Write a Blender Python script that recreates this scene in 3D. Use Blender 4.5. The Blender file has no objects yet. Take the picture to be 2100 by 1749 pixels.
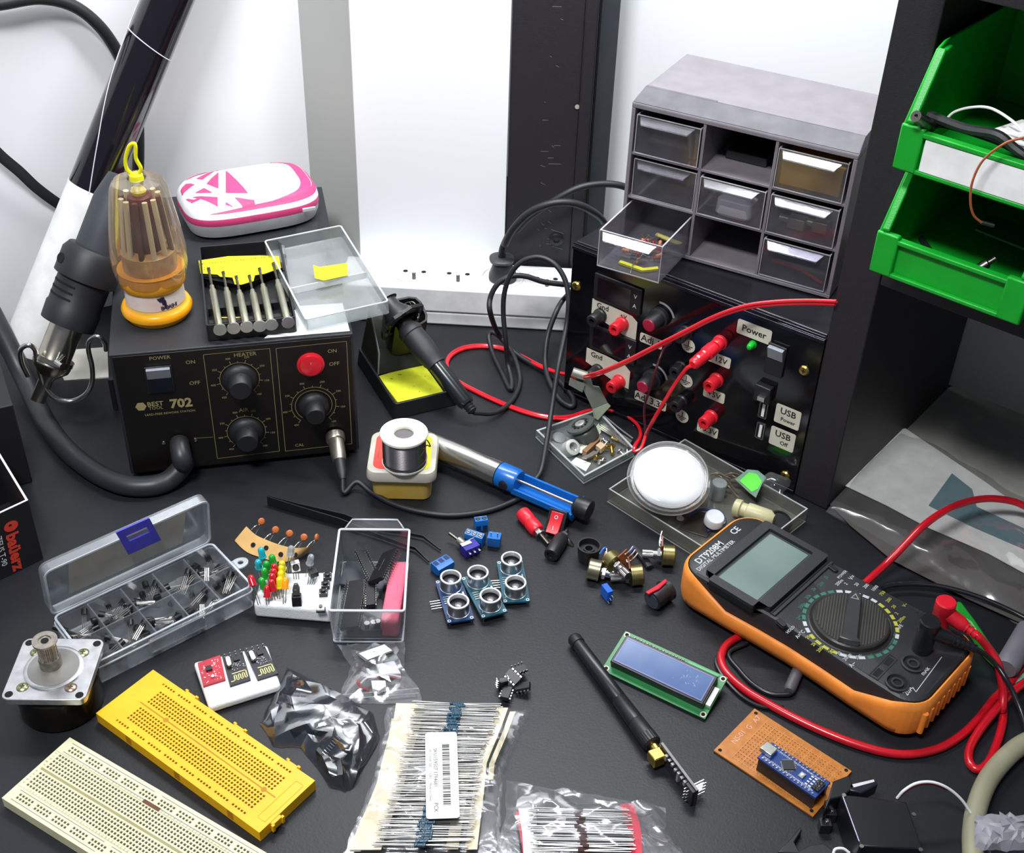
import bpy, math, random
from mathutils import Vector, Matrix, noise
random.seed(4)
R = math.radians
sc = bpy.context.scene
COL = sc.collection
S = 0.001                      # every builder below works in millimetres

# ------------------------------------------------------------------ camera
F, TH, RO, HC = 2594.735, 0.639, 0.037, 665.262
_fw = Vector((0, math.cos(TH), -math.sin(TH))); _r = Vector((1, 0, 0)); _u = _r.cross(_fw)
_r2 = _r * math.cos(RO) + _u * math.sin(RO); _u2 = -_r * math.sin(RO) + _u * math.cos(RO)
cd = bpy.data.cameras.new('camera'); cam = bpy.data.objects.new('camera', cd); COL.objects.link(cam)
cd.sensor_width = 36; cd.lens = F / 2100 * 36; cd.clip_start = 0.02; cd.clip_end = 30
cam.matrix_world = Matrix(((_r2.x, _u2.x, -_fw.x, 0), (_r2.y, _u2.y, -_fw.y, 0), (_r2.z, _u2.z, -_fw.z, HC * S), (0, 0, 0, 1)))
sc.camera = cam
sc.view_settings.view_transform = 'Standard'; sc.view_settings.look = 'None'
sc.view_settings.exposure = 0.0; sc.view_settings.gamma = 1.0
sc.cycles.use_denoising = True; sc.cycles.transparent_max_bounces = 20; sc.cycles.max_bounces = 8
sc.cycles.sample_clamp_indirect = 6

# ------------------------------------------------------------------ light
w = bpy.data.worlds.new('world'); sc.world = w; w.use_nodes = True
w.node_tree.nodes['Background'].inputs[0].default_value = (0.75, 0.82, 1.0, 1)
w.node_tree.nodes['Background'].inputs[1].default_value = 0.18

def area(name, loc, target, sx, sy, power, col=(1, 1, 1)):
    l = bpy.data.lights.new(name, 'AREA'); l.shape = 'RECTANGLE'; l.size = sx * S; l.size_y = sy * S
    l.energy = power; l.color = col
    o = bpy.data.objects.new(name, l); COL.objects.link(o); o.location = Vector(loc) * S
    d = (Vector(target) - Vector(loc)); o.rotation_euler = d.to_track_quat('-Z', 'Y').to_euler()
    return o
area('led_strip_lamp', (40, 960, 780), (60, 1100, 200), 620, 60, 7.8, (0.95, 0.98, 1.0))
area('ceiling_lamp', (-330, 40, 1450), (0, 750, 0), 420, 180, 22.0, (0.97, 0.98, 1.0))

# ------------------------------------------------------------------ picture measurements -> places on a real plane
def ray(px, py):
    return _fw + _r2 * ((px - 1050) / F) + _u2 * (-(py - 874.5) / F)
def at(px, py, z=0):
    d = ray(px, py); return Vector((0, 0, HC)) + d * ((z - HC) / d.z)
def aty(px, py, y):
    d = ray(px, py); return Vector((0, 0, HC)) + d * (y / d.y)
def onplane(px, py, o, yaw):
    """upright plane through o, running along yaw: returns (u, z)"""
    d = ray(px, py); n = Vector((math.sin(yaw), -math.cos(yaw), 0)); o = Vector((o[0], o[1], 0))
    t = n.dot(o - Vector((0, 0, HC))) / n.dot(d); p = Vector((0, 0, HC)) + d * t
    return ((p.x - o.x) * math.cos(yaw) + (p.y - o.y) * math.sin(yaw), p.z)
CR = {'A1':(0,0,4.164),'A2':(200,280,3.363),'A3':(0,500,3.18),'A4':(200,640,3.62),'A5':(700,460,3.498),'A6':(1150,460,3.18),'A7':(1220,100,3.24),'A8':(1660,0,2.498),'B1':(0,980,3.889),'B2':(0,1280,3.182),'B3':(460,1010,5.25),'B4':(380,1290,4.2),'B5':(720,840,3.644),'B6':(680,1320,2.917),'B7':(1080,720,3.239),'B8':(1340,1030,2.917),'C1':(1440,1400,3.182),'C2':(1640,780,3.363),'C3':(1140,1270,4.266),'C4':(0,900,4.163),'C5':(640,1040,4.375),'C6':(1040,1020,5.526),'C7':(1220,220,4.604),'C8':(960,1320,12.49),'D1':(560,0,2.733),'D2':(1660,560,3.975),'D3':(1240,900,4.773),'D4':(1090,740,6.728),'D5':(1800,1180,5.83),'D6':(0,280,3.977)}
def K(k, x, y):
    a, b, s = CR[k]; return (a + x / s, b + y / s)
def Q(k, x, y, z=0):
    return at(*K(k, x, y), z)
def QL(k, pts):                # list of (x, y, z)
    return [Q(k, *p) for p in pts]

# ------------------------------------------------------------------ materials
def lin(c):
    if isinstance(c, str):
        c = [int(c[i:i + 2], 16) / 255 for i in (0, 2, 4)]
    return tuple(x / 12.92 if x <= 0.04045 else ((x + 0.055) / 1.055) ** 2.4 for x in c)
MATS = {}
def mat(name, c=None, rough=0.5, metal=0.0, var=0.06, scale=60, bump=0.0, bscale=400, spec=0.5, emit=0, trans=0, sss=0, c2=None, coat=0, alpha=1):
    if name in MATS: return MATS[name]
    m = bpy.data.materials.new(name); m.use_nodes = True; nt = m.node_tree; b = nt.nodes['Principled BSDF']
    c = lin(c)
    tc = nt.nodes.new('ShaderNodeTexCoord'); nz = nt.nodes.new('ShaderNodeTexNoise')
    nz.inputs['Scale'].default_value = scale; nz.inputs['Detail'].default_value = 4
    nt.links.new(tc.outputs['Object'], nz.inputs['Vector'])
    rp = nt.nodes.new('ShaderNodeValToRGB'); e = rp.color_ramp.elements
    e[0].position = 0.3; e[1].position = 0.7
    lo = lin(c2) if c2 else tuple(x * (1 - var * 2) for x in c)
    e[0].color = (*lo, 1); e[1].color = (*[min(1, x * (1 + var)) for x in c], 1)
    nt.links.new(nz.outputs['Fac'], rp.inputs[0]); nt.links.new(rp.outputs[0], b.inputs['Base Color'])
    b.inputs['Roughness'].default_value = rough; b.inputs['Metallic'].default_value = metal
    b.inputs['Specular IOR Level'].default_value = spec
    if coat: b.inputs['Coat Weight'].default_value = coat; b.inputs['Coat Roughness'].default_value = 0.1
    if trans: b.inputs['Transmission Weight'].default_value = trans
    if alpha < 1: b.inputs['Alpha'].default_value = alpha
    if sss: b.inputs['Subsurface Weight'].default_value = sss; b.inputs['Subsurface Radius'].default_value = (0.003, 0.003, 0.003)
    if emit:
        b.inputs['Emission Color'].default_value = (*c, 1); b.inputs['Emission Strength'].default_value = emit
    if bump:
        n2 = nt.nodes.new('ShaderNodeTexNoise'); n2.inputs['Scale'].default_value = bscale
        nt.links.new(tc.outputs['Object'], n2.inputs['Vector'])
        bp = nt.nodes.new('ShaderNodeBump'); bp.inputs['Strength'].default_value = bump; bp.inputs['Distance'].default_value = 0.0004
        nt.links.new(n2.outputs['Fac'], bp.inputs['Height']); nt.links.new(bp.outputs[0], b.inputs['Normal'])
    MATS[name] = m; return m
def clear(name, tint='ffffff', haze=0.03, hazec='ffffff', rough=0.08, gloss=0.25, bump=0.0, bscale=60, edge=0.5):
    """thin clear plastic: see-through, a little milky, glossy, more so at grazing angles"""
    if name in MATS: return MATS[name]
    m = bpy.data.materials.new(name); m.use_nodes = True; nt = m.node_tree; nt.nodes.clear()
    N = nt.nodes.new; L = nt.links.new
    out = N('ShaderNodeOutputMaterial'); tr = N('ShaderNodeBsdfTransparent'); tr.inputs[0].default_value = (*lin(tint), 1)
    df = N('ShaderNodeBsdfDiffuse'); df.inputs[0].default_value = (*lin(hazec), 1)
    gl = N('ShaderNodeBsdfGlossy'); gl.inputs['Roughness'].default_value = rough
    lw = N('ShaderNodeLayerWeight'); lw.inputs[0].default_value = 0.35
    tc = N('ShaderNodeTexCoord'); nz = N('ShaderNodeTexNoise'); nz.inputs['Scale'].default_value = 40
    L(tc.outputs['Object'], nz.inputs['Vector'])
    mh = N('ShaderNodeMath'); mh.operation = 'MULTIPLY'; mh.inputs[1].default_value = haze * 2; L(nz.outputs['Fac'], mh.inputs[0])
    mf = N('ShaderNodeMath'); mf.operation = 'MULTIPLY_ADD'; mf.inputs[1].default_value = edge*0.5; mf.use_clamp = True
    L(lw.outputs['Facing'], mf.inputs[0]); L(mh.outputs[0], mf.inputs[2])
    m1 = N('ShaderNodeMixShader'); L(mf.outputs[0], m1.inputs[0]); L(tr.outputs[0], m1.inputs[1]); L(df.outputs[0], m1.inputs[2])
    fm = N('ShaderNodeMath'); fm.operation = 'MULTIPLY_ADD'; fm.inputs[1].default_value = gloss; fm.inputs[2].default_value = 0.05; fm.use_clamp = True
    L(lw.outputs['Fresnel'], fm.inputs[0])
    m2 = N('ShaderNodeMixShader'); L(fm.outputs[0], m2.inputs[0]); L(m1.outputs[0], m2.inputs[1]); L(gl.outputs[0], m2.inputs[2])
    if bump:
        n2 = N('ShaderNodeTexNoise'); n2.inputs['Scale'].default_value = bscale; n2.inputs['Detail'].default_value = 3
        n2.inputs['Distortion'].default_value = 1.5
        L(tc.outputs['Object'], n2.inputs['Vector']); bp = N('ShaderNodeBump'); bp.inputs['Strength'].default_value = bump
        bp.inputs['Distance'].default_value = 0.002; L(n2.outputs['Fac'], bp.inputs['Height'])
        for s_ in (gl, df): L(bp.outputs[0], s_.inputs['Normal'])
        L(bp.outputs[0], lw.inputs['Normal'])
    L(m2.outputs[0], out.inputs[0]); MATS[name] = m; return m

BLK = mat('black_plastic', '1c1c1f', 0.42)
BLKM = mat('matt_black_plastic', '222225', 0.6, bump=0.3)
RUB = mat('black_rubber', '1e1f22', 0.5)
STEEL = mat('bright_steel', 'd2d0cc', 0.25, 1)
TIN = mat('tinned_leads', 'c4c0bc', 0.3, 1)
DSTEEL = mat('dark_steel', '6d6a66', 0.35, 1)
BRASS = mat('brass', 'c9b060', 0.28, 1)
GOLD = mat('gold_plating', 'ecc860', 0.25, 1)
WHT = mat('white_plastic', 'f0f0ee', 0.4)
PAPER = mat('white_paper', 'f2f2f0', 0.8, bump=0.2, bscale=60)
RED = mat('red_plastic', 'e02030', 0.35, sss=0.1)
REDW = mat('red_wire', 'd01826', 0.3)
INKW = mat('white_print', 'dcdcdc', 0.6, var=0)
INKG = mat('gold_print', 'a39768', 0.6, var=0)
INKD = mat('black_print', '202020', 0.6, var=0)
HOLE = mat('dark_hole', '0a0a0a', 0.9, var=0)
FOAM = mat('white_foam', 'eceff0', 0.8, bump=0.7, bscale=900)
YEL = mat('yellow_sticker', 'f2ee10', 0.5)
CLR = clear('clear_plastic')
BLUEP = mat('blue_terminal_plastic', '1668b8', 0.35)

# ------------------------------------------------------------------ mesh builder
class M:
    def __init__(s, T=None):
        s.v = []; s.f = []; s.mi = []; s.T = T or Matrix.Identity(4); s.m = 0
    def add(s, vs, fs):
        b = len(s.v); s.v += [s.T @ Vector(v) for v in vs]
        s.f += [[b + i for i in f] for f in fs]; s.mi += [s.m] * len(fs); return s
    def box(s, x0, x1, y0, y1, z0, z1):
        return s.add([(x0,y0,z0),(x1,y0,z0),(x1,y1,z0),(x0,y1,z0),(x0,y0,z1),(x1,y0,z1),(x1,y1,z1),(x0,y1,z1)],
                     [(0,3,2,1),(4,5,6,7),(0,1,5,4),(1,2,6,5),(2,3,7,6),(3,0,4,7)])
    def cbox(s, cx, cy, cz, sx, sy, sz):
        return s.box(cx - sx/2, cx + sx/2, cy - sy/2, cy + sy/2, cz - sz/2, cz + sz/2)
    def prism(s, poly, z0, z1):
        n = len(poly)
        a = sum(poly[i][0]*poly[(i+1)%n][1]-poly[(i+1)%n][0]*poly[i][1] for i in range(n))
        if a < 0: poly = poly[::-1]
        vs = [(p[0], p[1], z0) for p in poly] + [(p[0], p[1], z1) for p in poly]
        return s.add(vs, [tuple(range(n))[::-1], tuple(range(n, 2*n))] + [(i, (i+1) % n, n+(i+1) % n, n+i) for i in range(n)])
    def loft(s, rings, close=True, cap0=True, cap1=True):
        n = len(rings[0]); vs = [p for r in rings for p in r]; fs = []
        for k in range(len(rings)-1):
            for i in range(n if close else n-1):
                j = (i+1) % n; fs.append((k*n+i, k*n+j, (k+1)*n+j, (k+1)*n+i))
        if cap0: fs.append(tuple(range(n))[::-1])
        if cap1: fs.append(tuple(range((len(rings)-1)*n, len(rings)*n)))
        return s.add(vs, fs)
    def lathe(s, prof, n=28, c=(0,0,0), ax=None, cap=True):
        """prof = [(radius, height)], turned about ax (default +z) from c"""
        A = Vector(ax or (0,0,1)).normalized(); q = Vector((0,0,1)).rotation_difference(A); c = Vector(c)
        rings = [[c + q @ Vector((r*math.cos(2*math.pi*i/n), r*math.sin(2*math.pi*i/n), h)) for i in range(n)] for r, h in prof]
        return s.loft(rings, True, cap, cap)
    def cyl(s, p0, p1, r, r1=None, n=20, cap=True):
        p0 = Vector(p0); p1 = Vector(p1); d = p1 - p0
        return s.lathe([(r, 0), (r if r1 is None else r1, d.length)], n, p0, d, cap)
    def tube(s, pts, r, n=8, smooth=True, rr=None, flat=None, closed=False):
        P = [Vector(p) for p in pts]
        if smooth and len(P) > 2: P = spline(P, closed)
        m = len(P); rings = []; up = None
        for i in range(m):
            t = (P[min(i+1, m-1)] - P[max(i-1, 0)])
            if closed: t = P[(i+1) % m] - P[i-1]
            t = t.normalized() if t.length > 1e-9 else Vector((1,0,0))
            if up is None:
                up = t.orthogonal().normalized() if flat is None else Vector((0,0,1))
            up = (up - t*up.dot(t)); up = up.normalized() if up.length > 1e-6 else t.orthogonal().normalized()
            sd = t.cross(up); ra = r if rr is None else r*(rr[0] + (rr[1]-rr[0])*i/(m-1))
            fa = 1 if flat is None else flat
            rings.append([P[i] + sd*(ra*math.cos(2*math.pi*k/n)) + up*(ra*fa*math.sin(2*math.pi*k/n)) for k in range(n)])
        if closed: rings.append(rings[0])
        return s.loft(rings, True, not closed, not closed)
    def ball(s, c, r, n=16, sz=1, z0=-1):
        prof = []
        for i in range(n//2+1):
            a = -math.pi/2 + math.pi*i/(n//2); z = math.sin(a)
            if z >= z0 - 1e-6: prof.append((max(r*math.cos(a), 0.001), r*z*sz))
        return s.lathe(prof, n, c)
    def shell(s, poly, z0, z1, t, tb=None, poly_top=None):
        """open tray: outer wall, inner wall, floor"""
        tb = tb or t; pt = poly_top or poly; n = len(poly)
        inn = inset(poly, t); inn_t = inset(pt, t)
        V = [(p[0],p[1],z0) for p in poly] + [(p[0],p[1],z1) for p in pt] + [(p[0],p[1],z1) for p in inn_t] + [(p[0],p[1],z0+tb) for p in inn]
        fs = [tuple(range(n))[::-1], tuple(range(3*n, 4*n))]
        for i in range(n):
            j = (i+1) % n
            for k in range(3): fs.append((k*n+i, k*n+j, (k+1)*n+j, (k+1)*n+i))
        return s.add(V, fs)
    def ring(s, po, pi, z0, z1):
        n = len(po)
        V = [(p[0],p[1],z0) for p in po]+[(p[0],p[1],z1) for p in po]+[(p[0],p[1],z1) for p in pi]+[(p[0],p[1],z0) for p in pi]
        fs = []
        for i in range(n):
            j = (i+1) % n
            for k in range(4): fs.append((k*n+i, k*n+j, ((k+1)%4)*n+j, ((k+1)%4)*n+i))
        return s.add(V, fs)
    def text(s, txt, size, org, xd=(1,0,0), yd=(0,1,0), al='CENTER', off=0.15, bold=0):
        vs, fs = textmesh(txt, al, bold); org = Vector(org); xd = Vector(xd).normalized()*size; yd = Vector(yd).normalized()*size
        n = xd.cross(yd).normalized()*off
        return s.add([org + xd*v[0] + yd*v[1] + n for v in vs], fs)
_tc = {}
def textmesh(txt, al, bold):
    k = (txt, al, bold)
    if k not in _tc:
        c = bpy.data.curves.new('t', 'FONT'); c.body = txt; c.align_x = al; c.align_y = 'CENTER'; c.size = 1.35; c.resolution_u = 2; c.offset = bold
        o = bpy.data.objects.new('t', c); COL.objects.link(o)
        me = bpy.data.meshes.new_from_object(o.evaluated_get(bpy.context.evaluated_depsgraph_get()))
        _tc[k] = ([v.co.copy() for v in me.vertices], [tuple(p.vertices) for p in me.polygons])
        bpy.data.objects.remove(o); bpy.data.curves.remove(c); bpy.data.meshes.remove(me)
    return _tc[k]
def spline(P, closed=False, k=6):
    out = []; n = len(P); rng = range(n if closed else n-1)
    for i in rng:
        p0 = P[i-1] if (closed or i > 0) else P[i]*2-P[i+1]; p1 = P[i]; p2 = P[(i+1) % n]
        p3 = P[(i+2) % n] if (closed or i+2 < n) else P[i+1]*2-P[i]
        for j in range(k):
            t = j/k
            out.append(0.5*((2*p1)+(p2-p0)*t+(2*p0-5*p1+4*p2-p3)*t*t+(3*p1-p0-3*p2+p3)*t**3))
    if not closed: out.append(P[-1])
    return out
def inset(poly, t):
    n = len(poly); a = sum(poly[i][0]*poly[(i+1)%n][1]-poly[(i+1)%n][0]*poly[i][1] for i in range(n)); sg = 1 if a > 0 else -1
    out = []
    for i in range(n):
        p = Vector(poly[i][:2]); a_ = (p-Vector(poly[i-1][:2])); b_ = (Vector(poly[(i+1) % n][:2])-p)
        a_ = a_.normalized(); b_ = b_.normalized(); na = Vector((-a_.y, a_.x))*sg; nb = Vector((-b_.y, b_.x))*sg
        m = (na+nb); d = m.length_squared
        q = p + m*(2*t/max(d, 0.5)) ; out.append((q.x, q.y))
    return out
def rrect(w, d, r, n=5, cx=0, cy=0):
    out = []
    for sx, sy, a0 in ((1,1,0),(-1,1,90),(-1,-1,180),(1,-1,270)):
        for i in range(n+1):
            a = R(a0 + 90*i/n); out.append((cx + sx*(w/2-r) + r*math.cos(a), cy + sy*(d/2-r) + r*math.sin(a)))
    return out
def circ(r, n=24, cx=0, cy=0):
    return [(cx+r*math.cos(2*math.pi*i/n), cy+r*math.sin(2*math.pi*i/n)) for i in range(n)]
def TR(loc=(0,0,0), rz=0, rx=0, ry=0):
    return Matrix.Translation(Vector(loc)) @ Matrix.Rotation(rz, 4, 'Z') @ Matrix.Rotation(ry, 4, 'Y') @ Matrix.Rotation(rx, 4, 'X')
def frame(o, x, y):
    """matrix with origin o, x axis x, y as near as possible to y"""
    x = Vector(x).normalized(); z = x.cross(Vector(y)).normalized(); y = z.cross(x)
    return Matrix(((x.x,y.x,z.x,o[0]),(x.y,y.y,z.y,o[1]),(x.z,y.z,z.z,o[2]),(0,0,0,1)))

WM = {}                        # world matrix (mm) of every thing and part
def tag(o, label=None, cat=None, group=None, kind=None):
    if label: o['label'] = label
    if cat: o['category'] = cat
    if group: o['group'] = group
    if kind: o['kind'] = kind
    return o
def thing(name, label, cat, loc=(0,0,0), rz=0, group=None, rot=None):
    o = bpy.data.objects.new(name, None); COL.objects.link(o); o.empty_display_size = 0.01
    o.location = Vector(loc)*S; o.rotation_euler = rot or (0, 0, rz)
    WM[o.name] = Matrix.Translation(Vector(loc)) @ o.rotation_euler.to_matrix().to_4x4()
    return tag(o, label, cat, group)
def ob(name, m, mats, parent=None, world=False, bev=0, sharp=38, label=None, seg=2, sub=0):
    """link one mesh object. world=True: m is in world mm, else in the parent's own frame"""
    me = bpy.data.meshes.new(name); V = m.v
    if not isinstance(mats, (list, tuple)): mats = [mats]
    W = Matrix.Identity(4); o = bpy.data.objects.new(name, me)
    if parent is not None:
        P = WM[parent.name]
        if world: V = [P.inverted() @ v for v in V]
        WM[o.name] = P; o.parent = parent
    else:
        xs = [v.x for v in V]; ys = [v.y for v in V]; zs = [v.z for v in V]
        c = Vector(((min(xs)+max(xs))/2, (min(ys)+max(ys))/2, min(zs)))
        V = [v - c for v in V]; o.location = c*S; WM[o.name] = Matrix.Translation(c)
    me.from_pydata([v*S for v in V], [], m.f)
    for mt in mats: me.materials.append(mt)
    me.polygons.foreach_set('material_index', m.mi)
    me.polygons.foreach_set('use_smooth', [True]*len(m.f)); me.update(); me.set_sharp_from_angle(angle=R(sharp))
    COL.objects.link(o)
    if bev:
        b = o.modifiers.new('edge', 'BEVEL'); b.width = bev*S; b.segments = seg; b.limit_method = 'ANGLE'; b.angle_limit = R(40); b.harden_normals = False
    if sub:
        b = o.modifiers.new('sub', 'SUBSURF'); b.levels = sub; b.render_levels = sub
    if label: o['label'] = label
    return o
def copy_tree(o, parent=None):
    c = o.copy(); COL.objects.link(c)
    if parent is not None: c.parent = parent
    WM[c.name] = WM[o.name]
    for ch in list(o.children): copy_tree(ch, c)
    return c
def place(o, loc, rz=0, rot=None, label=None):
    o.location = Vector(loc)*S; o.rotation_euler = rot or (0, 0, rz)
    if label: o['label'] = label
    return o
def struct(name, m, mt, parent=None, **k):
    o = ob(name, m, mt, parent, **k)
    if parent is None: o['kind'] = 'structure'
    return o
# ================================================================== the setting
WALL = mat('white_board', 'f2f3f5', 0.55, var=0.02, scale=3)
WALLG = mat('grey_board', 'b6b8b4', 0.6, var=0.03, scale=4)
TABLE = mat('worktop_laminate', '1e2024', 0.42, var=0.12, scale=9, bump=0.25, bscale=700, c2='17181b', spec=0.35)
SHB = mat('black_shelf_laminate', '221f24', 0.55, var=0.08, scale=200, bump=0.4, bscale=900)

m = M().box(-800, 800, 150, 1400, -28, 0)
tag(ob('worktop', m, TABLE, bev=1.5), 'large dark grey laminate worktop covered in electronics parts', 'worktop')
struct('wall_left', M().add([(-1650, 410.5, 0.3), (-213, 1172, 0.3), (-213, 1172, 900), (-1650, 410.5, 900), (-1650, 425.5, 0.3), (-213, 1187, 0.3), (-213, 1187, 900), (-1650, 425.5, 900)],
       [(0,1,2,3),(5,4,7,6),(3,2,6,7),(1,5,6,2),(4,0,3,7)]), WALL)
struct('wall_back', M().box(60, 900, 1188, 1203, 0.3, 900), WALL)
m = M().prism([(-157.5, 1114), (-213, 1172), (-213, 1187), (-140, 1187), (-140, 1130)], 1, 900)
struct('trim_1', m, WALLG)  # return turned away from the light, its shade put into the grey
m = M().box(-157.5, -14, 1112, 1128, 1, 900)
tag(ob('backboard', m, WALL, bev=0.6), 'tall white board standing behind the power strip, left of the black upright', 'panel')
def onwall(px, py, off=7):
    n = Vector((0.53, -1, 0)).normalized(); o = Vector((-213, 1172, 0))+n*off; d = ray(px, py); c = Vector((0, 0, HC))
    return c+d*(n.dot(o-c)/n.dot(d))
# black upright board with a raised rib and a flange
t = thing('upright_board', 'tall black scratched upright with a rib and a hole, between two white boards', 'upright', (-13, 1114, 0))
m = M(); m.box(0, 64, 0, 18, 0.5, 900)
ob('board', m, SHB, t, bev=0.5)
m = M(); m.box(64, 76, -3, 24, 0.5, 900); m.box(76, 80, 12, 60, 0.5, 900)
ob('rib', m, SHB, t, bev=1.5)
m = M(); m.prism([(80, 20), (97, 34), (97, 60), (80, 60)], 0.5, 900)
ob('flange', m, mat('lit_grey_laminate', '3b3f44', 0.55), t)  # lighter grey than the board: light on this side put into the colour
x_, z_ = 0, 0
for k, (cx, cy) in (('D1', (1705, 592)), ('D1', (1923, 810))):
    pass
p = aty(*K('D1', 1705, 592), 1114)
m = M(); m.cyl((p.x+13, 0.4, p.z), (p.x+13, -0.4, p.z), 3.6, n=20)
m.m = 1; m.cyl((p.x+13, -0.2, p.z-1), (p.x+13, -0.6, p.z-1), 2.2, n=16)
ob('shelf_pin_hole', m, [HOLE, mat('chipboard', 'a8a49c', 0.9)], t)
p = aty(*K('D1', 1588, 1342), 1114)
m = M(); m.lathe([(7, 0), (7, 1.5), (5.5, 2.5), (3, 2.5), (2.6, 1.2)], 20, (p.x+13, 0, p.z), (0, -1, 0)); ob('bolt', m, BLK, t)
m = M()
random.seed(9)
for i in range(26):
    sx = 30+random.random()*18; sz = 60+random.random()*240; ln = 1+random.random()*7 if i > 3 else 12
    a = random.random()*1.2-0.2; m.add([(sx, -0.12, sz), (sx+ln*math.cos(a), -0.12, sz-ln*math.sin(a)*0.6), (sx+ln*math.cos(a), -0.12, sz-ln*math.sin(a)*0.6+0.3), (sx, -0.12, sz+0.3)], [(0,1,2,3)])
ob('scratch_marks', m, mat('scratch_grey', '8c8e90', 0.8), t)

# shelf unit on the right: frame u along the front, v into the depth
YS = -0.675; SO = Vector((234, 817, 0)); SU = Vector((math.cos(YS), math.sin(YS), 0)); SV = Vector((-math.sin(YS), math.cos(YS), 0))
def SH(u, v, z): return SO + SU*u + SV*v + Vector((0, 0, z))
t = thing('shelf_unit', 'black shelf unit at the right edge, holding green bins', 'shelf', SO, YS)
m = M(); m.box(2.6, 33, 0, 232, 0.5, 1150); ob('side_panel', m, SHB, t, bev=0.8)
zb = onplane(1986, 653, SH(0, 0, 0), YS)[1]
m = M(); m.box(33.5, 420, 0, 232, zb, 243); ob('shelf_board', m, SHB, t, bev=0.8)
m = M(); m.box(33.5, 420, -42, 232, 434, 464); ob('shade_board', m, SHB, t, bev=0.8)  # board above the view, added and set low to shade the bins
m = M(); m.box(33.5, 420, 232.5, 238, 243, 1150); ob('back_panel', m, SHB, t)
m = M(TR(SO, YS)); m.box(-40, 1100, 240, 252, 1, 620)
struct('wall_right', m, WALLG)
# two power strips: one at the back
# ================================================================== soldering station
ST = (-311, 803, 0); SY = 0.235
t = thing('soldering_station', 'black two-in-one soldering station with three dials and a red rocker switch', 'soldering station', ST, SY)
CASE = mat('black_powder_coat', '26282c', 0.5, bump=0.4, bscale=1500)
def fp(x, y, k='A4'): return onplane(*K(k, x, y), ST, SY)
m = M(); m.box(0, 187.5, 0.8, 266, 5, 121.7)
ob('case', m, CASE, t, bev=1)
m = M(); m.box(2.5, 185, -0.2, 1, 7, 119.8)
ob('front_panel', m, mat('front_panel_black', '15110f', 0.38, var=0.1), t, bev=0.3)
for x, y in ((15, 14), (172, 14), (15, 250), (172, 250)):
    m = M(); m.cyl((x, y, 0.1), (x, y, 5), 7); ob('foot', m, RUB, t)
PY = -0.3
def dial(u, z, r0, L=17):
    m = M(); m.lathe([(r0, 0), (r0, 2.2), (r0-1.2, 4.5), (r0*0.68, 6), (r0*0.62, L-1), (r0*0.56, L)], 32, (u, PY, z), (0, -1, 0))
    k = ob('dial', m, RUB, t)
    m = M(); m.cyl((u+1.5, PY-8, z+r0*0.55), (u+1.5, PY-8, z+r0*0.66), 0.9, n=10); ob('grub_screw', m, HOLE, k)
def arc(m, u, z, r, a0, a1, wd=0.35, n=48):
    P = [(u+r*math.cos(R(a0+(a1-a0)*i/n)), PY, z+r*math.sin(R(a0+(a1-a0)*i/n))) for i in range(n+1)]
    Pi = [(u+(r+wd)*math.cos(R(a0+(a1-a0)*i/n)), PY, z+(r+wd)*math.sin(R(a0+(a1-a0)*i/n))) for i in range(n+1)]
    m.add(P+Pi, [(i, i+1, n+2+i, n+1+i) for i in range(n)])
def rline(m, p, q, wd=0.35, y=None):
    y = PY if y is None else y
    a = Vector((p[0], y, p[1])); b = Vector((q[0], y, q[1])); d = (b-a).normalized(); s_ = Vector((-d.z, 0, d.x))*wd/2
    m.add([a-s_, b-s_, b+s_, a+s_], [(0,1,2,3)])
pr = M()
uh = fp(1055, 495); ua = fp(1105, 885); uc = fp(1605, 690)
for (u, z), r0, rr in ((uh, 14, 15.3), (ua, 14, 15.3), (uc, 12.5, 14.8)):
    dial(u, z, r0)
    arc(pr, u, z, rr, -50, 230)
    if rr < 15: arc(pr, u, z, rr+3, -50, 230)
    for i in range(15):
        a = R(-50+280*i/14); q = rr+(0 if rr > 15 else 3)
        rline(pr, (u+q*math.cos(a), z+q*math.sin(a)), (u+(q+(3.2 if i % 2 == 0 else 1.8))*math.cos(a), z+(q+(3.2 if i % 2 == 0 else 1.8))*math.sin(a)), 0.4)
        if i % 2 == 0:
            n_ = '%d' % (100+25*i if rr < 16 else i); q2 = q+6
            pr.text(n_, 2.0, (u+q2*math.cos(a), PY, z+q2*math.sin(a)), (1,0,0), (0,0,1))
def panelbox(a, b, c, d):
    P = [fp(*p) for p in (a, b, c, d)]
    for i in range(4): rline(pr, P[i], P[(i+1) % 4])
panelbox((785, 315), (1278, 268), (1350, 1030), (890, 1085))
panelbox((1325, 268), (1848, 215), (1888, 975), (1395, 1030))
TX = dict(xd=(1,0,0), yd=(0,0,1))
for s_, z_, x, y in (('POWER', 3.4, 462, 338), ('ON', 3.5, 690, 370), ('OFF', 3.6, 722, 524), ('HEATER', 3.6, 1095, 312), ('AIR', 3.8, 1085, 725), ('ON', 3.5, 1742, 287), ('OFF', 3.6, 1757, 382), ('CAL', 3, 1500, 985)):
    u, z = fp(x, y); pr.text(s_, z_, (u, PY, z), **TX)
u, z = fp(620, 675); pr.text('702', 8.6, (u, PY, z), bold=0.05, **TX)
u, z = fp(430, 690); pr.text('BEST', 4.4, (u, PY, z+1.3), bold=0.02, **TX); pr.text('TOOL', 3, (u, PY, z-2.6), **TX)
u, z = fp(540, 745); pr.text('LEAD-FREE REWORK STATION', 2.1, (u, PY, z), **TX)
u, z = fp(322, 700); m_ = rrect(8, 8, 2); pr.add([(u+a, PY, z+b) for a, b in circ(4.3, 6)], [tuple(range(6))])
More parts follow.
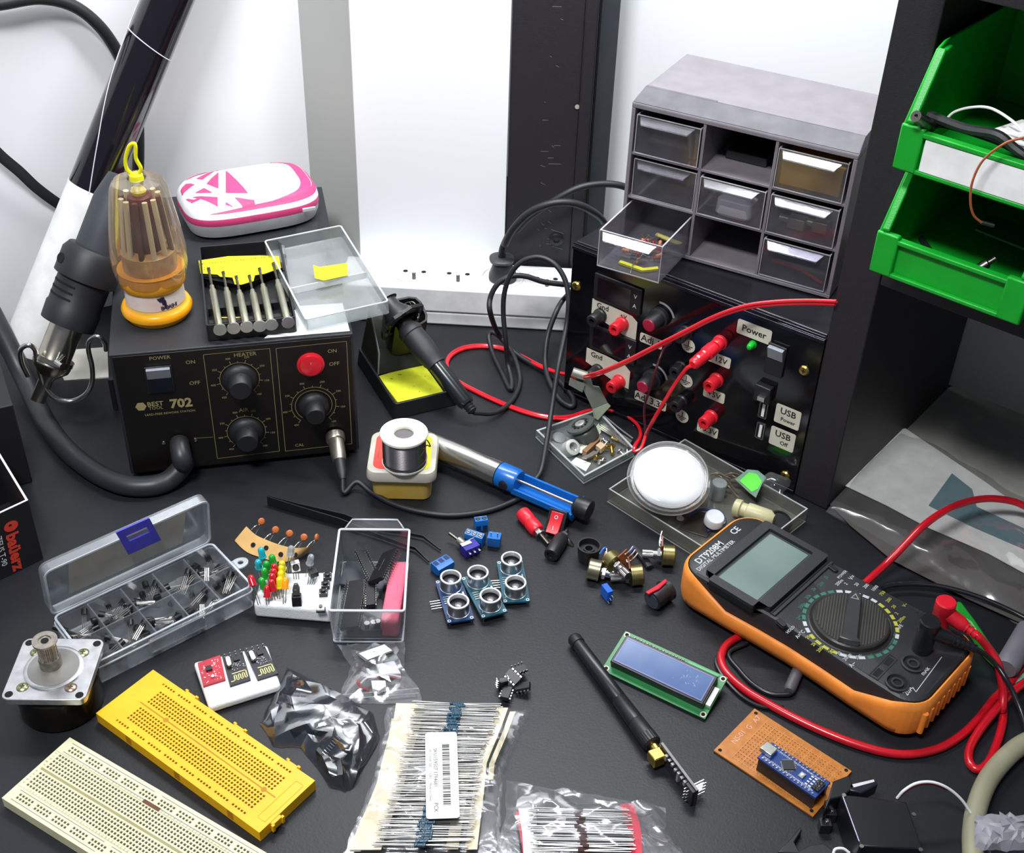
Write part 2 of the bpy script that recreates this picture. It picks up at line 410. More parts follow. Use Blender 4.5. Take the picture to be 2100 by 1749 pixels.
u, z = fp(470, 575); arc(pr, u, z, 1.7, 0, 360, 0.5, 20); u, z = fp(465, 518); rline(pr, (u, z-1), (u, z+1))
rline(pr, fp(720, 935), fp(858, 925), 0.3)
ob('lettering', pr, INKG, t, label='gold printed lettering and scales')
# power rocker
u, z = fp(462, 500); k_ = M(); k_.box(u-10.5, u+10.5, -1.5, 0, z-12, z+13); sw = ob('power_switch', k_, BLK, t, bev=0.6)
m = M(); m.add([(u-9, -1.6, z+2), (u+9, -1.6, z+2), (u+9, -4.6, z+11.5), (u-9, -4.6, z+11.5), (u-9, -1.6, z+12), (u+9, -1.6, z+12)], [(0,1,2,3), (3,2,5,4), (0,3,4), (1,5,2)])
ob('rocker', m, mat('grey_rocker', '8f929c', 0.4), sw, label='grey lit rocker half')
m = M(); m.box(u-9, u+9, -2.2, -1.5, z-11, z+2); ob('rocker', m, mat('navy_rocker', '10141e', 0.3), sw)
u, z = fp(1582, 385); m = M(); m.lathe([(11, 0), (11, 1.4), (9.4, 2.4)], 32, (u, 0, z), (0,-1,0)); sw = ob('red_switch', m, RED, t, label='round red rocker switch')
m = M(); m.lathe([(9.4, 2.2), (8.6, 4.6), (5, 5.2)], 32, (u, 0, z+0.5), (0.0,-1,0.12)); rk = ob('rocker', m, mat('red_rocker', 'd81c2c', 0.25, coat=0.5), sw)
m = M(); arc(m, u, z-3.5, 1.2, 0, 360, 0.45, 20); rline(m, (u, z+3), (u, z+5)); m.v = [Vector((v.x, -5.5, v.z)) for v in m.v]; ob('marks', m, INKW, rk)
# hose bushing, screws
ux, uz = fp(610, 960)
for dx in (-12.5, 12.5):
    m = M(); m.lathe([(1.7, 0), (1.5, 1), (0.6, 1.2)], 14, (ux+dx, PY, uz+0.6), (0,-1,0)); ob('screw', m, STEEL, t)
# aviation connector
cx, cz = fp(1762, 912)
m = M(); A = Vector((0.03, -1, -0.30)).normalized(); o = Vector((cx, 0, cz))
m.lathe([(8, 0), (8, 6), (7.4, 7)], 32, o, A); m.lathe([(6.6, 7), (6.3, 22), (5.2, 27)], 28, o, A)
SOCK = mat('nickel_connector', 'a8a294', 0.35, 0.9)
c_ = ob('plug_connector', m, SOCK, t)
m = M(); m.lathe([(7.9+0.3*(i % 2), i*0.5) for i in range(11)], 40, o, A); ob('knurled_collar', m, SOCK, c_)
m = M(); m.lathe([(4.9, 27), (4.7, 29), (4.3, 40), (2.6, 46)], 20, o, A); ob('cable_boot', m, RUB, c_)
BOOT = WM[t.name] @ (o + A*45)
# tape on top
m = M(TR((0,0,0))); P = [WM[t.name].inverted() @ at(*K('A2', *p), 121.9) for p in ((1360, 720), (1515, 720), (1525, 345), (1390, 500))]
m = M(); m.add([P[0], P[1], P[2], P[3]], [(0,1,2,3)]); ob('tape', m, mat('ribbed_dark_tape', '33343a', 0.5), t)
P = [WM[t.name].inverted() @ at(*K('A2', *p), 122.0) for p in ((1150, 1392), (1740, 1342), (1690, 1150), (1390, 1170))]
m = M(); m.add([p+Vector((0,0,0)) for p in P]+[p+Vector((0,0,0.3)) for p in P], [(3,2,1,0),(4,5,6,7),(0,1,5,4),(1,2,6,5),(2,3,7,6),(3,0,4,7)])
for v in m.v: v.y = max(v.y, 1.5)
m.v = [WM[t.name] @ v for v in m.v]
tag(ob('paper_note', m, PAPER), 'small white paper note on the station under the clear lid', 'note')

# hot-air hose
m = M()
hp = [WM[t.name] @ Vector((ux, -1.5, uz)), WM[t.name] @ Vector((ux, -8, uz-0.5)), WM[t.name] @ Vector((ux+1, -16, uz-7)), at(375, 955, 16), at(345, 985, 9), at(305, 997, 8), at(250, 993, 8), at(190, 965, 8), at(130, 915, 8), at(85, 850, 8), at(48, 772, 22), at(8, 690, 50), at(-60, 560, 100)]
m.tube(hp, 7.6, 16, rr=(1.05, 1.15)); tag(ob('air_hose', m, mat('hose_rubber', '2b2d31', 0.42)), 'thick black rubber air hose curving left from the soldering station', 'hose')
# hot-air gun in its rest
A0 = at(77, 827, 42); A1 = at(133, 690, 92); ax = (A1-A0).normalized()
A0 = Vector((-392, 838, 44)); A1 = Vector((-345, 868, 152)); ax = (A1-A0).normalized()
def gp(d): return A0+ax*d
def solve_axis(pa, za, pb, zb):
    a = at(*pa, za); b = at(*pb, zb); return a, b
A0, A1 = solve_axis((77, 822), 44, (214, 470), 170); ax = (A1-A0).normalized(); LEN = (A1-A0).length
t = thing('hot_air_gun', 'black hot-air gun with a metal nozzle hanging beside the station', 'hot-air gun', (A0.x, A0.y, 0))
def lw(prof, mt, name, par=None, n=32):
    m = M(); m.lathe(prof, n, A0, ax); return ob(name, m, mt, par or t, world=True)
NICK = mat('nickel_tube', 'cfc8b8', 0.22, 1, var=0.1)
m = M(); m.lathe([(6, 0), (6, 20), (9, 26), (9, 27)], 24, A0, ax, cap=False); m.lathe([(5, 26), (5, 0)], 24, A0, ax, cap=False)
ob('nozzle', m, NICK, t, world=True)
nz = lw([(9, 24), (15, 30), (16, 34), (13.5, 38), (13.5, 72)], NICK, 'heater_tube')
B = gp = lambda d: A0+ax*d
sd = ax.cross(Vector((0, 0, 1))).normalized(); upv = sd.cross(ax)
m = M(); m.lathe([(16.6, 36), (16.6, 40)], 32, A0, ax); ob('clamp', m, NICK, t, world=True)
c0 = gp(44)+sd*(14)+upv*8
m = M(); m.cyl(c0-upv*1+ax*-6, c0+ax*5+sd*6, 1.6, n=10); m.cyl(c0-ax*4, c0+ax*-4+sd*9, 2.4, n=8); ob('clamp_screw', m, STEEL, t, world=True)
SLv = mat('gun_sleeve_plastic', '202125', 0.5)
sl = lw([(15, 72), (22, 70), (22.5, 84), (21.5, 86), (21.5, 108), (25.5, 110), (25.5, 130), (22, 136), (17.5, 137)], SLv, 'sleeve')
for r_ in range(3):
    m = M()
    for i in range(9):
        a = R(50+80*i/8); p = gp(92+r_*5.5)+(sd*math.cos(a)*-1+upv*math.sin(a))*21.7
        m.v.append(p-ax*0.9+upv*0.1); m.v.append(p+ax*0.9+upv*0.1)
    m.f = [(2*i, 2*i+1, 2*i+3, 2*i+2) for i in range(8)]; m.mi = [0]*8
    ob('vent_slot', m, HOLE, sl, world=True)
p = gp(121)+upv*24.9+sd*-5; m = M(); m.cyl(p, p+upv*0.9, 4.3, n=20); ob('round_vent', m, HOLE, sl, world=True)
lw([(17.5, 136), (17.5, LEN+25), (13, LEN+45)], mat('gun_grip', '3a3d43', 0.5), 'grip')
# gun rest fixed on the station side
t = thing('gun_rest', 'bent bright wire rest holding the hot-air gun', 'rest', (-350, 850, 0))
W_ = [Q('A3', 690, 690, 86), Q('A3', 680, 640, 98), Q('A3', 630, 603, 104), Q('A3', 580, 635, 98), Q('A3', 578, 700, 88), Q('A3', 600, 800, 70), Q('A3', 600, 900, 56), Q('A3', 560, 980, 46), Q('A3', 470, 1025, 40), Q('A3', 370, 1010, 44), Q('A3', 300, 950, 54), Q('A3', 265, 860, 66), Q('A3', 240, 760, 80), Q('A3', 228, 690, 90), Q('A3', 185, 660, 96), Q('A3', 135, 690, 90), Q('A3', 140, 770, 76), Q('A3', 180, 860, 60)]
m = M(); m.tube(W_, 2.1, 10); ob('wire', m, STEEL, t, world=True)
P = [Q('A3', 420, 890, 34), Q('A3', 708, 868, 34), Q('A3', 700, 672, 34), Q('A3', 330, 700, 34)]
m = M(); m.prism([(p.x, p.y) for p in P], 32.8, 34); ob('plate', m, mat('polished_plate', 'f0ece0', 0.4, 0.35), t, world=True)
m = M(); m.cyl((-350, 900, 0.3), (-350, 900, 32.6), 3); ob('post', m, BLK, t, world=True)

# big glossy tube wrapped in paper, tied with string
T0 = at(66, 690, 36); T1 = aty(348, -10, 1068)
ax = (T1-T0).normalized(); Lt = (T1-T0).length; r_ = 20.5
T0 = T0-ax*8
t = thing('wrapped_tube', 'long glossy black tube leaning on the wall, lower end wrapped in white paper', 'tube', (T0.x, T0.y, 0))
m = M(); m.lathe([(18.5, 3), (r_, 4), (r_, Lt+120), (18.5, Lt+121)], 40, T0, ax); ob('tube', m, mat('glossy_black_film', '131017', 0.12, coat=0.6), t, world=True)
pc = aty(190, 378, 1035); dpc = (pc-T0).dot(ax)+3
m = M(); m.lathe([(r_+0.3, -6), (r_+0.9, 0), (r_+0.7, dpc*0.5), (r_+0.5, dpc), (r_+0.1, dpc)], 40, T0, ax, cap=False); ob('paper_wrap', m, PAPER, t, world=True)
sd = ax.cross(Vector((0, 1, 0))).normalized(); fr = ax.cross(sd); fr = -fr if fr.y > 0 else fr
def rp(d, a, k=1.02): return T0+ax*d+(sd*math.cos(R(a))+fr*math.sin(R(a)))*r_*k
m = M(); m.tube([rp(dpc-2, 95), rp(dpc+40, 70), rp(dpc+90, 35), rp(dpc+140, 5), rp(dpc+190, -8), rp(Lt+20, -20)], 0.45, 6); ob('string', m, mat('white_string', 'd8d0e0', 0.7), t, world=True)
dd = (aty(300, 85, 1060)-T0).dot(ax)
m = M(); m.tube([rp(dd+12*math.cos(R(a))*0.4, a) for a in range(-20, 201, 20)], 0.5, 6); ob('string', m, mat('white_string', 'd8d0e0', 0.7), t, world=True)
# cables at the left wall
m = M(); m.tube([onwall(-60, 12, 14), onwall(0, 8, 16), onwall(80, -4, 14), onwall(150, 12, 10), onwall(205, 55, 10), onwall(245, 115, 8), onwall(272, 180, 7), onwall(282, 240, 7), onwall(284, 320, 7), onwall(280, 400, 7), onwall(272, 470, 7)], 5.4, 12)
tag(ob('thick_cable', m, RUB), 'thick black cable arching over the white wall at top left', 'cable')
m = M(); m.tube([onwall(-40, 275, 22), onwall(0, 318, 20), onwall(40, 352, 16), onwall(75, 385, 12), onwall(120, 418, 8), onwall(160, 440, 6)], 1.6, 10, flat=3.2)
tag(ob('strap', m, RUB), 'thin flat black strap crossing the wall toward the paper-wrapped tube', 'strap')

# boxes at the left edge
t = thing('cardboard_box', 'black cardboard box with red lettering at the left edge, flaps open', 'box', (-351, 702, 0))
c0 = at(91, 1150, 0); d1 = (at(0, 1190, 0)-c0); d1.z = 0; d1 = d1.normalized(); d2 = Vector((-0.616, 0.788, 0))
d2 = (at(0, 930, 58)-at(58, 1026, 58)); d2.z = 0; d2 = d2.normalized(); hh = 58
d1 = (at(0, 1053, 58)-at(58, 1026, 58)); d1.z = 0; d1 = d1.normalized()
c0 = at(58, 1026, hh); c0.z = 0
poly = [c0, c0+d1*120, c0+d1*120+d2*80, c0+d2*80]; poly = [(p.x, p.y) for p in poly]
m = M(); m.shell(poly, 0.4, hh, 1.2); ob('carton', m, [mat('black_carton', '17161a', 0.6), PAPER], t, world=True)
po = poly; pi = inset(poly, 1.6)
m = M(); m.ring(po, pi, hh+0.05, hh+0.4); ob('rim', m, mat('raw_board_edge', 'dcd8d8', 0.8), t, world=True, label='white cut edge')
nrm = Vector((-d1.y, d1.x, 0)); nrm = nrm if nrm.dot(d2) < 0 else -nrm
m = M()
def cf(k, x, y):   # point on the carton's front face
    d = ray(*K(k, x, y)); tt = nrm.dot(c0+nrm*0.2-Vector((0,0,HC)))/nrm.dot(d); return Vector((0,0,HC))+d*tt
dn = (cf('C4', 165, 1070)-cf('C4', 110, 810)).normalized(); rt = nrm.cross(dn); rt = -rt if rt.dot(d1) > 0 else rt
m.text('ba\u00fcerz', 9.5, cf('C4', 128, 960), dn, rt, bold=0.06)
pc = cf('C4', 95, 745); P = [pc+dn*(a*4.6)+rt*(b*5.4) for a, b in circ(1, 24)]; Pi = [pc+dn*(a*1.0-1)+rt*(b*1.3-0.5) for a, b in circ(1, 24)]
n_ = 24; m.add(P+Pi, [(i, (i+1) % n_, n_+(i+1) % n_, n_+i) for i in range(n_)])
ob('lettering', m, mat('red_print', 'd84030', 0.5), t, world=True)
m = M(); m.text('ZEUS T-90', 4.6, cf('C4', 12, 960), dn, rt, bold=0.01); ob('small_lettering', m, INKW, t, world=True)
m = M(TR((c0+d1*60+d2*45)+Vector((0,0,0)), math.atan2(d2.y, d2.x))); m.box(-28, 28, -42, 42, 2, 30)
tag(ob('red_package', m, mat('dark_red_card', '6a1020', 0.5), bev=1), 'dark red package lying inside the open black carton', 'package')
t0_ = at(67, 989); u1 = (at(3, 750, 78)-at(28, 830, 78)); u1.z = 0; u1 = u1.normalized(); u2 = Vector((u1.y, -u1.x, 0)); u2 = u2 if u2.x < 0 else -u2
c1 = at(67, 989)
poly = [(p.x, p.y) for p in (c1, c1+u1*75, c1+u1*75+u2*90, c1+u2*90)]
m = M(); m.prism(poly, 0.3, 78); tag(ob('tall_box', m, mat('black_carton', '17161a', 0.6), bev=0.8), 'closed black box behind the lettered carton, with a pale worn edge', 'box')

# ------------------------------------------------------------------ screwdriver set in a clear bell bottle
bx, by, bz = -288.5, 867, 122
t = thing('bit_driver_bottle', 'transparent fluted screwdriver-set bottle with orange base and yellow loop', 'screwdriver set', (bx, by, bz))
ORG = mat('orange_plastic', 'f09a10', 0.3, c2='f8b41c', sss=0.2)
m = M(); m.lathe([(24, 0), (24.5, 3), (27.5, 5), (28, 8), (26.5, 11), (25.5, 11.5)], 40); ob('base_ring', m, ORG, t)
m = M(); m.lathe([(24, 11), (23, 14), (22.5, 26), (24, 30)], 40); bd = ob('body', m, mat('amber_body', 'e8c050', 0.3, sss=0.2), t)
m = M(); m.lathe([(23.3, 14.5), (22.9, 27)], 40, cap=False); lb = ob('label_band', m, mat('pinkish_label', 'dcc0b8', 0.5, c2='e8dcd4'), t)
m = M()
for i in range(7):
    a = R(-62+i*5); m.text('BABASHI'[i], 3.6, (23.5*math.cos(a), 23.5*math.sin(a), 17), (-math.sin(a), math.cos(a), 0), (0,0,1), off=0.1, bold=0.03)
for a_, h0, h1, w_ in ((-58, 20, 27, 2.4), (-55, 18, 24, 1.8), (-60, 23, 26.5, 4.5)):
    a = R(a_); c = Vector((23.6*math.cos(a), 23.6*math.sin(a), 0)); td = Vector((-math.sin(a), math.cos(a), 0))
    m.add([c+Vector((0,0,h0))-td*w_/2, c+Vector((0,0,h0))+td*w_/2, c+Vector((0,0,h1))+td*w_/3, c+Vector((0,0,h1))-td*w_], [(0,1,2,3)])
ob('print', m, mat('purple_black_print', '241a38', 0.5), lb)
m = M(); m.lathe([(24, 29), (25.5, 31), (25.8, 36), (25, 42), (26, 43)], 40); ob('collar', m, mat('amber_collar', 'f0a828', 0.25, sss=0.2), t)
m = M(); prof = [(26.3, 36), (28, 45), (28.3, 58), (26, 78), (23.2, 96), (20.5, 112), (18.5, 116), (7, 118.5)]
n = 60; rings = [[(r*(1+0.08*(abs(math.sin(6*math.pi*i/n))**0.6-0.5))*math.cos(2*math.pi*i/n), r*(1+0.08*(abs(math.sin(6*math.pi*i/n))**0.6-0.5))*math.sin(2*math.pi*i/n), h) for i in range(n)] for r, h in prof]
m.loft(rings, True, False, False); ob('clear_cover', m, clear('bottle_plastic', 'fbf4ea', 0.05, 'e8dcc8', 0.1, 0.5, edge=0.35), t)
m = M(); m.lathe([(21, 43), (21, 58), (17, 60)], 24); ob('bit_holder', m, mat('smoky_holder', 'c8a474', 0.3, c2='98744a'), t)
for i in range(12):
    a = 2*math.pi*i/12; m = M(); m.cyl((18.5*math.cos(a), 18.5*math.sin(a), 58), (14*math.cos(a), 14*math.sin(a), 104), 2.2, n=8)
    ob('driver_bit', m, mat('bit_cream', 'd8c8a8', 0.4) if i % 3 else mat('bit_brown', '5a2a26', 0.4), t)
m = M(); m.lathe([(12.5, 60), (12, 84), (11, 86), (9, 104), (4, 106)], 20); ob('inner_handle', m, mat('dark_red_handle', '5a1418', 0.3), t)
m = M(); m.lathe([(5, 104), (6, 108), (3, 112)], 16); ob('inner_cap', m, mat('yellow_cap', 'c8b820', 0.4), t)
m = M(); m.lathe([(5.5, 117), (5, 121), (2, 123)], 16); ob('top_button', m, YEL, t)
m = M(); m.tube([(-1, 0, 120), (-6, 0, 125), (-6, 0, 133), (-2, 0, 143), (2, 0, 146), (3, 0, 143), (2, 0, 134), (4.5, 0, 126), (1, 0, 121)], 1.5, 8); ob('hang_loop', m, YEL, t)

# ------------------------------------------------------------------ pink and white zip case
t = thing('zip_case', 'white and pink hard zip case lying on the soldering station', 'case', (-247, 1040, 122), R(26))
def sup(w_, d_, n=56, e=3.6):
    out = []
    for i in range(n):
        a = 2*math.pi*i/n; c, s_ = math.cos(a), math.sin(a)
        out.append((math.copysign(abs(c)**(2/e), c)*w_/2, math.copysign(abs(s_)**(2/e), s_)*d_/2))
    return out
def stack(levels, e=3.6): return [[(x, y, z) for x, y in sup(a, b, e=e)] for a, b, z in levels]
PINK = mat('pink_fabric', 'd8437c', 0.55, bump=0.2); CW = mat('case_white', 'f2f2f4', 0.35); CGR = mat('case_grey', 'b9babd', 0.45)
m = M(); m.loft(stack([(104, 66, 0.3), (116, 78, 3), (121, 83, 10), (122, 84, 15)])); ob('bottom_shell', m, CGR, t)
m = M(); m.loft(stack([(122, 84, 15), (122.6, 84.6, 16), (122.6, 84.6, 20.5), (122, 84, 21.5)])); zb_ = ob('zip_band', m, PINK, t)
m = M(); m.box(38, 50, -43.4, -41.4, 16.5, 20); ob('zip_pull', m, mat('pale_puller', 'c9c4c8', 0.4), zb_, bev=0.5)
lv = [(122, 84, 21.5), (120, 82, 26), (112, 74, 31), (96, 60, 34), (60, 36, 35.5), (20, 12, 36)]
m = M(); m.loft(stack(lv)); 
top = ob('top_shell', m, CW, t)
# pink panels as thin inlays following the dome
def dome(x, y):
    best = 36
    e = 3.6; f = lambda a, b: (abs(x)/(a/2))**e+(abs(y)/(b/2))**e
    for i in range(len(lv)-1):
        f0, f1 = f(*lv[i][:2]), f(*lv[i+1][:2])
        if f0 <= 1 <= f1: tt = (1-f0)/(f1-f0+1e-9); return lv[i][2]+(lv[i+1][2]-lv[i][2])*tt
    return 36 if f(20, 12) <= 1 else 21
def inlay(poly, par, mt, name='panel'):
    m = M(); n = len(poly); cxy = (sum(p[0] for p in poly)/n, sum(p[1] for p in poly)/n); Rg = []
    dense = []
    for i in range(n):
        for j in range(6): q = j/6; dense.append((poly[i][0]*(1-q)+poly[(i+1) % n][0]*q, poly[i][1]*(1-q)+poly[(i+1) % n][1]*q))
    for k in (1, 0.66, 0.33, 0.02): Rg.append([(cxy[0]+(x-cxy[0])*k, cxy[1]+(y-cxy[1])*k, dome(cxy[0]+(x-cxy[0])*k, cxy[1]+(y-cxy[1])*k)+0.7) for x, y in dense])
    m.loft(Rg, True, False, True); ob(name, m, mt, par)
W2 = WM[t.name].inverted()
def cp(x, y): 
    for _ in range(4):
        z = 152 if _ == 0 else 122+dome(q.x, q.y); q = W2 @ Q('A2', x, y, z)
    for _ in range(60):
        if (abs(q.x)/58.5)**3.2+(abs(q.y)/39.5)**3.2 > 1: q = q*0.98
    return (q.x, q.y)
for poly in ([(885,240),(1040,395),(885,392)], [(835,250),(835,362),(752,330)], [(775,245),(725,302),(680,295)], [(735,358),(795,392),(672,392)], [(650,425),(830,422),(830,480)],
             [(610,330),(672,335),(585,415),(572,380)], [(612,480),(650,463),(765,512),(700,528),(640,520)], [(945,425),(1080,425),(1090,460),(1000,475)], [(885,445),(935,475),(885,495)], [(590,300),(660,265),(625,300),(600,310)]):
    inlay([cp(*p) for p in poly], top, PINK)
def se(w_, d_, a, e=3.6):
    c, s_ = math.cos(a), math.sin(a); return (math.copysign(abs(c)**(2/e), c)*w_/2, math.copysign(abs(s_)**(2/e), s_)*d_/2)
m = M(); rows = []
N_ = 36; A_ = [R(-125+205*i/N_) for i in range(N_+1)]
for k in range(6):
    row = []
    for a in A_:
        x, y = se(119.5-k*0.01, 81.8, a); wx, wy = se(119.5-2*14, 81.8-2*4.5, a); f = max(0.0, min(1.0, (math.degrees(a)+125)/60)); g = max(0.0, min(1.0, (80-math.degrees(a))/25)); f = min(f, g)*k/5
        X, Y = x+(wx-x)*f, y+(wy-y)*f; row.append((X, Y, dome(X, Y)+0.6))
    rows.append(row)
m.loft(rows[::-1], False, False, False); ob('panel', m, PINK, top)

# ------------------------------------------------------------------ precision screwdriver kit
KY = R(15); kc = Vector((-223, 899, 122.4))
t = thing('screwdriver_case', 'black tray of a precision screwdriver set, clear lid folded open', 'tool case', kc, KY)
TRAY = mat('black_tray', '1d1d20', 0.45)
m = M(); m.shell(rrect(69, 129, 2), 0, 14, 1.4, 1.5); tr_ = ob('tray', m, TRAY, t)
m = M(); m.box(-32, 32, -54, -49, 1.6, 9); m.box(-32, 32, -30, -24, 1.6, 8); ob('divider', m, TRAY, tr_)
m = M(); m.add([(-33, 24, 1.6), (33, 30, 1.6), (33, 20, 9), (5, 5, 9), (2, 0, 9), (-5, 2, 9), (-33, 18, 9)], [(0,6,5,4,3,2,1)]); m.prism([(-32.5, 26), (32.5, 32), (32.5, 22), (16, 18), (5, 8), (-5, 5), (-14, 15), (-32.5, 20)], 1.6, 10); ob('shaped_rest', m, TRAY, tr_)
m = M(); W2 = WM[t.name].inverted(); m.prism([(p.x, p.y) for p in [W2 @ Q('A2', *q, 134.5) for q in ((695,850),(900,820),(1120,815),(1250,820),(1265,900),(1150,940),(1085,950),(1075,990),(990,1015),(945,1012),(930,965),(845,960),(825,945),(710,938))]], 11.0, 11.4); cdx = ob('card', m, YEL, t, label='yellow printed card')
m = M(); o_ = W2 @ Q('A2', 960, 850, 134.5); m.text('6 PC PRECISION SCREWDRIVER SET', 3.0, (o_.x, o_.y, 11.42), (1,0.04,0), (0,1,0), bold=0)
for q, s_ in (((745, 905), '1.4\n2.0'), ((860, 930), '0.8'), ((1200, 880), '3.0')): o_ = W2 @ Q('A2', *q, 134.5); m.text(s_, 2.6, (o_.x, o_.y, 11.42))
ob('card_print', m, mat('olive_print', '6a6a10', 0.6), cdx)
LIDM = clear('lid_plastic', 'f4f6f6', 0.07, 'dfe3e4', 0.1, 0.4, edge=0.4)
# lid opened to the right: hinge on the tray's right edge, resting past the station edge
LL = [Q('A2', 1440, 1320, 131), Q('A2', 2015, 1190, 134), Q('A2', 1830, 640, 136), Q('A2', 1300, 745, 134)]
e0 = LL[0]; xdr = (LL[1]-LL[0]).normalized(); ydr = (LL[3]-LL[0]).normalized()
LF = W2 @ frame(e0, xdr, ydr); wd_, ht_ = (LL[1]-LL[0]).length, (LL[3]-LL[0]).length
m = M(LF @ TR((wd_/2, ht_/2, 0))); m.shell(rrect(wd_, ht_, 3), -4, 7, 1.0, 0.9); lid = ob('lid', m, LIDM, t)
m = M(LF @ TR((wd_/2, ht_/2, 0))); m.ring(rrect(wd_, ht_, 3), inset(rrect(wd_, ht_, 3), 1.3), 6.9, 7.6); m.box(-wd_/2+1.5, wd_/2-1.5, -10, -9, -2.8, 3); ob('lid_rim', m, clear('rim_plastic', 'ffffff', 0.5, 'e6eaec', 0.15, 0.5, edge=0.5), lid)
m = M(LF); m.add([(15, 88, 8.2), (38, 88, 8.0), (39, 104, 8.0), (15, 106, 9.8), (18, 87.5, 7.6)], [(0,1,2,3)])
Y_ = [W2 @ Q('A2', *q, 139) for q in ((1487,885),(1530,900),(1722,872),(1727,955),(1560,992),(1500,975))]
m = M(); m.add(Y_+[y-Vector((0,0,0.2)) for y in Y_], [(5,4,3,2,1,0),(6,7,8,9,10,11)]+[(i, (i+1) % 6, 6+(i+1) % 6, 6+i) for i in range(6)]); ob('price_sticker', m, YEL, lid, label='small yellow sticker')
for y_ in (48, -22):
    m = M(); m.cyl((35.2, y_-8, 11), (35.2, y_+8, 11), 2.2, n=12); ob('hinge', m, LIDM, t)
# six drivers
def driver(i, x0, y0, x1, y1, rot):
    a = Vector((x0, y0, 9.5)); b = Vector((x1, y1, 11)); a = WM['screwdriver_case'] @ a; b = WM['screwdriver_case'] @ b
    return a, b
HND = mat('pale_steel_handle', 'b8b8a4', 0.32, 0.9)
proto = None
for i, (xt, yt, xb, yb, lbl) in enumerate(((765, 905, 845, 1335, 'leftmost'), (865, 930, 940, 1325, 'second from the left'), (955, 960, 1030, 1315, 'third from the left'), (1045, 955, 1120, 1310, 'fourth from the left'), (1115, 905, 1200, 1300, 'fifth from the left'), (1210, 870, 1315, 1285, 'rightmost'))):
    b = at(*K('A2', xb, yb), 134.5); a = at(*K('A2', xt, yt), 137.5); d = a-b; Ld = d.length
    Tm = Matrix.Translation(b) @ Vector((0, 0, 1)).rotation_difference(d).to_matrix().to_4x4()
    if proto is None:
        proto = t = thing('precision_screwdriver', 'slim steel precision screwdriver, leftmost of six in the tray', 'screwdriver', (0,0,0), group='precision screwdrivers in the black tray')
        m = M(); m.lathe([(5.2, 0), (5.2, 1.5), (3, 3), (2.6, 4)], 16); ob('swivel_cap', m, STEEL, t)
        m = M(); m.lathe([(2.6, 4), (3.1, 6), (3.1, 62), (2.0, 66), (2.0, 70)], 12); ob('handle', m, HND, t)
        m = M(); m.lathe([(1.1, 70), (1.1, 96)], 8); m.box(-1.3, 1.3, -0.4, 0.4, 96, 102); ob('blade', m, DSTEEL, t)
        o = t
    else:
        o = copy_tree(proto); o['label'] = 'slim steel precision screwdriver, %s of six in the tray' % lbl
    o.location = b*S; o.rotation_euler = Tm.to_euler(); o.scale = (1, 1, Ld/102)
m = M(); a = Q('A2', 840, 1205, 134.6); b = Q('A2', 1290, 1205, 134.6); m.cyl(a-Vector((0,0,6.5)), b-Vector((0,0,6.5)), 1.2, n=8); tag(ob('brass_rod', m, BRASS), 'thin brass rod lying under the screwdrivers in the tray', 'rod')
# ================================================================== iron stand, sponge, pen
t = thing('iron_stand', 'black soldering-iron stand with a yellow sponge tray beside the station', 'iron stand', (-95, 960, 0))
STB = mat('stand_plastic', '1f2022', 0.4)
c_ = [at(*K('A5', *p), 22) for p in ((95, 900), (370, 1292), (745, 1208), (520, 880))]
c_[2] = at(*K('A5', 800, 1210), 22); c_[3] = at(*K('A5', 560, 960), 22)
fx = (at(*K('A5', 860, 1285), 14)-at(*K('A5', 370, 1310), 14)); 
q0 = at(*K('A5', 370, 1300), 16); xa = (at(*K('A5', 745, 1212), 16)-q0); xa.z = 0; xa = xa.normalized(); ya = (at(*K('A5', 105, 920), 16)-q0); ya.z = 0; ya = Vector((-xa.y, xa.x, 0))
SF = Matrix(((xa.x, ya.x, 0, q0.x), (xa.y, ya.y, 0, q0.y), (0, 0, 1, 0), (0, 0, 0, 1))); SI = SF.inverted()
m = M(SF @ TR((31, 50, 0))); m.shell(rrect(62, 100, 4), 0.4, 16, 2.5, 3, rrect(58, 98, 4)); ob('base_tray', m, STB, t, world=True, bev=0.5)
m = M(SF); m.prism([(4, 52), (58, 52), (58, 96), (4, 96)], 3.5, 18); m.add([(4, 50, 16), (58, 50, 16), (52, 62, 30), (10, 62, 30), (4, 97, 16), (58, 97, 16), (50, 92, 62), (12, 92, 62)], [(0,1,2,3), (3,2,6,7), (0,3,7,4), (1,5,6,2), (4,7,6,5)]); ob('rear_block', m, mat('stand_olive_black', '25261e', 0.35), t, world=True, bev=1)
P = [at(*K('A5', *p), 15) for p in ((262, 1088), (405, 1275), (735, 1200), (600, 1010), (540, 1000))]
m = M(); m.prism([(p.x, p.y) for p in P], 8, 15); sp_ = ob('sponge', m, mat('yellow_sponge', 'dbe12c', 0.9, bump=1, bscale=900, c2='c2c81e'), t, world=True, bev=0.6, label='damp yellow sponge')
m = M(); 
for x, y, a, b in ((420, 1078, 3, 1), (360, 1108, 2, 1), (600, 1090, 1.2, 0.6), (520, 1160, 1.5, 0.4), (560, 1200, 0.8, 0.6), (640, 1180, 1, 0.5)):
    p = at(*K('A5', x, y), 15.15); m.add([p+Vector((a*math.cos(R(k*45))*0.7, b*math.sin(R(k*45))*0.7, 0)) for k in range(8)], [tuple(range(8))])
ob('burn_mark', m, mat('burn_brown', '6c6a20', 0.9), sp_, world=True)
# pen axis
PA = at(*K('A5', 440, 700), 66); PB = at(*K('A5', 945, 1345), 14); ax = (PB-PA).normalized(); PL = (PB-PA).length
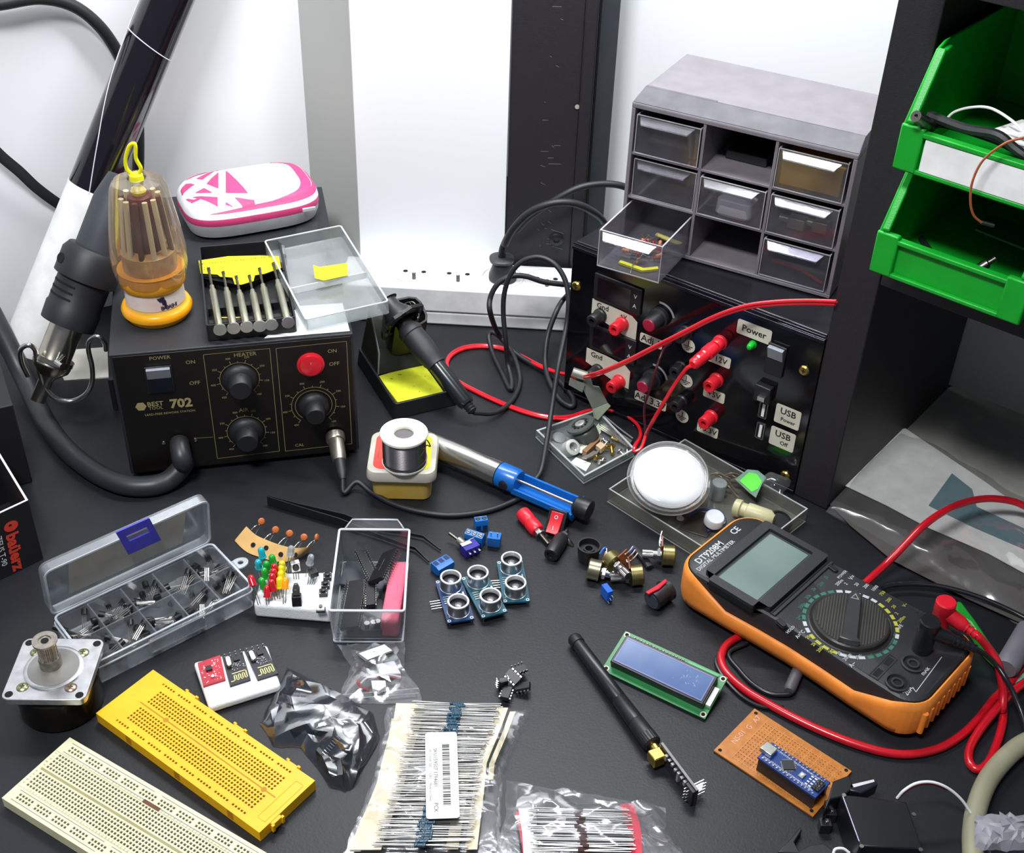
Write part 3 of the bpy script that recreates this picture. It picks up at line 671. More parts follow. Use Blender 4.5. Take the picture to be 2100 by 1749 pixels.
# funnel holder around the pen tip
hc = PA - ax*2
sd = ax.cross(Vector((0, 0, 1))).normalized(); up = sd.cross(ax)*-1; up = up if up.z > 0 else -up
HF = Matrix(((sd.x, up.x, ax.x, hc.x), (sd.y, up.y, ax.y, hc.y), (sd.z, up.z, ax.z, hc.z), (0, 0, 0, 1)))
m = M(HF); m.lathe([(17, 0), (17, 3), (14.5, 3), (13, -6), (9, -14), (8.5, -22), (11, -22)], 32, cap=False)
m.lathe([(24, 0), (24, 3), (21.5, 3), (21.5, 0), (24, 0)], 8, cap=False)
for i in range(6):
    a = R(60*i+10); m.v_ = 0; c, s_ = math.cos(a), math.sin(a)
    m.add([(16*c-2*s_, 16*s_+2*c, 0), (22.5*c-2*s_, 22.5*s_+2*c, 0), (22.5*c+2*s_, 22.5*s_-2*c, 0), (16*c+2*s_, 16*s_-2*c, 0), (16*c-2*s_, 16*s_+2*c, 3), (22.5*c-2*s_, 22.5*s_+2*c, 3), (22.5*c+2*s_, 22.5*s_-2*c, 3), (16*c+2*s_, 16*s_-2*c, 3)], [(0,3,2,1),(4,5,6,7),(0,1,5,4),(1,2,6,5),(2,3,7,6),(3,0,4,7)])
ob('funnel', m, STB, t, world=True)
wc = at(*K('A5', 400, 560), 66); WCM = TR((wc.x, wc.y, 0), math.atan2(xa.y, xa.x), rx=R(18)); m = M(WCM); m.shell(rrect(36, 34, 9, 2), 34, 72, 2, 2); wb = ob('wool_cup', m, STB, t, world=True)
m = M(WCM @ TR((0, 0, 60))); random.seed(3)
for i in range(26):
    a = random.random()*6.3; r_ = 5+random.random()*8; P = [(r_*math.cos(a+k*1.1)+random.uniform(-2, 2), r_*math.sin(a+k*1.1)+random.uniform(-2, 2), 4+random.uniform(0, 9)) for k in range(5)]
    m.tube(P, 0.35, 4)
ob('steel_wool', m, DSTEEL, t, world=True)
t = iron = thing('soldering_iron', 'black soldering iron resting in the stand, cord at its tail', 'soldering iron', (PB.x, PB.y, 0))
def lz(name, prof, mt, n=24):
    m = M(); m.lathe(prof, n, PA, ax); return ob(name, m, mt, t, world=True)
lz('ferrule', [(3.5, -16), (3.8, -8), (5.4, -8), (5.4, -2)], mat('brown_steel', '8a8078', 0.35, 0.9))
lz('nut', [(5.8, -3), (6.2, 0), (7.5, 1), (8.2, 6)], BLK)
lz('grip', [(8, 5), (11.2, 10), (11.4, 14), (10.6, 15), (11, 30), (9.8, 44), (8.6, 48), (8.9, 50), (8.4, 50.5)], mat('grip_rubber', '2a2c2f', 0.55, bump=0.3, bscale=1500))
lz('handle', [(7.6, 49), (7.6, 92), (6.6, 95)], mat('satin_black_handle', '202326', 0.25))
lz('strain_relief', [(5.6, 94), (5.6, PL-28), (4.8, PL-26)]+[(4.6-0.04*i+(0.8 if i % 2 else 0), PL-26+i*1.3) for i in range(20)]+[(2, PL+1)], RUB)

# ================================================================== power strip with plug
t = thing('power_strip', 'white four-outlet power strip along the foot of the boards', 'power strip', (0, 1078, 0), R(-2))
STW = mat('strip_white', 'eef0f1', 0.35)
W2 = WM[t.name].inverted(); fy = (W2 @ at(*K('A5', 1100, 752), 0)).y; by_ = 31
m = M(); m.prism([(-172, fy+1.5), (118, fy+1.5), (118, by_), (-172, by_)], 0.4, 15); m.prism([(-172, fy), (118, fy), (118, by_), (-172, by_)], 15.5, 42.5)
bd_ = ob('body', m, STW, t, bev=2.2)
for i, (k, x, y) in enumerate((('A5', 515, 395), ('A5', 830, 415), ('A5', 1150, 450), ('A5', 1465, 470))):
    p = W2 @ at(*K(k, x, y), 41); c = (p.x, (fy+by_)/2+0.5)
    m = M(); m.lathe([(21.4, 0), (21.2, 1.5), (20.4, 1.9), (19.8, 1.5), (19.6, -0.1)], 36, (c[0], c[1], 42.5), cap=False)
    m.lathe([(19.6, 0.15), (0.01, 0.15)], 36, (c[0], c[1], 42.5), cap=False)
    so = ob('socket', m, mat('socket_recess', 'dfe1e2', 0.4), t)
    m = M(); m.cyl((c[0]-9, c[1]+2, 42.6), (c[0]-9, c[1]+2, 42.9), 2.4); m.cyl((c[0]+9, c[1]+2, 42.6), (c[0]+9, c[1]+2, 42.9), 2.4); ob('hole', m, HOLE, so)
    if i != 2:
        m = M(); m.cyl((c[0]+1, c[1]-12, 42.6), (c[0]+1, c[1]-12, 49), 1.9, n=12); m.m = 1; m.cyl((c[0]+1, c[1]-12, 49), (c[0]+1, c[1]-12, 49.3), 1.3, n=12); ob('earth_pin', m, [DSTEEL, STEEL], so)
    else: c3 = WM[t.name] @ Vector((c[0], c[1], 42.7))
# plug
pt = aty(*K('A5', 1150, 240), c3.y-4)
t = thing('power_plug', 'black power plug standing in the power strip with its cord going up', 'plug', c3+Vector((0,0,0.4)))
tp = pt-c3
m = M(); m.loft([[(x*1.0+tp.x*q, y*1.0+tp.y*q, tp.z*q) for x, y in rrect(a, b, min(a, b)*0.42)] for q, a, b in ((0, 27, 30), (0.1, 27, 30), (0.4, 22, 24), (0.85, 15.5, 16), (0.86, 23, 23), (0.97, 24, 24), (1.0, 22, 22), (1.04, 13, 13))])
ob('plug_body', m, mat('plug_grey', '33353a', 0.5), t, sharp=50)
m = M()
cordP = [c3+tp*1.04, aty(*K('A5', 1160, 170), pt.y), aty(*K('A5', 1195, 90), pt.y), aty(*K('D1', 1300, 1370), pt.y-6), aty(*K('D1', 1345, 1285), pt.y-10), aty(*K('D1', 1440, 1190), pt.y-14), aty(*K('D1', 1560, 1140), pt.y-16), aty(*K('D1', 1680, 1138), pt.y-14), aty(*K('D1', 1780, 1180), pt.y-8), aty(*K('D1', 1855, 1250), pt.y+6), aty(*K('D1', 1900, 1400), pt.y+16)]
m.tube(cordP, 3.6, 10); ob('cord', m, RUB, t, world=True)
m = M(); m.tube([aty(*K('D1', 1370, 1290), 1100), aty(*K('D1', 1450, 1210), 1094), aty(*K('D1', 1590, 1115), 1090), aty(*K('D1', 1720, 1050), 1092), aty(*K('D1', 1860, 1030), 1096), aty(*K('D1', 1980, 1050), 1100), aty(*K('D1', 2100, 1120), 1110)], 3.4, 10)
tag(ob('mains_cable', m, RUB), 'black mains cable arching from the black upright to behind the drawer cabinet', 'cable')
# iron cord (one cable from the tail of the iron to the station connector)
TU = [PB+ax*1, at(*K('A5', 1100, 1352), 6), at(*K('A5', 1220, 1270), 3), at(*K('A5', 1278, 1150), 3), at(*K('A5', 1270, 1040), 7), at(*K('A5', 1225, 920), 11), at(*K('A5', 1150, 820), 15), at(*K('A5', 1085, 775), 16), at(*K('A5', 1058, 810), 12), at(*K('A5', 1085, 920), 5), at(*K('A5', 1150, 1060), 2.6), at(*K('A5', 1212, 1185), 2.6), at(*K('A5', 1222, 1120), 5), at(*K('A5', 1195, 1000), 12), at(*K('A5', 1180, 840), 36)]
TU += [aty(*K('A5', x, y), d) for x, y, d in ((1162, 640, 985), (1172, 480, 988), (1225, 340, 990), (1310, 260, 990), (1420, 235, 988), (1530, 285, 982), (1605, 400, 974), (1630, 560, 964), (1610, 760, 952))]
TU += [at(*K('A5', 1560, 1000), 52), at(*K('A5', 1520, 1250), 30), at(*K('A5', 1490, 1450), 18), at(*K('A5', 1440, 1740), 8), at(*K('B5', 1380, 520), 3.5), at(*K('B5', 1330, 600), 2.4), at(*K('B5', 1270, 655), 2.4), at(*K('B5', 1080, 738), 2.4), at(*K('B5', 900, 778), 2.4), at(*K('B5', 700, 788), 2.4), at(*K('B5', 480, 755), 2.4), at(*K('B5', 300, 698), 2.6), at(*K('B5', 150, 615), 4), at(*K('B5', 40, 540), 8), BOOT+Vector((2, -8, -8)), BOOT]
m = M(); m.tube(TU, 2.3, 10); ob('cord', m, RUB, iron, world=True)
m = M(); m.tube([aty(*K('A5', x, y), d) for x, y, d in ((1700, 440, 1010), (1600, 432, 1008), (1450, 412, 1004), (1320, 372, 1002), (1210, 375, 1000), (1120, 430, 998), (1068, 530, 994), (1070, 640, 988))]+[at(*K('A5', 1130, 790), 20), at(*K('A5', 1250, 925), 6), at(*K('A5', 1440, 1045), 3), at(*K('A5', 1560, 1120), 3), at(*K('A5', 1660, 1240), 3), at(*K('A5', 1655, 1305), 3), at(*K('A5', 1570, 1260), 3), at(*K('A5', 1490, 1120), 6), at(*K('A5', 1462, 980), 12), at(*K('A5', 1480, 800), 28), at(*K('A5', 1540, 630), 46), at(*K('A5', 1600, 530), 54)]+[aty(*K('A5', 1690, 450), 1004)], 2.5, 10)
tag(ob('supply_cord', m, RUB), 'black double cord looping behind the iron cord beside the bench supply', 'cord')

# ================================================================== bench power supply
PO = Vector((48.4, 948.7, 0)); PYW = -0.623
t = psu = thing('bench_power_supply', 'black home-made bench power supply with labelled sockets under the drawer cabinet', 'power supply', PO, PYW)
GLB = mat('gloss_black_panel', '0c0b10', 0.12, coat=0.3, var=0.1)
def pp(x, y, k='A6', off=0):
    o = PO + Vector((-math.sin(PYW), math.cos(PYW), 0))*off; return onplane(*K(k, x, y), o, PYW)
m = M(); m.box(-2, 229.5, 4, 168, 2, 155); ob('housing', m, mat('black_sheet', '18171c', 0.3, bump=0.2), t, bev=1)
m = M(); m.box(-3, 230, 0, 4, 0.4, 153); ob('front_panel', m, GLB, t, bev=0.4)
for q_ in ((-1.6, 1, 149.5, 152.6), (-0.8, 1, 154, 155.6), (-1, 0.5, 3, 5)): m = M(); m.box(-3.2, 230, *q_); ob('frame_rail', m, mat('dark_steel_rail', '3a3844', 0.2, 0.8), t, bev=0.4)
m = M(); m.lathe([(4.5, 0), (4.2, 1.2), (1, 1.6)], 16, (20, 30, 155)); ob('top_screw', m, BRASS, t)
for x, y in ((105, 400), (1590, 950), (1465, 1635)):
    u, z = pp(x, y); m = M(); m.lathe([(4.4, 0), (4.4, 1), (3.4, 2.2), (1.4, 2.4)], 20, (u, -0.1, z), (0,-1,0))
    sc_ = ob('screw', m, BRASS, t); m = M(); m.cbox(u, -2.6, z, 3.6, 0.2, 0.8); m.cbox(u, -2.65, z, 0.8, 0.2, 3.6); ob('cross', m, HOLE, sc_)
for n_, q in enumerate((((210, 275), (510, 385), (500, 560), (245, 520)), ((185, 660), (480, 780), (468, 925), (190, 860)))):
    if n_ == 0: P = [(24, 134), (67, 133.5), (67, 113), (24, 113)]
    else: P = [(x_-0.5, z_-50) for x_, z_ in [(24, 134), (67, 133.5), (67, 113), (24, 113)]]
    m = M(); m.box(P[0][0]-2, P[1][0]+2, -2.5, 0, P[2][1]-2, P[0][1]+2); b_ = ob('meter_bezel', m, BLK, t, bev=0.8)
    m = M(); m.box(P[0][0]+2, P[1][0]-8, -2.8, -2.4, P[2][1]+1, P[0][1]-1); ob('meter_window', m, mat('smoked_window', '1c1018', 0.1), b_)
    m = M(); m.text('V', 4, (P[1][0]-3.5, -2.6, P[0][1]-6), (1,0,0), (0,0,1)); m.text('A', 4, (P[1][0]-3.5, -2.6, P[0][1]-15), (1,0,0), (0,0,1)); ob('unit_mark', m, INKW, b_)
def label(x, y, w_, h_, txt, size, cut=0, lay=None, off=0.5, pos=None):
    u, z = pos or pp(x, y); m = M()
    P = rrect(w_, h_, 1.6, cx=u, cy=z)
    if cut: P = [(u-w_/2, z+h_/2), (u-w_*0.08, z+h_/2), (u+w_*0.38, z+h_/2-2), (u+w_/2, z+h_/2-6), (u+w_/2, z-h_/2), (u+w_*0.30, z-h_/2), (u-w_/2, z-h_*0.1)]
    m.add([(a, -0.35, b) for a, b in P]+[(a, 0, b) for a, b in P], [tuple(range(len(P)))]+[(i, len(P)+i, len(P)+(i+1) % len(P), (i+1) % len(P)) for i in range(len(P))])
    l = ob('label_plate', m, mat('cream_label', 'd6d2c0', 0.45), t)
    m = M()
    for s_, sz, dx, dz in (lay or [(txt, size, 0, 0)]): m.text(s_, sz, (u+dx, -0.4, z+dz), (1,0,0), (0,0,1), bold=0.02)
    ob('label_text', m, INKD, l)
G = [('Gnd', 5.2, -12, 7.8), ('+V', 4.2, 9, 6.6)]
label(0, 0, 46, 24, '', 0, 1, G, pos=(43.5, 97)); label(0, 0, 46, 24, '', 0, 1, G, pos=(41.5, 46))
u, z = pp(1262, 700); label(0, 0, 30, 13, 'Power', 6, pos=(u, z))
u, z = pp(1480, 1255); label(0, 0, 22, 18, '', 0, 0, [('USB', 6, 0, 3.5), ('Power', 3.6, 1, -4)], pos=(u, z))
u, z = pp(1445, 1400); label(0, 0, 22, 18, '', 0, 0, [('USB', 6, 0, 3.5), ('Off', 3.8, 2, -4)], pos=(u, z))
for x, y, s_, w_ in ((1030, 880, '+12V', 22), (1000, 1112, '+5V', 20), (958, 1340, '+3.3V', 20)):
    u, z = pp(x, y); label(0, 0, w_, 10, s_, 5.4, pos=(u, z))
u, z = pp(590, 760); label(0, 0, 22, 9, 'Adj 1', 6.6, pos=(u, z)); u, z = pp(585, 1150); label(0, 0, 32, 9, 'Adj 3.3V', 6.6, pos=(u, z))
for x, y in ((833, 790), (818, 1018), (792, 1250)):
    u, z = pp(x, y); m = M(); m.add([(u+6.4*math.cos(R(15*i)), -0.35, z+6.4*math.sin(R(15*i))) for i in range(24)], [tuple(range(24))])
    l = ob('earth_label', m, mat('cream_label', 'd6d2c0', 0.45), t); m = M()
    for k_, (w_, dz) in enumerate(((8.6, -0.6), (5.6, -2.2), (2.6, -3.8))): rline(m, (u-w_/2, z+dz), (u+w_/2, z+dz), 0.8, -0.45)
    rline(m, (u, z-0.6), (u, z+4.6), 0.8, -0.45); ob('earth_symbol', m, INKD, l)
def jack(x, y, mt, nm, ln=14, r_=5.6):
    u, z = pp(x, y); m = M(); m.lathe([(r_+0.8, 0), (r_+0.8, 2), (r_, 3), (r_, ln-1), (r_-0.6, ln), (2.5, ln), (2.3, ln-7)], 28, (u, -0.4, z), (0,-1,0)); o = ob(nm, m, mt, t)
    m = M(); m.cyl((u, -ln+5.5, z), (u, -ln+5, z), 2.4, n=16); ob('bore', m, HOLE, o); return u, z, ln
jack(405, 645, RED, 'red_socket'); jack(385, 1020, RED, 'red_socket'); jack(1020, 1010, RED, 'red_socket'); jack(985, 1250, RED, 'red_socket')
jack(262, 590, BLK, 'black_socket'); jack(245, 950, BLK, 'black_socket'); jack(790, 930, BLK, 'black_socket', 12); jack(790, 1150, BLK, 'black_socket', 12); jack(820, 700, BLK, 'black_socket', 12)
ub, zb2, _ = jack(1045, 765, RED, 'red_socket', 10)
for x, y in ((650, 600), (608, 1000)):
    u, z = pp(x, y); m = M(); m.lathe([(9, 0), (9, 4), (7.4, 5), (6.4, 17), (5.6, 18)], 30, (u, -0.4, z), (0,-1,0)); k_ = ob('knob', m, RUB, t)
    m = M(); m.lathe([(5.6, 18), (5.0, 18.8), (1, 19)], 24, (u, -0.4, z), (0,-1,0)); ob('knob_cap', m, mat('crimson_cap', 'a01038', 0.35), k_)
    m = M(); arc(m, u, z, 12, 15, 100, 2.0); m.v = [Vector((v.x, -0.3, v.z)) for v in m.v]; ob('scale_arc', m, mat('grey_arc', '9c9c9c', 0.5), t)
u, z = pp(1255, 780); m = M(); m.lathe([(3.4, 0), (3.4, 1), (2.8, 1.2), (2.8, 5), (2, 7), (0.6, 7.8)], 20, (u, -0.3, z), (0,-1,0)); ob('power_led', m, mat('green_lens', '12b030', 0.2, sss=0.3), t, label='green indicator light')
u, z = pp(1405, 880); m = M(); m.box(u-8, u+8, -2.5, 0, z-14, z+14); k_ = ob('rocker_switch', m, BLK, t, bev=0.8)
m = M(); m.add([(u-6.5, -2.6, z+1), (u+6.5, -2.6, z+1), (u+6.5, -6.5, z+12), (u-6.5, -6.5, z+12), (u-6.5, -2.6, z+12.5), (u+6.5, -2.6, z+12.5)], [(0,1,2,3), (3,2,5,4), (0,3,4), (1,5,2)]); ob('rocker', m, mat('grey_rocker', '8f929c', 0.4), k_)
u, z = pp(1335, 1090); m = M(); m.box(u-7, u+7, -7, 0, z-7, z+8); k_ = ob('slide_switch', m, BLK, t, bev=0.8); m = M(); m.box(u-2, u+4, -9.5, -7, z-4, z); ob('slider', m, STEEL, k_)
for x, y in ((1322, 1210), (1302, 1345)):
    u, z = pp(x, y); m = M(); m.ring(rrect(7.4, 15.5, 0.8, cx=u, cy=z), rrect(6, 14, 0.5, cx=u, cy=z), 0, 1); m.v = [Vector((v.x, -v.z, v.y)) for v in m.v]; k_ = ob('usb_port', m, TIN, t)
    m = M(); m.box(u-3, u+3, -0.4, -0.15, z-7, z+7); ob('port_opening', m, HOLE, k_); m = M(); m.box(u-1, u+1.4, -1, -0.4, z-6, z+6); ob('contact_tongue', m, WHT, k_)
# red banana plug
NV = Vector((math.sin(PYW), -math.cos(PYW), 0))
def PW(u, v, z): return WM[psu.name] @ Vector((u, v, z))
b0 = PW(ub, -11, zb2); b1p = pp(858, 918, off=-38); b1 = PW(b1p[0], -38, b1p[1]); ax2 = (b1-b0).normalized(); BL_ = (b1-b0).length
t = thing('banana_plug', 'red banana plug stacked into the twelve volt socket', 'plug', (b0.x, b0.y, 0))
m = M(); m.lathe([(2, -6), (2, 0), (5.6, 0.5), (6, 3), (6, 10), (5, 11), (5.2, 13), (5.2, 20), (4.9, 22), (4.9, BL_-2), (3.4, BL_)], 24, b0, ax2); ob('plug_body', m, RED, t, world=True)
for d_ in (12, 19): 
    pq = b0+ax2*d_+Vector((-0.3, -0.5, 0.8)).normalized()*4.7; m = M(); m.lathe([(1.6, 0), (1.4, 0.8), (0.4, 0.9)], 14, pq, Vector((-0.3, -0.5, 0.8))); ob('screw', m, STEEL, t, world=True)
# red twin lead
def pth(L):
    out = []
    for k, x, y, md, v in L:
        if md == 'z': out.append(at(*K(k, x, y), v))
        elif md == 'p': u, z = pp(x, y, k, v); out.append(PW(u, v, z))
        else: out.append(aty(*K(k, x, y), v))
    return out
LD = pth([('A6', 1790, 520, 'p', -3), ('A6', 1765, 520, 'p', -3.5), ('A6', 1600, 515, 'p', -8), ('A6', 1400, 522, 'p', -14), ('A6', 1200, 548, 'p', -20), ('A6', 1000, 615, 'p', -26), ('A6', 800, 715, 'p', -30), ('A6', 600, 815, 'p', -34), ('A6', 400, 915, 'p', -36), ('A6', 200, 992, 'p', -34), ('A6', 60, 1002, 'z', 14),
          ('A5', 1650, 1098, 'z', 10), ('A5', 1450, 1022, 'z', 7.8), ('A5', 1270, 930, 'z', 1.8), ('A5', 1130, 878, 'z', 1.8), ('A5', 1000, 866, 'z', 1.8), ('A5', 880, 880, 'z', 1.8), ('A5', 790, 925, 'z', 1.8), ('A5', 756, 985, 'z', 1.8), ('A5', 778, 1060, 'z', 1.8), ('A5', 835, 1120, 'z', 2), ('A5', 1000, 1208, 'z', 2), ('A5', 1180, 1288, 'z', 2), ('A5', 1350, 1348, 'z', 2), ('A5', 1500, 1378, 'z', 2), ('A5', 1640, 1375, 'z', 2),
          ('B7', 420, 392, 'z', 2), ('B7', 560, 395, 'z', 2), ('B7', 660, 430, 'z', 2), ('B7', 735, 490, 'z', 6), ('B7', 755, 560, 'z', 12), ('B7', 720, 625, 'z', 14), ('B7', 715, 665, 'z', 12), ('B7', 760, 640, 'z', 14), ('B7', 790, 560, 'z', 20)])
t = thing('red_twin_lead', 'glossy red twin lead looping over the worktop in front of the supply', 'lead', (LD[17].x, LD[17].y, 0))
REDL = mat('red_lead', 'dc1a2a', 0.25, coat=0.3)
off = Vector((0, 0, 0))
m = M(); m.tube(LD, 1.45, 8); ob('conductor', m, REDL, t, world=True)
LD2 = [p+(Vector((0.2, -0.8, 3.0)) if i < 12 else (Vector((0.9, -3.3, 0)) if 12 <= i < 26 else Vector((0, -2.6, 1.8)))) for i, p in enumerate(LD)]
m = M(); m.tube(LD2, 1.45, 8); ob('conductor', m, REDL, t, world=True)
m = M(); m.tube([LD[-1], *pth([('B7', 830, 480, 'p', -44), ('B7', 900, 360, 'p', -44), ('B7', 980, 230, 'p', -42), ('B7', 1060, 120, 'p', -40)]), b1+ax2*1], 1.7, 8); ob('red_tail', m, REDL, t, world=True)
m = M(); m.tube([LD2[-1], *pth([('A6', 545, 1200, 'p', -30), ('A6', 580, 1080, 'p', -28), ('A6', 620, 950, 'p', -24), ('A6', 668, 820, 'p', -14), ('A6', 720, 770, 'p', -12)])], 1.1, 8); ob('dark_tail', m, mat('dark_maroon_wire', '4a1420', 0.35), t, world=True)

# ================================================================== nine-drawer cabinet
CO = Vector((85.2, 954.2, 156.2)); CY = -0.48; CW_, CH, CD = 182.6, 121.5, 106
t = cab_ = thing('drawer_cabinet', 'grey plastic small-parts cabinet on the bench supply, drawers missing', 'drawer cabinet', CO, CY)
CG = mat('cabinet_grey', '7c767c', 0.45, bump=0.2); CGD = mat('cabinet_dark_grey', '4a484d', 0.5)
m = M(); bt = 3.2
m.box(0, CW_, 0, CD, 0, bt); m.box(0, bt, 0, CD, bt, CH-bt); m.box(CW_-bt, CW_, 0, CD, bt, CH-bt); m.box(0, CW_, 0, CD, CH-bt, CH)
ob('shell', m, CG, t, bev=0.5)
m = M(); m.box(bt, CW_-bt, CD-2, CD, bt, CH-bt); ob('back', m, CGD, t)
colw = (CW_-2*bt)/3; roww = (CH-2*bt)/3
for i in (1, 2):
    m = M(); m.box(bt+colw*i-1.2, bt+colw*i+1.2, 0.6, CD-2, bt, CH-bt); ob('upright_divider', m, CG, t, bev=0.3)
    m = M(); m.box(bt, CW_-bt, 0.8, CD-2, bt+roww*i-1, bt+roww*i+1); ob('cell_floor', m, CG, t, bev=0.3)
m = M(); V = [(0, 0, CH), (CW_, 0, CH), (CW_, 0.4, CH+1), (0, 0.4, CH+1), (2, 20, CH+7.5), (CW_-2, 20, CH+7.5), (2, CD, CH+7.5), (CW_-2, CD, CH+7.5), (0, CD, CH), (CW_, CD, CH)]
m.add(V, [(0,1,2,3), (3,2,5,4), (4,5,7,6), (6,7,9,8), (0,3,4,6,8), (1,9,7,5,2), (0,8,9,1)]); ob('top_cover', m, mat('cabinet_top_grey', '767176', 0.55), t)
m = M(); m.add([(0.5, 0.7, CH+1.6), (CW_-0.5, 0.7, CH+1.6), (CW_-2, 20, CH+7.9), (2, 20, CH+7.9)], [(0,1,2,3)]); m.box(2.2, 62, 20, 23, CH+7.5, CH+8); m.box(62.3, CW_-2.2, 20, 21, CH+7.5, CH+8)
ob('dark_tape', m, mat('dark_grey_tape', '5c5a60', 0.45, c2='4c4a50'), t)
DR = clear('drawer_plastic', 'e6e6ea', 0.03, 'c8c4cc', 0.12, 0.45, edge=0.45); DRE = clear('drawer_edge', 'ffffff', 0.4, 'd8d6de', 0.12, 0.6, edge=0.6)
def drawer(c, r_, v0, label, yw=0, dz=0):
    """c column, r_ row from the top, v0 how far the front stands out (negative = pulled out)"""
    x0 = bt+colw*c+2; z0 = bt+roww*(2-r_)+1.2+dz; w_, h_, d_ = colw-4.2, roww-4, 88
    T = TR((x0+w_/2, v0, z0), yw)
    m = M(T); P = [(-w_/2, 0), (w_/2, 0), (w_/2, d_), (-w_/2, d_)]; m.shell(P, 0.2, h_*0.93, 1.1, 1.0); d = ob('drawer', m, DR, cab_, label=label)
    m = M(T); m.ring(P, inset(P, 1.2), h_*0.93, h_*0.93+0.5); m.box(-w_/2, w_/2, -0.5, 0, 0, 0.9); m.box(-w_/2, -w_/2+0.7, -0.5, 0, 0, h_*0.93); m.box(w_/2-0.7, w_/2, -0.5, 0, 0, h_*0.93); ob('rim', m, DRE, d)
    m = M(T); m.add([(-w_/2+3, -0.5, h_-5), (w_/2-7, -0.5, h_-5), (w_/2-9, -6, h_-8), (-w_/2+6, -6, h_-8), (-w_/2+3, -0.5, h_-3), (w_/2-5, -0.5, h_-3), (w_/2-9, -6.6, h_-6.6), (-w_/2+6, -6.6, h_-6.6)], [(0,1,2,3),(7,6,5,4),(3,2,6,7),(0,3,7,4),(1,5,6,2)]); ob('pull_handle', m, DR2, d)
    return WM[cab_.name] @ T
DR2 = clear('handle_plastic', 'e8e8ee', 0.08, 'b4b2ba', 0.12, 0.4, edge=0.3)
drawer(0, 0, 0.2, None)
drawer(2, 0, 0.2, None)
drawer(0, 1, 3, None, dz=-0.2)
drawer(1, 1, 0.2, None)
drawer(2, 1, 0.2, None)
drawer(2, 2, 0.2, None)
dO = drawer(0, 2, -56, 'clear drawer pulled far out at the bottom left', 0, 0)
def cabobj(nm, m, mt, lb, cat, grp=None, **k):
    m.v = [WM[cab_.name] @ v for v in m.v]; return tag(ob(nm, m, mt, **k), lb, cat, grp)
r0z = lambda r_: bt+roww*(2-r_)+3.5
m = M(); m.box(bt+colw*2+5, bt+colw*3-6, 4, 50, r0z(0), r0z(0)+22); cabobj('yellow_card_block', m, mat('mustard_card', 'c89a30', 0.6), 'mustard yellow block behind the top right drawer front', 'block', bev=1)
m = M(); m.loft([[(bt+colw*1.5+2+x, 14+y, r0z(1)+z) for x, y in rrect(a, b, 4)] for z, a, b in ((0, 26, 22), (3, 30, 26), (14, 29, 25), (18, 22, 18))]); cabobj('white_part', m, WHT, 'white rounded plastic part in the middle drawer', 'plastic part')
m = M(); m.loft([[(bt+colw+16+x, 20+y, r0z(1)+z) for x, y in rrect(a, b, 4)] for z, a, b in ((0, 22, 26), (4, 24, 28), (12, 18, 20))]); cabobj('green_coil', m, mat('dull_green', '3e5a4a', 0.6, c2='4a3e36'), 'dull green bundle in the middle drawer', 'bundle')
for i, (x, y, L_) in enumerate(((bt+colw*2+22, 16, 14), (bt+colw*2+40, 20, 12))):
    m = M(); m.box(x-L_/2, x+L_/2, y-5, y+5, r0z(1), r0z(1)+9); m.cyl((x-L_/2-8, y, r0z(1)+5), (x-L_/2, y, r0z(1)+5), 3); cabobj('metal_connector', m, mat('pale_metal', 'aaa69c', 0.35, 0.8), ('larger pale metal connector in the right middle drawer', 'smaller pale metal connector beside it in the right middle drawer')[i], 'connector', bev=0.5)
m = M(); m.tube([(bt+colw*2+6, 20, r0z(2)+2), (bt+colw*2+20, 16, r0z(2)+4), (bt+colw*2+34, 10, r0z(2)+6), (bt+colw*3-6, 6, r0z(2)+2)], 1.2, 8); cabobj('red_wire', m, REDW, 'short red wire inside the bottom right drawer', 'wire')
for i in range(2):
    m = M(); m.cyl((bt+colw-12+i*4, 10, r0z(0)), (bt+colw-16+i*7, 14, r0z(0)+20), 1.5, 2.4, 10); cabobj('metal_pin', m, STEEL, ('thin bright metal pin leaning in the top left drawer', 'second bright pin crossing the first in the top left drawer')[i], 'pin')
m = M(); m.box(bt+colw+10, bt+colw*2-14, 30, 80, bt+roww*2+1.2, bt+roww*2+9); cabobj('dark_bar', m, mat('dark_bar', '2c2c30', 0.3), 'dark bar lying in the empty top middle cell', 'bar', bev=1)
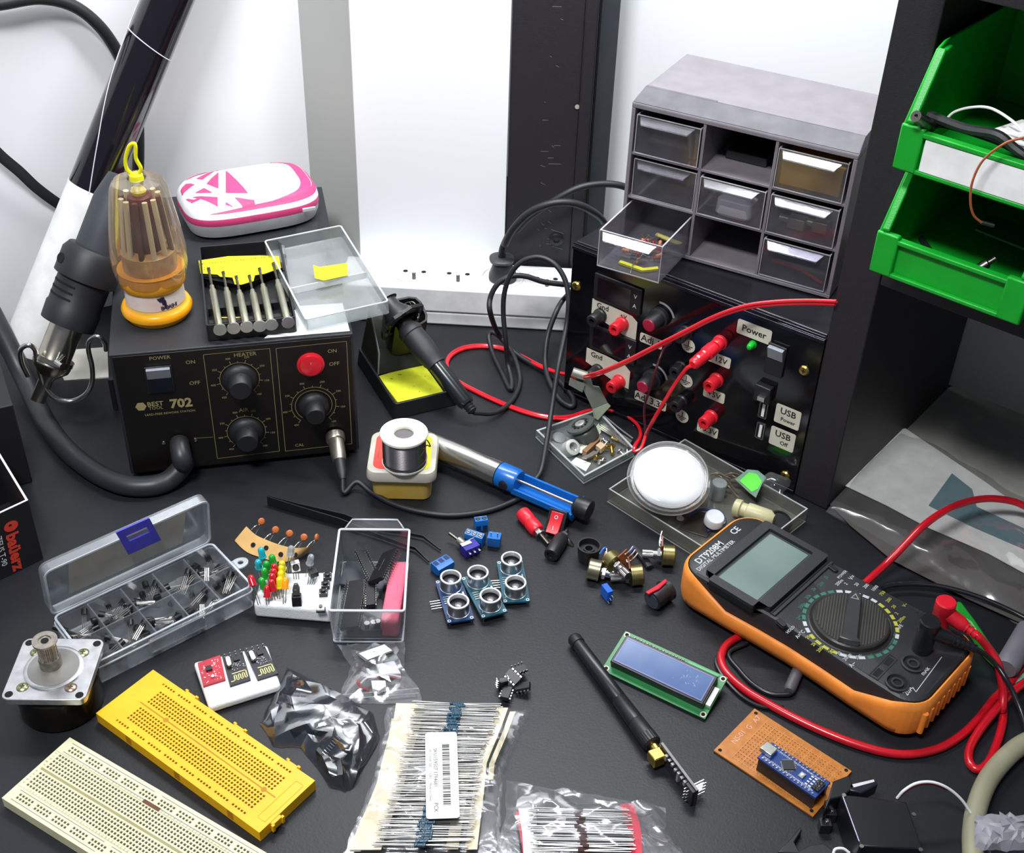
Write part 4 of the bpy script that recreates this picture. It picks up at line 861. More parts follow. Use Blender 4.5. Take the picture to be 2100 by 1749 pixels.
# contents of the open drawer
DWM = dO
random.seed(12)
def dro(nm, m, mt, lb, cat, grp=None, par=None, **k):
    m.v = [DWM @ v for v in m.v]; return tag(ob(nm, m, mt, **k), lb, cat, grp)
m = M(); m.prism([(-12, 8), (10, 5.5), (20, 15), (18, 18.5), (9, 10), (-12, 12)], 2, 3.8); dro('yellow_strip', m, YEL, 'bent bright yellow strip at the front of the open drawer', 'strip')
m = M(); m.prism([(-2, 58), (22, 52), (23, 57), (-2, 62)], 8, 9); dro('yellow_tape', m, mat('pale_yellow_tape', 'b8b060', 0.5), 'pale yellow tape piece at the back of the open drawer', 'tape')
protoR = None
for i in range(30):
    x = random.uniform(-14, 16); y = random.uniform(14, 50); z = 3+random.uniform(0, 7); a = random.uniform(-0.9, 2.2)
    if protoR is None or i in (4, 8):
        c_ = ('8a1c20', 'c87850', '1c1c1e')[(0 if i == 0 else 1 if i == 4 else 2)]
        o = thing('resistor', 'small component with thin leads in the open drawer', 'resistor', (0,0,0), group='loose components in the open drawer')
        m = M(); m.lathe([(0.7, -3.2), (1.5, -3), (1.5, -1.9), (1.15, -1.5), (1.15, 1.5), (1.5, 1.9), (1.5, 3), (0.7, 3.2)], 10, ax=(1,0,0)); ob('body', m, mat('component_'+c_, c_, 0.4), o)
        m = M(); m.tube([(-16, -2, 0), (-9, 0, 0.5), (-3, 0, 0)], 0.3, 5); m.tube([(3, 0, 0), (9, 0, 0), (15, 3, -0.5)], 0.3, 5); ob('leads', m, TIN, o)
        protoR = o; pl_ = [o] if i == 0 else pl_+[o]
    else: o = copy_tree(random.choice(pl_))
    o.location = (DWM @ Vector((x, y, z)))*S; o.rotation_euler = (random.uniform(-.15, .15), random.uniform(-.25, .1), a+CY)
    cn = ('dark red', 'tan', 'black')[pl_.index(next(p for p in pl_ if p.children[0].data == o.children[0].data or p.children[1].data == o.children[0].data))] if True else ''
    o['label'] = '%s component with thin leads in the open drawer' % cn; o['group'] = '%s components in the open drawer' % cn

# ================================================================== green bins
GRN = mat('green_bin_plastic', '0ea32a', 0.42, bump=0.25, bscale=900, sss=0.05)
def bin_(z0, label):
    o = SH(40, -41, z0); t = thing('stacking_bin', label, 'bin', o, YS, group='green stacking bins')
    W, H_, D, th = 104, 75, 160, 2
    m = M()
    # side walls with slanted front edge
    for x in (0, W-th):
        pr_ = [(0, 0), (D, 0), (D, H_), (36, H_), (26, H_-3), (0, 31)]
        m.loft([[(x, a, b) for a, b in pr_], [(x+th, a, b) for a, b in pr_]])
    m.box(0, W, 0, D, 0, 2.2); m.box(0, W, D-th, D, 0, H_); m.box(th, W-th, 3, 5, 2, 27)
    ob('body', m, GRN, t, bev=0.7)
    for xa, xb in ((-0.8, 15), (W-15, W+0.8)): m = M(); m.box(xa, xb, -1.2, 4, 0.6, 31); ob('corner_block', m, GRN, t, bev=1.2)
    m = M(); m.box(14, W-14, -1, 5.6, 25, 28.4); m.box(14, W-14, -1, 3, 0.6, 3.6); ob('front_lip', m, GRN, t, bev=0.8)
    for x, s_ in ((th, 1), (W-th, -1)):
        m = M()
        P = [(0, 29), (4, 29), (32, 70), (40, 70), (40, 73), (28, 73)]
        pr_ = [(2, 28), (8, 28), (31, H_-8), (40, H_-7), (40, H_-3), (28, H_-4)]
        m.loft([[(x, a, b) for a, b in pr_], [(x+s_*3.5, a, b) for a, b in pr_]][::s_])
        m.loft([[(x+s_*0.1, a, b) for a, b in [(0, 31), (26, H_-3), (24, H_-1), (-1, 33)]], [(x+s_*5, a, b) for a, b in [(1, 31), (27, H_-3), (25, H_-1), (0, 33)]]][::s_])
        ob('edge_rib', m, GRN, t, bev=0.8)
    return t
b1_ = bin_(243.8, 'lower green stacking bin on the black shelf, without a label')
b2_ = bin_(243.8+75.6, 'upper green stacking bin, white paper label in its front')
m = M(); m.box(17, 87, -0.8, 2.4, 4, 24.6); ob('paper_label', m, PAPER, b2_, label='white paper label')
BM = WM[b2_.name]; BN = WM[b1_.name]
def inb(nm, m, mt, lb, cat, F_=None, **k):
    m.v = [(F_ or BM) @ v for v in m.v]; return tag(ob(nm, m, mt, **k), lb, cat)
def binp(k, x, y, v, F_=BM):   # point on an upright plane v behind the bin's front
    o = F_ @ Vector((0, v, 0)); u, z = onplane(*K(k, x, y), o, YS); return F_ @ Vector((u, v, z-F_.translation.z))
t = thing('jack_plug', 'round barrel plug on a black cable lying over the upper bin', 'plug', binp('A8', 550, 600, -4))
j0, j1 = binp('A8', 545, 595, -8), binp('A8', 615, 640, 8)
m = M(); d_ = (j1-j0).normalized(); m.lathe([(1.4, 2), (1.4, 0), (3.6, 0), (3.6, 8), (3.9, 9), (3.9, 22)], 20, j0, d_); ob('barrel', m, DSTEEL, t, world=True)
m = M(); m.tube([j0+d_*22, binp('A8', 700, 640, 20), binp('A8', 900, 700, 16), binp('A8', 1000, 740, 12), binp('A8', 1100, 800, 10), binp('A8', 1200, 880, 10)], 2.4, 8); ob('cable', m, RUB, t, world=True)
m = M(); m.tube([binp('A8', 610, 590, 14), binp('A8', 800, 660, 10), binp('A8', 960, 690, 9), binp('A8', 1050, 760, 9), binp('A8', 1130, 820, 9)], 3.2, 8); tag(ob('black_cable', m, RUB), 'black cable lying along the front of the upper bin', 'cable')
m = M(); m.tube([binp('A8', 690, 625, 30), binp('A8', 740, 575, 32), binp('A8', 830, 550, 34), binp('A8', 930, 555, 34), binp('A8', 1040, 620, 32), binp('A8', 1120, 700, 30)], 0.9, 8); tag(ob('white_wire', m, WHT), 'thin white wire arching over the upper green bin', 'wire')
m = M(); m.prism([(40, 20), (100, 14), (100, 70), (52, 64)], 28, 29); m.prism([(46, 18), (96, 20), (100, 60), (60, 62)], 31, 32); m.prism([(56, 24), (100, 16), (100, 50)], 34, 35)
inb('paper_sheets', m, PAPER, 'white printed paper sheets inside the upper green bin', 'papers')
m = M(); m.tube([binp('A8', 1130, 690, -6), binp('A8', 1095, 705, -7), binp('A8', 1000, 735, -9), binp('A8', 890, 820, -12), binp('A8', 835, 930, -14), binp('A8', 825, 1030, -14), binp('A8', 840, 1100, -12), binp('A8', 880, 1140, -8)], 0.8, 8); tag(ob('copper_wire', m, mat('copper_orange_wire', 'b4643c', 0.35, 0.3)), 'thin copper-coloured wire hanging from the upper bin over the lower one', 'wire')
m = M(); p0_, p1_ = binp('A8', 880, 1138, -6), binp('A8', 945, 1155, -2); m.cyl(p0_, p1_, 1.3, n=10); tag(ob('wire_tip', m, DSTEEL), 'small grey metal tip at the end of the copper wire', 'tip')
m = M(); m.tube([(8, 60, 4), (40, 30, 6), (80, 24, 6), (100, 30, 6)], 2, 8); inb('black_lead', m, RUB, 'black lead lying in the lower green bin', 'lead', BN)
m = M(); m.lathe([(3, 0), (3.4, 12), (2, 13), (2, 18)], 16, (62, 14, 16), (0.5, 0.6, 0.55)); inb('grey_connector', m, DSTEEL, 'grey metal connector in the front of the lower green bin', 'connector', BN)
m = M(); m.prism([(40, 70), (96, 64), (92, 100), (38, 96)], 18, 19.5); inb('green_board', m, mat('dull_green_board', '3a5a44', 0.5), 'dull green board lying in the lower bin', 'board', BN)
for i, (a, b) in enumerate((((72, 12, 14), (96, 20, 15)), ((80, 8, 10), (100, 10, 12)), ((30, 30, 8), (56, 34, 9)))):
    m = M(); m.tube([a, ((a[0]+b[0])/2, (a[1]+b[1])/2, a[2]+3), b], 1.1, 8); inb('grey_wire', m, mat('grey_wire', '77797c', 0.4), ('thicker grey wire end near the front of the lower bin', 'lowest grey wire end at the front wall of the lower bin', 'grey wire piece in the left half of the lower bin')[i], 'wire', BN)
# ================================================================== helpers for the small parts
def poly_at(pl, f):
    L = [0]
    for a, b in zip(pl, pl[1:]): L.append(L[-1]+(Vector(b)-Vector(a)).length)
    d = f*L[-1]
    for i in range(len(pl)-1):
        if d <= L[i+1] or i == len(pl)-2:
            q = (d-L[i])/max(1e-6, L[i+1]-L[i]); return Vector(pl[i]).lerp(Vector(pl[i+1]), q)
def film(name, Lp, Rp, mt, nx=36, ny=44, H=6, amp=2.0, seed=1, base=0.5, parent=None, label=None, cat=None, sc_=0.05, ridge=1.0, bottom=True, cover=None, world=True, pw=0.45, push=None, facet=None):
    """a crumpled two-sheet bag between two edge polylines; cover(x, y) = height it must clear"""
    m = M(); V = []; rng = random.Random(seed)
    if facet: nx, ny = facet
    def h(u, v, x, y):
        e = (max(0, math.sin(math.pi*u))*max(0, math.sin(math.pi*v)))**pw
        n1 = noise.noise(Vector((x*sc_, y*sc_, seed*7.3))); n2 = noise.noise(Vector((x*sc_*2.3+3, y*sc_*2.3, seed*3.1)))
        r_ = (1-abs(n1)*3.2); r2 = (1-abs(n2)*3)
        z = base+e*H+amp*(0.35+0.65*e)*(max(-0.5, r_)*0.6*ridge+max(-0.4, r2)*0.10*ridge+n2*0.15)
        if cover: z = max(z, cover(x, y)+base*0.5+0.3*abs(n2))
        return max(base, z)
    for j in range(ny+1):
        a = poly_at(Lp, j/ny); b = poly_at(Rp, j/ny)
        for i in range(nx+1):
            p = a.lerp(b, i/nx); w_ = 0.6 if i in (0, nx) or j in (0, ny) else 0
            p.x += noise.noise(Vector((p.x*0.2, p.y*0.2, seed)))*1.6; p.y += noise.noise(Vector((p.x*0.2+9, p.y*0.2, seed)))*1.6
            if push: p = push(p)
            z_ = h(i/nx, j/ny, p.x, p.y)
            if facet:
                e_ = 0.25 if i in (0, nx) or j in (0, ny) else 1
                p.x += rng.uniform(-1.8, 1.8)*e_; p.y += rng.uniform(-1.8, 1.8)*e_; z_ = base+(max(0, math.sin(math.pi*i/nx))*max(0, math.sin(math.pi*j/ny)))**pw*H+rng.uniform(0, amp)*(0.15+0.85*e_*(1 if e_ == 1 else 0))
            V.append((p.x, p.y, z_))
    nx1 = nx+1; f = [(j*nx1+i, j*nx1+i+1, (j+1)*nx1+i+1, (j+1)*nx1+i) for j in range(ny) for i in range(nx)]
    if facet: f = [t_ for k_, q in enumerate(f) for t_ in (((q[0], q[1], q[2]), (q[0], q[2], q[3])) if rng.random() < .5 else ((q[0], q[1], q[3]), (q[1], q[2], q[3])))]
    m.add(V, f)
    if bottom: m.add([(x, y, 0.25+(0.2 if 0 else 0)) for x, y, z in V], [q[::-1] for q in f])
    o = ob(name, m, mt, parent, world=world and parent is not None, sharp=50 if not facet else 32)
    if label and parent is None: tag(o, label, cat)
    return o
BAG = clear('bag_film', 'f6f6f8', 0.03, 'ffffff', 0.12, 0.27, bump=0.1, bscale=45, edge=0.16)
BAG2 = clear('antistatic_film', 'a4a8b2', 0.02, 'a0a6b4', 0.1, 0.3, bump=0.08, bscale=40, edge=0.1)

# ================================================================== transistor organiser box
OR_ = clear('organiser_plastic', 'eef0f2', 0.08, 'd4d9de', 0.16, 0.35, edge=0.4); ORE = clear('organiser_rim_plastic', 'ffffff', 0.5, 'd4dce4', 0.2, 0.4, edge=0.5)
C0 = Vector((-317.2, 625.3, 0)); C1 = Vector((-222.8, 708.7, 0)); OYW = math.atan2(C1.y-C0.y, C1.x-C0.x)
t = org = thing('organiser_box', 'clear ten-compartment organiser box with its lid standing open', 'organiser box', C0, OYW)
OL, OWd, OH = 126, 60, 20
m = M(); P = rrect(OL, OWd, 5, cx=OL/2, cy=-OWd/2); m.shell(P, 0.4, OH, 1.1, 1.2); bx_ = ob('box', m, OR_, t)
m = M(); m.ring(P, inset(P, 1.5), OH-0.4, OH+0.3); m.ring(rrect(OL+2, OWd+2, 6, cx=OL/2, cy=-OWd/2), inset(P, -0.01), OH-5, OH-4.2); ob('rim', m, ORE, bx_)
m = M(); m.box(1.2, OL-1.2, -OWd/2-0.5, -OWd/2+0.5, 1.4, OH-2)
ob('divider', m, OR_, bx_)
for i in range(1, 5): m = M(); m.box(OL*i/5-0.5, OL*i/5+0.5, -OWd+1.4, -1.4, 1.4, OH-2); ob('divider', m, OR_, bx_)
m = M(); m.box(42, 86, -OWd-3, -OWd-0.2, OH-14, OH-1); ob('latch_seat', m, OR_, bx_, bev=1)
m = M(); P2 = [(OL-1, -24), (OL+9, -25), (OL+12, -29), (OL+9, -33), (OL-1, -34)]; m.ring([(OL+6+7*math.cos(R(a)), -29+5.5*math.sin(R(a))) for a in range(0, 360, 20)], [(OL+7+2.2*math.cos(R(a)), -29+2.2*math.sin(R(a))) for a in range(0, 360, 20)], OH-5, OH-3.8); m.box(OL-0.5, OL+3, -34, -24, OH-5, OH-3.8); ob('hang_tab', m, ORE, bx_)
# lid: leans back
LT = TR((0, 1.5, OH-1)) @ Matrix.Rotation(R(98), 4, 'X') 
lw_ = 47
m = M(LT @ TR((OL/2, lw_/2, -4.2))); P = rrect(OL, lw_, 6); m.shell(P, -4.2, 4.2, 1.1, 1.0)
m.v = [v for v in m.v]; lid = ob('lid', m, OR_, t)
m = M(LT @ TR((OL/2, lw_/2, -4.2))); m.ring(P, inset(P, 1.4), 4.0, 4.8); ob('lid_rim', m, ORE, lid)
W2 = WM[org.name].inverted()
def lidp(x, y, dz=1.4): # pixel in B1 -> lid local
    o = LT @ Vector((0, 0, -8.4+dz)); n = (LT.to_3x3() @ Vector((0, 0, 1))); 
    ow = WM[org.name] @ o; nw = WM[org.name].to_3x3() @ n; d = ray(*K('B1', x, y)); c = Vector((0, 0, HC)); return W2 @ (c+d*(nw.dot(ow-c)/nw.dot(d)))
P4 = [lidp(*p) for p in ((548, 680), (1485, 235), (1455, 515), (550, 925))]
nl = (LT.to_3x3() @ Vector((0, 0, 1)))*0.2
m = M(); m.add([p for p in P4]+[p+nl for p in P4], [(0,1,2,3),(7,6,5,4),(0,4,5,1),(1,5,6,2),(2,6,7,3),(3,7,4,0)]); ob('paper_insert', m, mat('grey_paper_insert', 'a4a39c', 0.8), lid, label='grey paper insert behind the lid')
a_, b_, c_, d_ = [lidp(*p, dz=9.5) for p in ((918, 430), (1185, 312), (1290, 470), (1020, 605))]
nl = (LT.to_3x3() @ Vector((0, 0, 1)))*1.2
xd = (b_-a_); yd = (d_-a_)
def q_(u, v): return a_+xd*u+yd*v
m = M(); po = [q_(0,0), q_(1,0), q_(1,1), q_(0,1)]; pi = [q_(.2,.28), q_(.82,.28), q_(.82,.52), q_(.2,.52)]
m.add(po+[p+nl for p in po]+[p+nl for p in pi]+pi, [(0,1,5,4),(1,2,6,5),(2,3,7,6),(3,0,4,7)]+[(4+i, 4+(i+1)%4, 8+(i+1)%4, 8+i) for i in range(4)]+[(8+i, 8+(i+1)%4, 12+(i+1)%4, 12+i) for i in range(4)]+[(12+i, 12+(i+1)%4, (i+1)%4, i) for i in range(4)])
ob('latch', m, mat('violet_blue_latch', '3c3cc0', 0.4), lid, label='violet blue plastic latch')
# transistors
TB = mat('transistor_black', '1a1a1c', 0.4)
def transistor_mesh():
    m = M(); n = 10; pr_ = [(2.3*math.cos(R(20+320*i/(n))-R(90)+R(180)), 2.3*math.sin(R(20+320*i/n)-R(90)+R(180))) for i in range(n+1)]
    m.prism(pr_, 0, 4.6); m.m = 1
    for x in (-1.27, 0, 1.27): m.box(x-0.25, x+0.25, -0.25, 0.25, -13, 0)
    return m
random.seed(21)
tp0 = None
cells = ('left', 'second', 'middle', 'fourth', 'right')
for ci in range(5):
    for ri in range(2):
        nm_ = 'black three-leg transistor in the %s compartment of the %s row' % (cells[ci], 'back' if ri == 0 else 'front')
        for k in range(9):
            cx = OL*(ci+0.5)/5+random.uniform(-4, 4); cy = -OWd*(0.27 if ri == 0 else 0.74)+random.uniform(-4.5, 4.5)
            if tp0 is None: o = tp0 = ob('transistor', transistor_mesh(), [TB, TIN], None); o.location = (0,0,0)
            else: o = tp0.copy(); COL.objects.link(o)
            az = random.choice((0.3, 3.4, 0.6, 2.9, 1.2))+random.uniform(-.6, .6)+ci*0.3; tilt = R(random.uniform(70, 105))
            dz = Vector((math.sin(tilt)*math.cos(az), math.sin(tilt)*math.sin(az), math.cos(tilt)))
            c = WM[org.name] @ Vector((cx, cy, 4+k*0.75+random.uniform(0, 1.2)))
            o.rotation_euler = Vector((0,0,1)).rotation_difference(dz).to_euler(); o.location = (c-dz*2)*S
            tag(o, nm_, 'transistor', 'transistors, %s compartment of the %s row' % (cells[ci], 'back' if ri == 0 else 'front'))

# ================================================================== stepper motor
t = thing('stepper_motor', 'round stepper motor with square bright flange and toothed pulley', 'motor', (-295, 566, 0), R(2))
m = M(); m.lathe([(26, 0.4), (27, 1.5), (27, 24), (26, 25), (26, 28)], 56); ob('housing', m, mat('motor_black_shell', '26231c', 0.22, 0.6, c2='151413'), t)
FL = mat('brushed_flange', 'c9c9cb', 0.28, 0.85, var=0.1, scale=150)
m = M(); P = rrect(54, 54, 5); m.prism(P, 28, 33); fl_ = ob('flange', m, FL, t, bev=0.5)
m = M(); m.lathe([(19, 33), (19, 34), (18, 34.4), (16.5, 34.4)], 48); m.m = 1; m.lathe([(16.5, 34.5), (0.1, 34.5)], 48, cap=False); ob('boss_ring', m, [FL, mat('grey_boss', '8c8a86', 0.45, 0.6)], fl_)
for x, y in ((22.5, 22.5), (-22.5, 22.5), (22.5, -22.5), (-22.5, -22.5)):
    m = M(); m.cyl((x, y, 33), (x, y, 33.15), 2.6); ob('bolt_hole', m, HOLE, fl_)
for i, (x, y) in enumerate(((15.5, 14), (-15.5, 14), (15.5, -16.5), (-15.5, -16.5))):
    m = M(); m.lathe([(4, 33.1), (3.6, 33.5), (2.8, 34.2), (0.5, 34.4)], 20, (x, y, 0)); sc_ = ob('screw', m, mat('pinkish_screw', 'b89a8c', 0.3, 0.9) if i == 2 else mat('olive_screw', 'b8b890', 0.3, 0.9), t)
    m = M(); m.cbox(x, y, 34.5, 3.4, 0.8, 0.2); m.cbox(x, y, 34.52, 0.8, 3.4, 0.2); ob('cross', m, mat('dark_green_slot', '3c4420', 0.6), sc_)
PU = mat('worn_aluminium', 'a39c92', 0.38, 0.85, var=0.15, scale=300)
m = M(); m.lathe([(7.2, 34), (7.2, 41), (6.6, 42)], 28, (-2, 2, 0)); n = 60
m.loft([[(-2+(5.8+0.45*(1 if (i//2) % 2 else -1))*math.cos(2*math.pi*i/n), 2+(5.8+0.45*(1 if (i//2) % 2 else -1))*math.sin(2*math.pi*i/n), z) for i in range(n)] for z in (42, 56)])
m.lathe([(8, 56), (8, 57.6), (4.2, 57.6), (4, 56.8), (2.6, 56.8)], 32, (-2, 2, 0)); pu = ob('pulley', m, PU, t)
m = M(); m.cyl((-2, 2, 56.9), (-2, 2, 57.1), 2.5, n=20); ob('bore', m, HOLE, pu)

# ================================================================== breadboards
def lattice(m, x0, y0, nx, ny, z0, z1, p=2.54, h=1.5):
    """solid slab with square through-pits, tiled"""
    w_ = nx*p; d_ = ny*p
    for j in range(ny+1):
        a = y0+(0 if j == 0 else j*p-(p-h)/2); b = y0+(d_ if j == ny else j*p+(p-h)/2)
        m.box(x0, x0+w_, a, b, z0, z1)
    for i in range(nx+1):
        a = x0+(0 if i == 0 else i*p-(p-h)/2); b = x0+(w_ if i == nx else i*p+(p-h)/2)
        for j in range(ny): m.box(a, b, y0+j*p+(p-h)/2, y0+(j+1)*p-(p-h)/2, z0, z1)
def band(m, y0, y1, xs, L, z0, z1):
    """fill a band across the board except the x ranges in xs"""
    c = 0
    for a, b in xs:
        if a > c: m.box(c, a, y0, y1, z0, z1)
        c = b
    if c < L: m.box(c, L, y0, y1, z0, z1)
YB = mat('yellow_breadboard', 'f2b70c', 0.42, var=0.04)
t = thing('yellow_breadboard', 'bright yellow solderless breadboard without wires', 'breadboard', (-266.8, 550.1, 0), R(-35.1))
L_, W_, z0, z1 = 151, 48.4, 7.8, 9
m = M(); m.box(0, L_, 0, W_, 0.4, 7.8); p = 2.54
gx = 18.5; rows = [(3.4, 1), (3.4+p+3.2, 5), (3.4+p+3.2+5*p+4.5, 5), (W_-3.4-p, 1)]
y = 0
for (ry, n_) in rows:
    m.box(0, L_, y, ry, z0, z1); 
    if n_ == 5: lattice(m, gx, ry, 46, 5, z0, z1); band(m, ry, ry+5*p, [(gx, gx+46*p)], L_, z0, z1)
    else:
        xs = [(gx-4+i*15.4, gx-4+i*15.4+5*p) for i in range(8)]
        for a, b in xs: lattice(m, a, ry, 5, 1, z0, z1)
        band(m, ry, ry+p, xs, L_, z0, z1)
    y = ry+n_*p
m.box(0, L_, y, W_, z0, z1)
yb = ob('body', m, YB, t)
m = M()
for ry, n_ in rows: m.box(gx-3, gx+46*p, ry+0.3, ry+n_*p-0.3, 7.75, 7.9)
ob('shaded_pit_floor', m, mat('pit_shade_brown', '6a4c10', 0.6, 0.3), t)  # dark sheet under the holes: pit shade put into the colour
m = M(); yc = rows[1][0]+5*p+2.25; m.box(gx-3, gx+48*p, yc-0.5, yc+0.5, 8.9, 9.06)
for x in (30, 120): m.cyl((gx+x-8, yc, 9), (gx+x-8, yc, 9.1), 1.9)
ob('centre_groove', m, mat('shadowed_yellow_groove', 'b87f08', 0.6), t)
m = M(); m.ring(rrect(6.5, 34, 1, cx=L_-6, cy=W_/2), rrect(6.1, 33.6, 1, cx=L_-6, cy=W_/2), 9, 9.15); ob('moulded_frame', m, mat('mustard_line', 'c89408', 0.6), t)
for x in (32, 78, 126):
    m = M(); m.box(x, x+9, W_, W_+1.6, 3, 8.8); m.box(x-1.5, x+1, W_+1, W_+2.6, 3, 8.8); m.box(x+8, x+10.5, W_+1, W_+2.6, 3, 8.8); ob('coupling_tab', m, YB, t, bev=0.3)
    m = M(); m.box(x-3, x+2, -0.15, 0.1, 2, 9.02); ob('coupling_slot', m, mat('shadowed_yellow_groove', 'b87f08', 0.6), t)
m = M(); m.box(L_, L_+2.5, 9, 17, 3, 8.8); m.box(L_+1.5, L_+3.5, 8, 10, 3, 8.8); m.box(L_+1.5, L_+3.5, 16, 18, 3, 8.8); ob('coupling_tab', m, YB, t, bev=0.3)
WB = mat('cream_breadboard', 'dedab4', 0.5, var=0.04)
WY = R(-29.5)
A_ = Vector((-277.9, 529.9, 0)); t = thing('cream_breadboard', 'cream full-size solderless breadboard at the lower left corner', 'breadboard', (A_.x+math.sin(WY)*55.5, A_.y-math.cos(WY)*55.5, 0), WY)
L_, W_ = 165.5, 55.5; m = M(); m.box(0, L_, 0, W_, 0.4, 7.3); z0, z1 = 7.3, 8.6
rows = [(4.0, 2), (14.2, 5), (14.2+5*p+3.4, 5), (W_-4-2*p, 2)]; y = 0; gx = 4.6
for (ry, n_) in rows:
    m.box(0, L_, y, ry, z0, z1)
    if n_ == 5: lattice(m, gx, ry, 61, 5, z0, z1, h=1.6); band(m, ry, ry+5*p, [(gx, gx+61*p)], L_, z0, z1)
    else:
        xs = [(gx+2+i*6*p, gx+2+i*6*p+5*p) for i in range(10)]
        for a, b in xs: lattice(m, a, ry, 5, 2, z0, z1, h=1.6)
        band(m, ry, ry+2*p, xs, L_, z0, z1)
    y = ry+n_*p
m.box(0, L_, y, W_, z0, z1); wb = ob('body', m, WB, t)
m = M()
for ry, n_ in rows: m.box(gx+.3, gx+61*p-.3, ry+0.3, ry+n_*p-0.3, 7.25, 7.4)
ob('shaded_pit_floor', m, mat('pit_shade_grey', '4c4a3c', 0.6, 0.3), t)  # pit shade of the cream board, painted as a dark floor
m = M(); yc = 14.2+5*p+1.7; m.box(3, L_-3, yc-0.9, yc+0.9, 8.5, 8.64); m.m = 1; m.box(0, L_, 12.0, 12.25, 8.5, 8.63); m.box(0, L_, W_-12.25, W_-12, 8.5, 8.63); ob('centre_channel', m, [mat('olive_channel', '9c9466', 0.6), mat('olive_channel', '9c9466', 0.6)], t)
m = M()
for y_ in (2.6, W_-2.6, 10.3, W_-10.3): m.box(5, 76, y_-0.17, y_+0.17, 8.6, 8.66); m.box(82, L_-5, y_-0.17, y_+0.17, 8.6, 8.66)
ob('rail_line', m, mat('slate_print', '5a5c70', 0.6), t)
m = M()
for r_, yy in ((0, 14.2), (1, 14.2+5*p+3.4)):
    for i in range(5): m.text('abcdefghij'[r_*5+i], 2.0, (2.6, yy+(i+0.5)*p, 8.6), (0, -1, 0), (1, 0, 0), off=0.05)
for i in range(1, 62):
    for yy in (12.9, 14.2+10*p+3.4+1.2): m.text(str(i), 1.25, (gx+(i-0.5)*p, yy, 8.6), (0, 1, 0), (-1, 0, 0), off=0.05)
ob('row_marks', m, mat('olive_print_mark', '6c6a48', 0.6), t)
m = M(); m.box(74.5, 88, W_-12.4, W_-9.8, 8.6, 8.75); ob('scorch_mark', m, mat('brown_scorch', '7a5038', 0.8, c2='4a3028'), t)
m = M(TR((0,0,0))); m.add([(0.2, 2, 8.62), (12, 2, 8.62)], [])

# ================================================================== foam strip with radio modules
Fm = [(-212.6, 597.4), (-194.9, 561.5), (-151.9, 583.5), (-167.9, 617.6)]
t = None
m = M(); m.prism([(-214, 600), (-194.5, 560), (-150.5, 582), (-166.5, 619)], 0.3, 7)
tag(ob('foam_pad', m, FOAM, bev=2.2, seg=3), 'small white foam pad carrying three circuit modules', 'foam pad')
def quad_local(k, pts, z):
    P = [at(*K(k, *p), z) for p in pts]; return P
def slab(name, P, z0, z1, mt, par=None, **k):
    m = M(); m.prism([(p[0], p[1]) for p in P], z0, z1); return ob(name, m, mt, par, world=True, **k)
P = quad_local('B4', ((105, 290), (300, 222), (345, 432), (155, 490)), 8.8)
t = thing('red_module', 'small red circuit module at the left of the foam pad', 'circuit module', (P[3].x, P[3].y, 7.1))
pcb = slab('circuit_board', P, 7.2, 8.8, mat('red_solder_mask', 'c01e34', 0.4, c2='a01428'), t)
def onq(P, u, v): return P[3]+(P[2]-P[3])*u+(P[0]-P[3])*v
m = M(); random.seed(5)
for i in range(46):
    c = onq(P, random.uniform(.08, .9), random.uniform(.08, .92)); a = random.uniform(.3, .8); b = random.uniform(.3, 1.6)
    if random.random() < .5: a, b = b, a
    m.cbox(c.x, c.y, 8.95, a, b, 0.3)
ob('traces', m, mat('silver_trace', 'e0c8c8', 0.4, 0.5), pcb, world=True)
c = onq(P, .42, .6); m = M(TR((c.x, c.y, 0), R(25))); m.cbox(0, 0, 9.6, 4, 4, 1.6); ob('chip', m, BLK, t, world=True)
c = onq(P, .5, .25); m = M(); m.cyl((c.x, c.y, 8.8), (c.x, c.y, 9.8), 1.2); ob('trimmer', m, TIN, t, world=True)
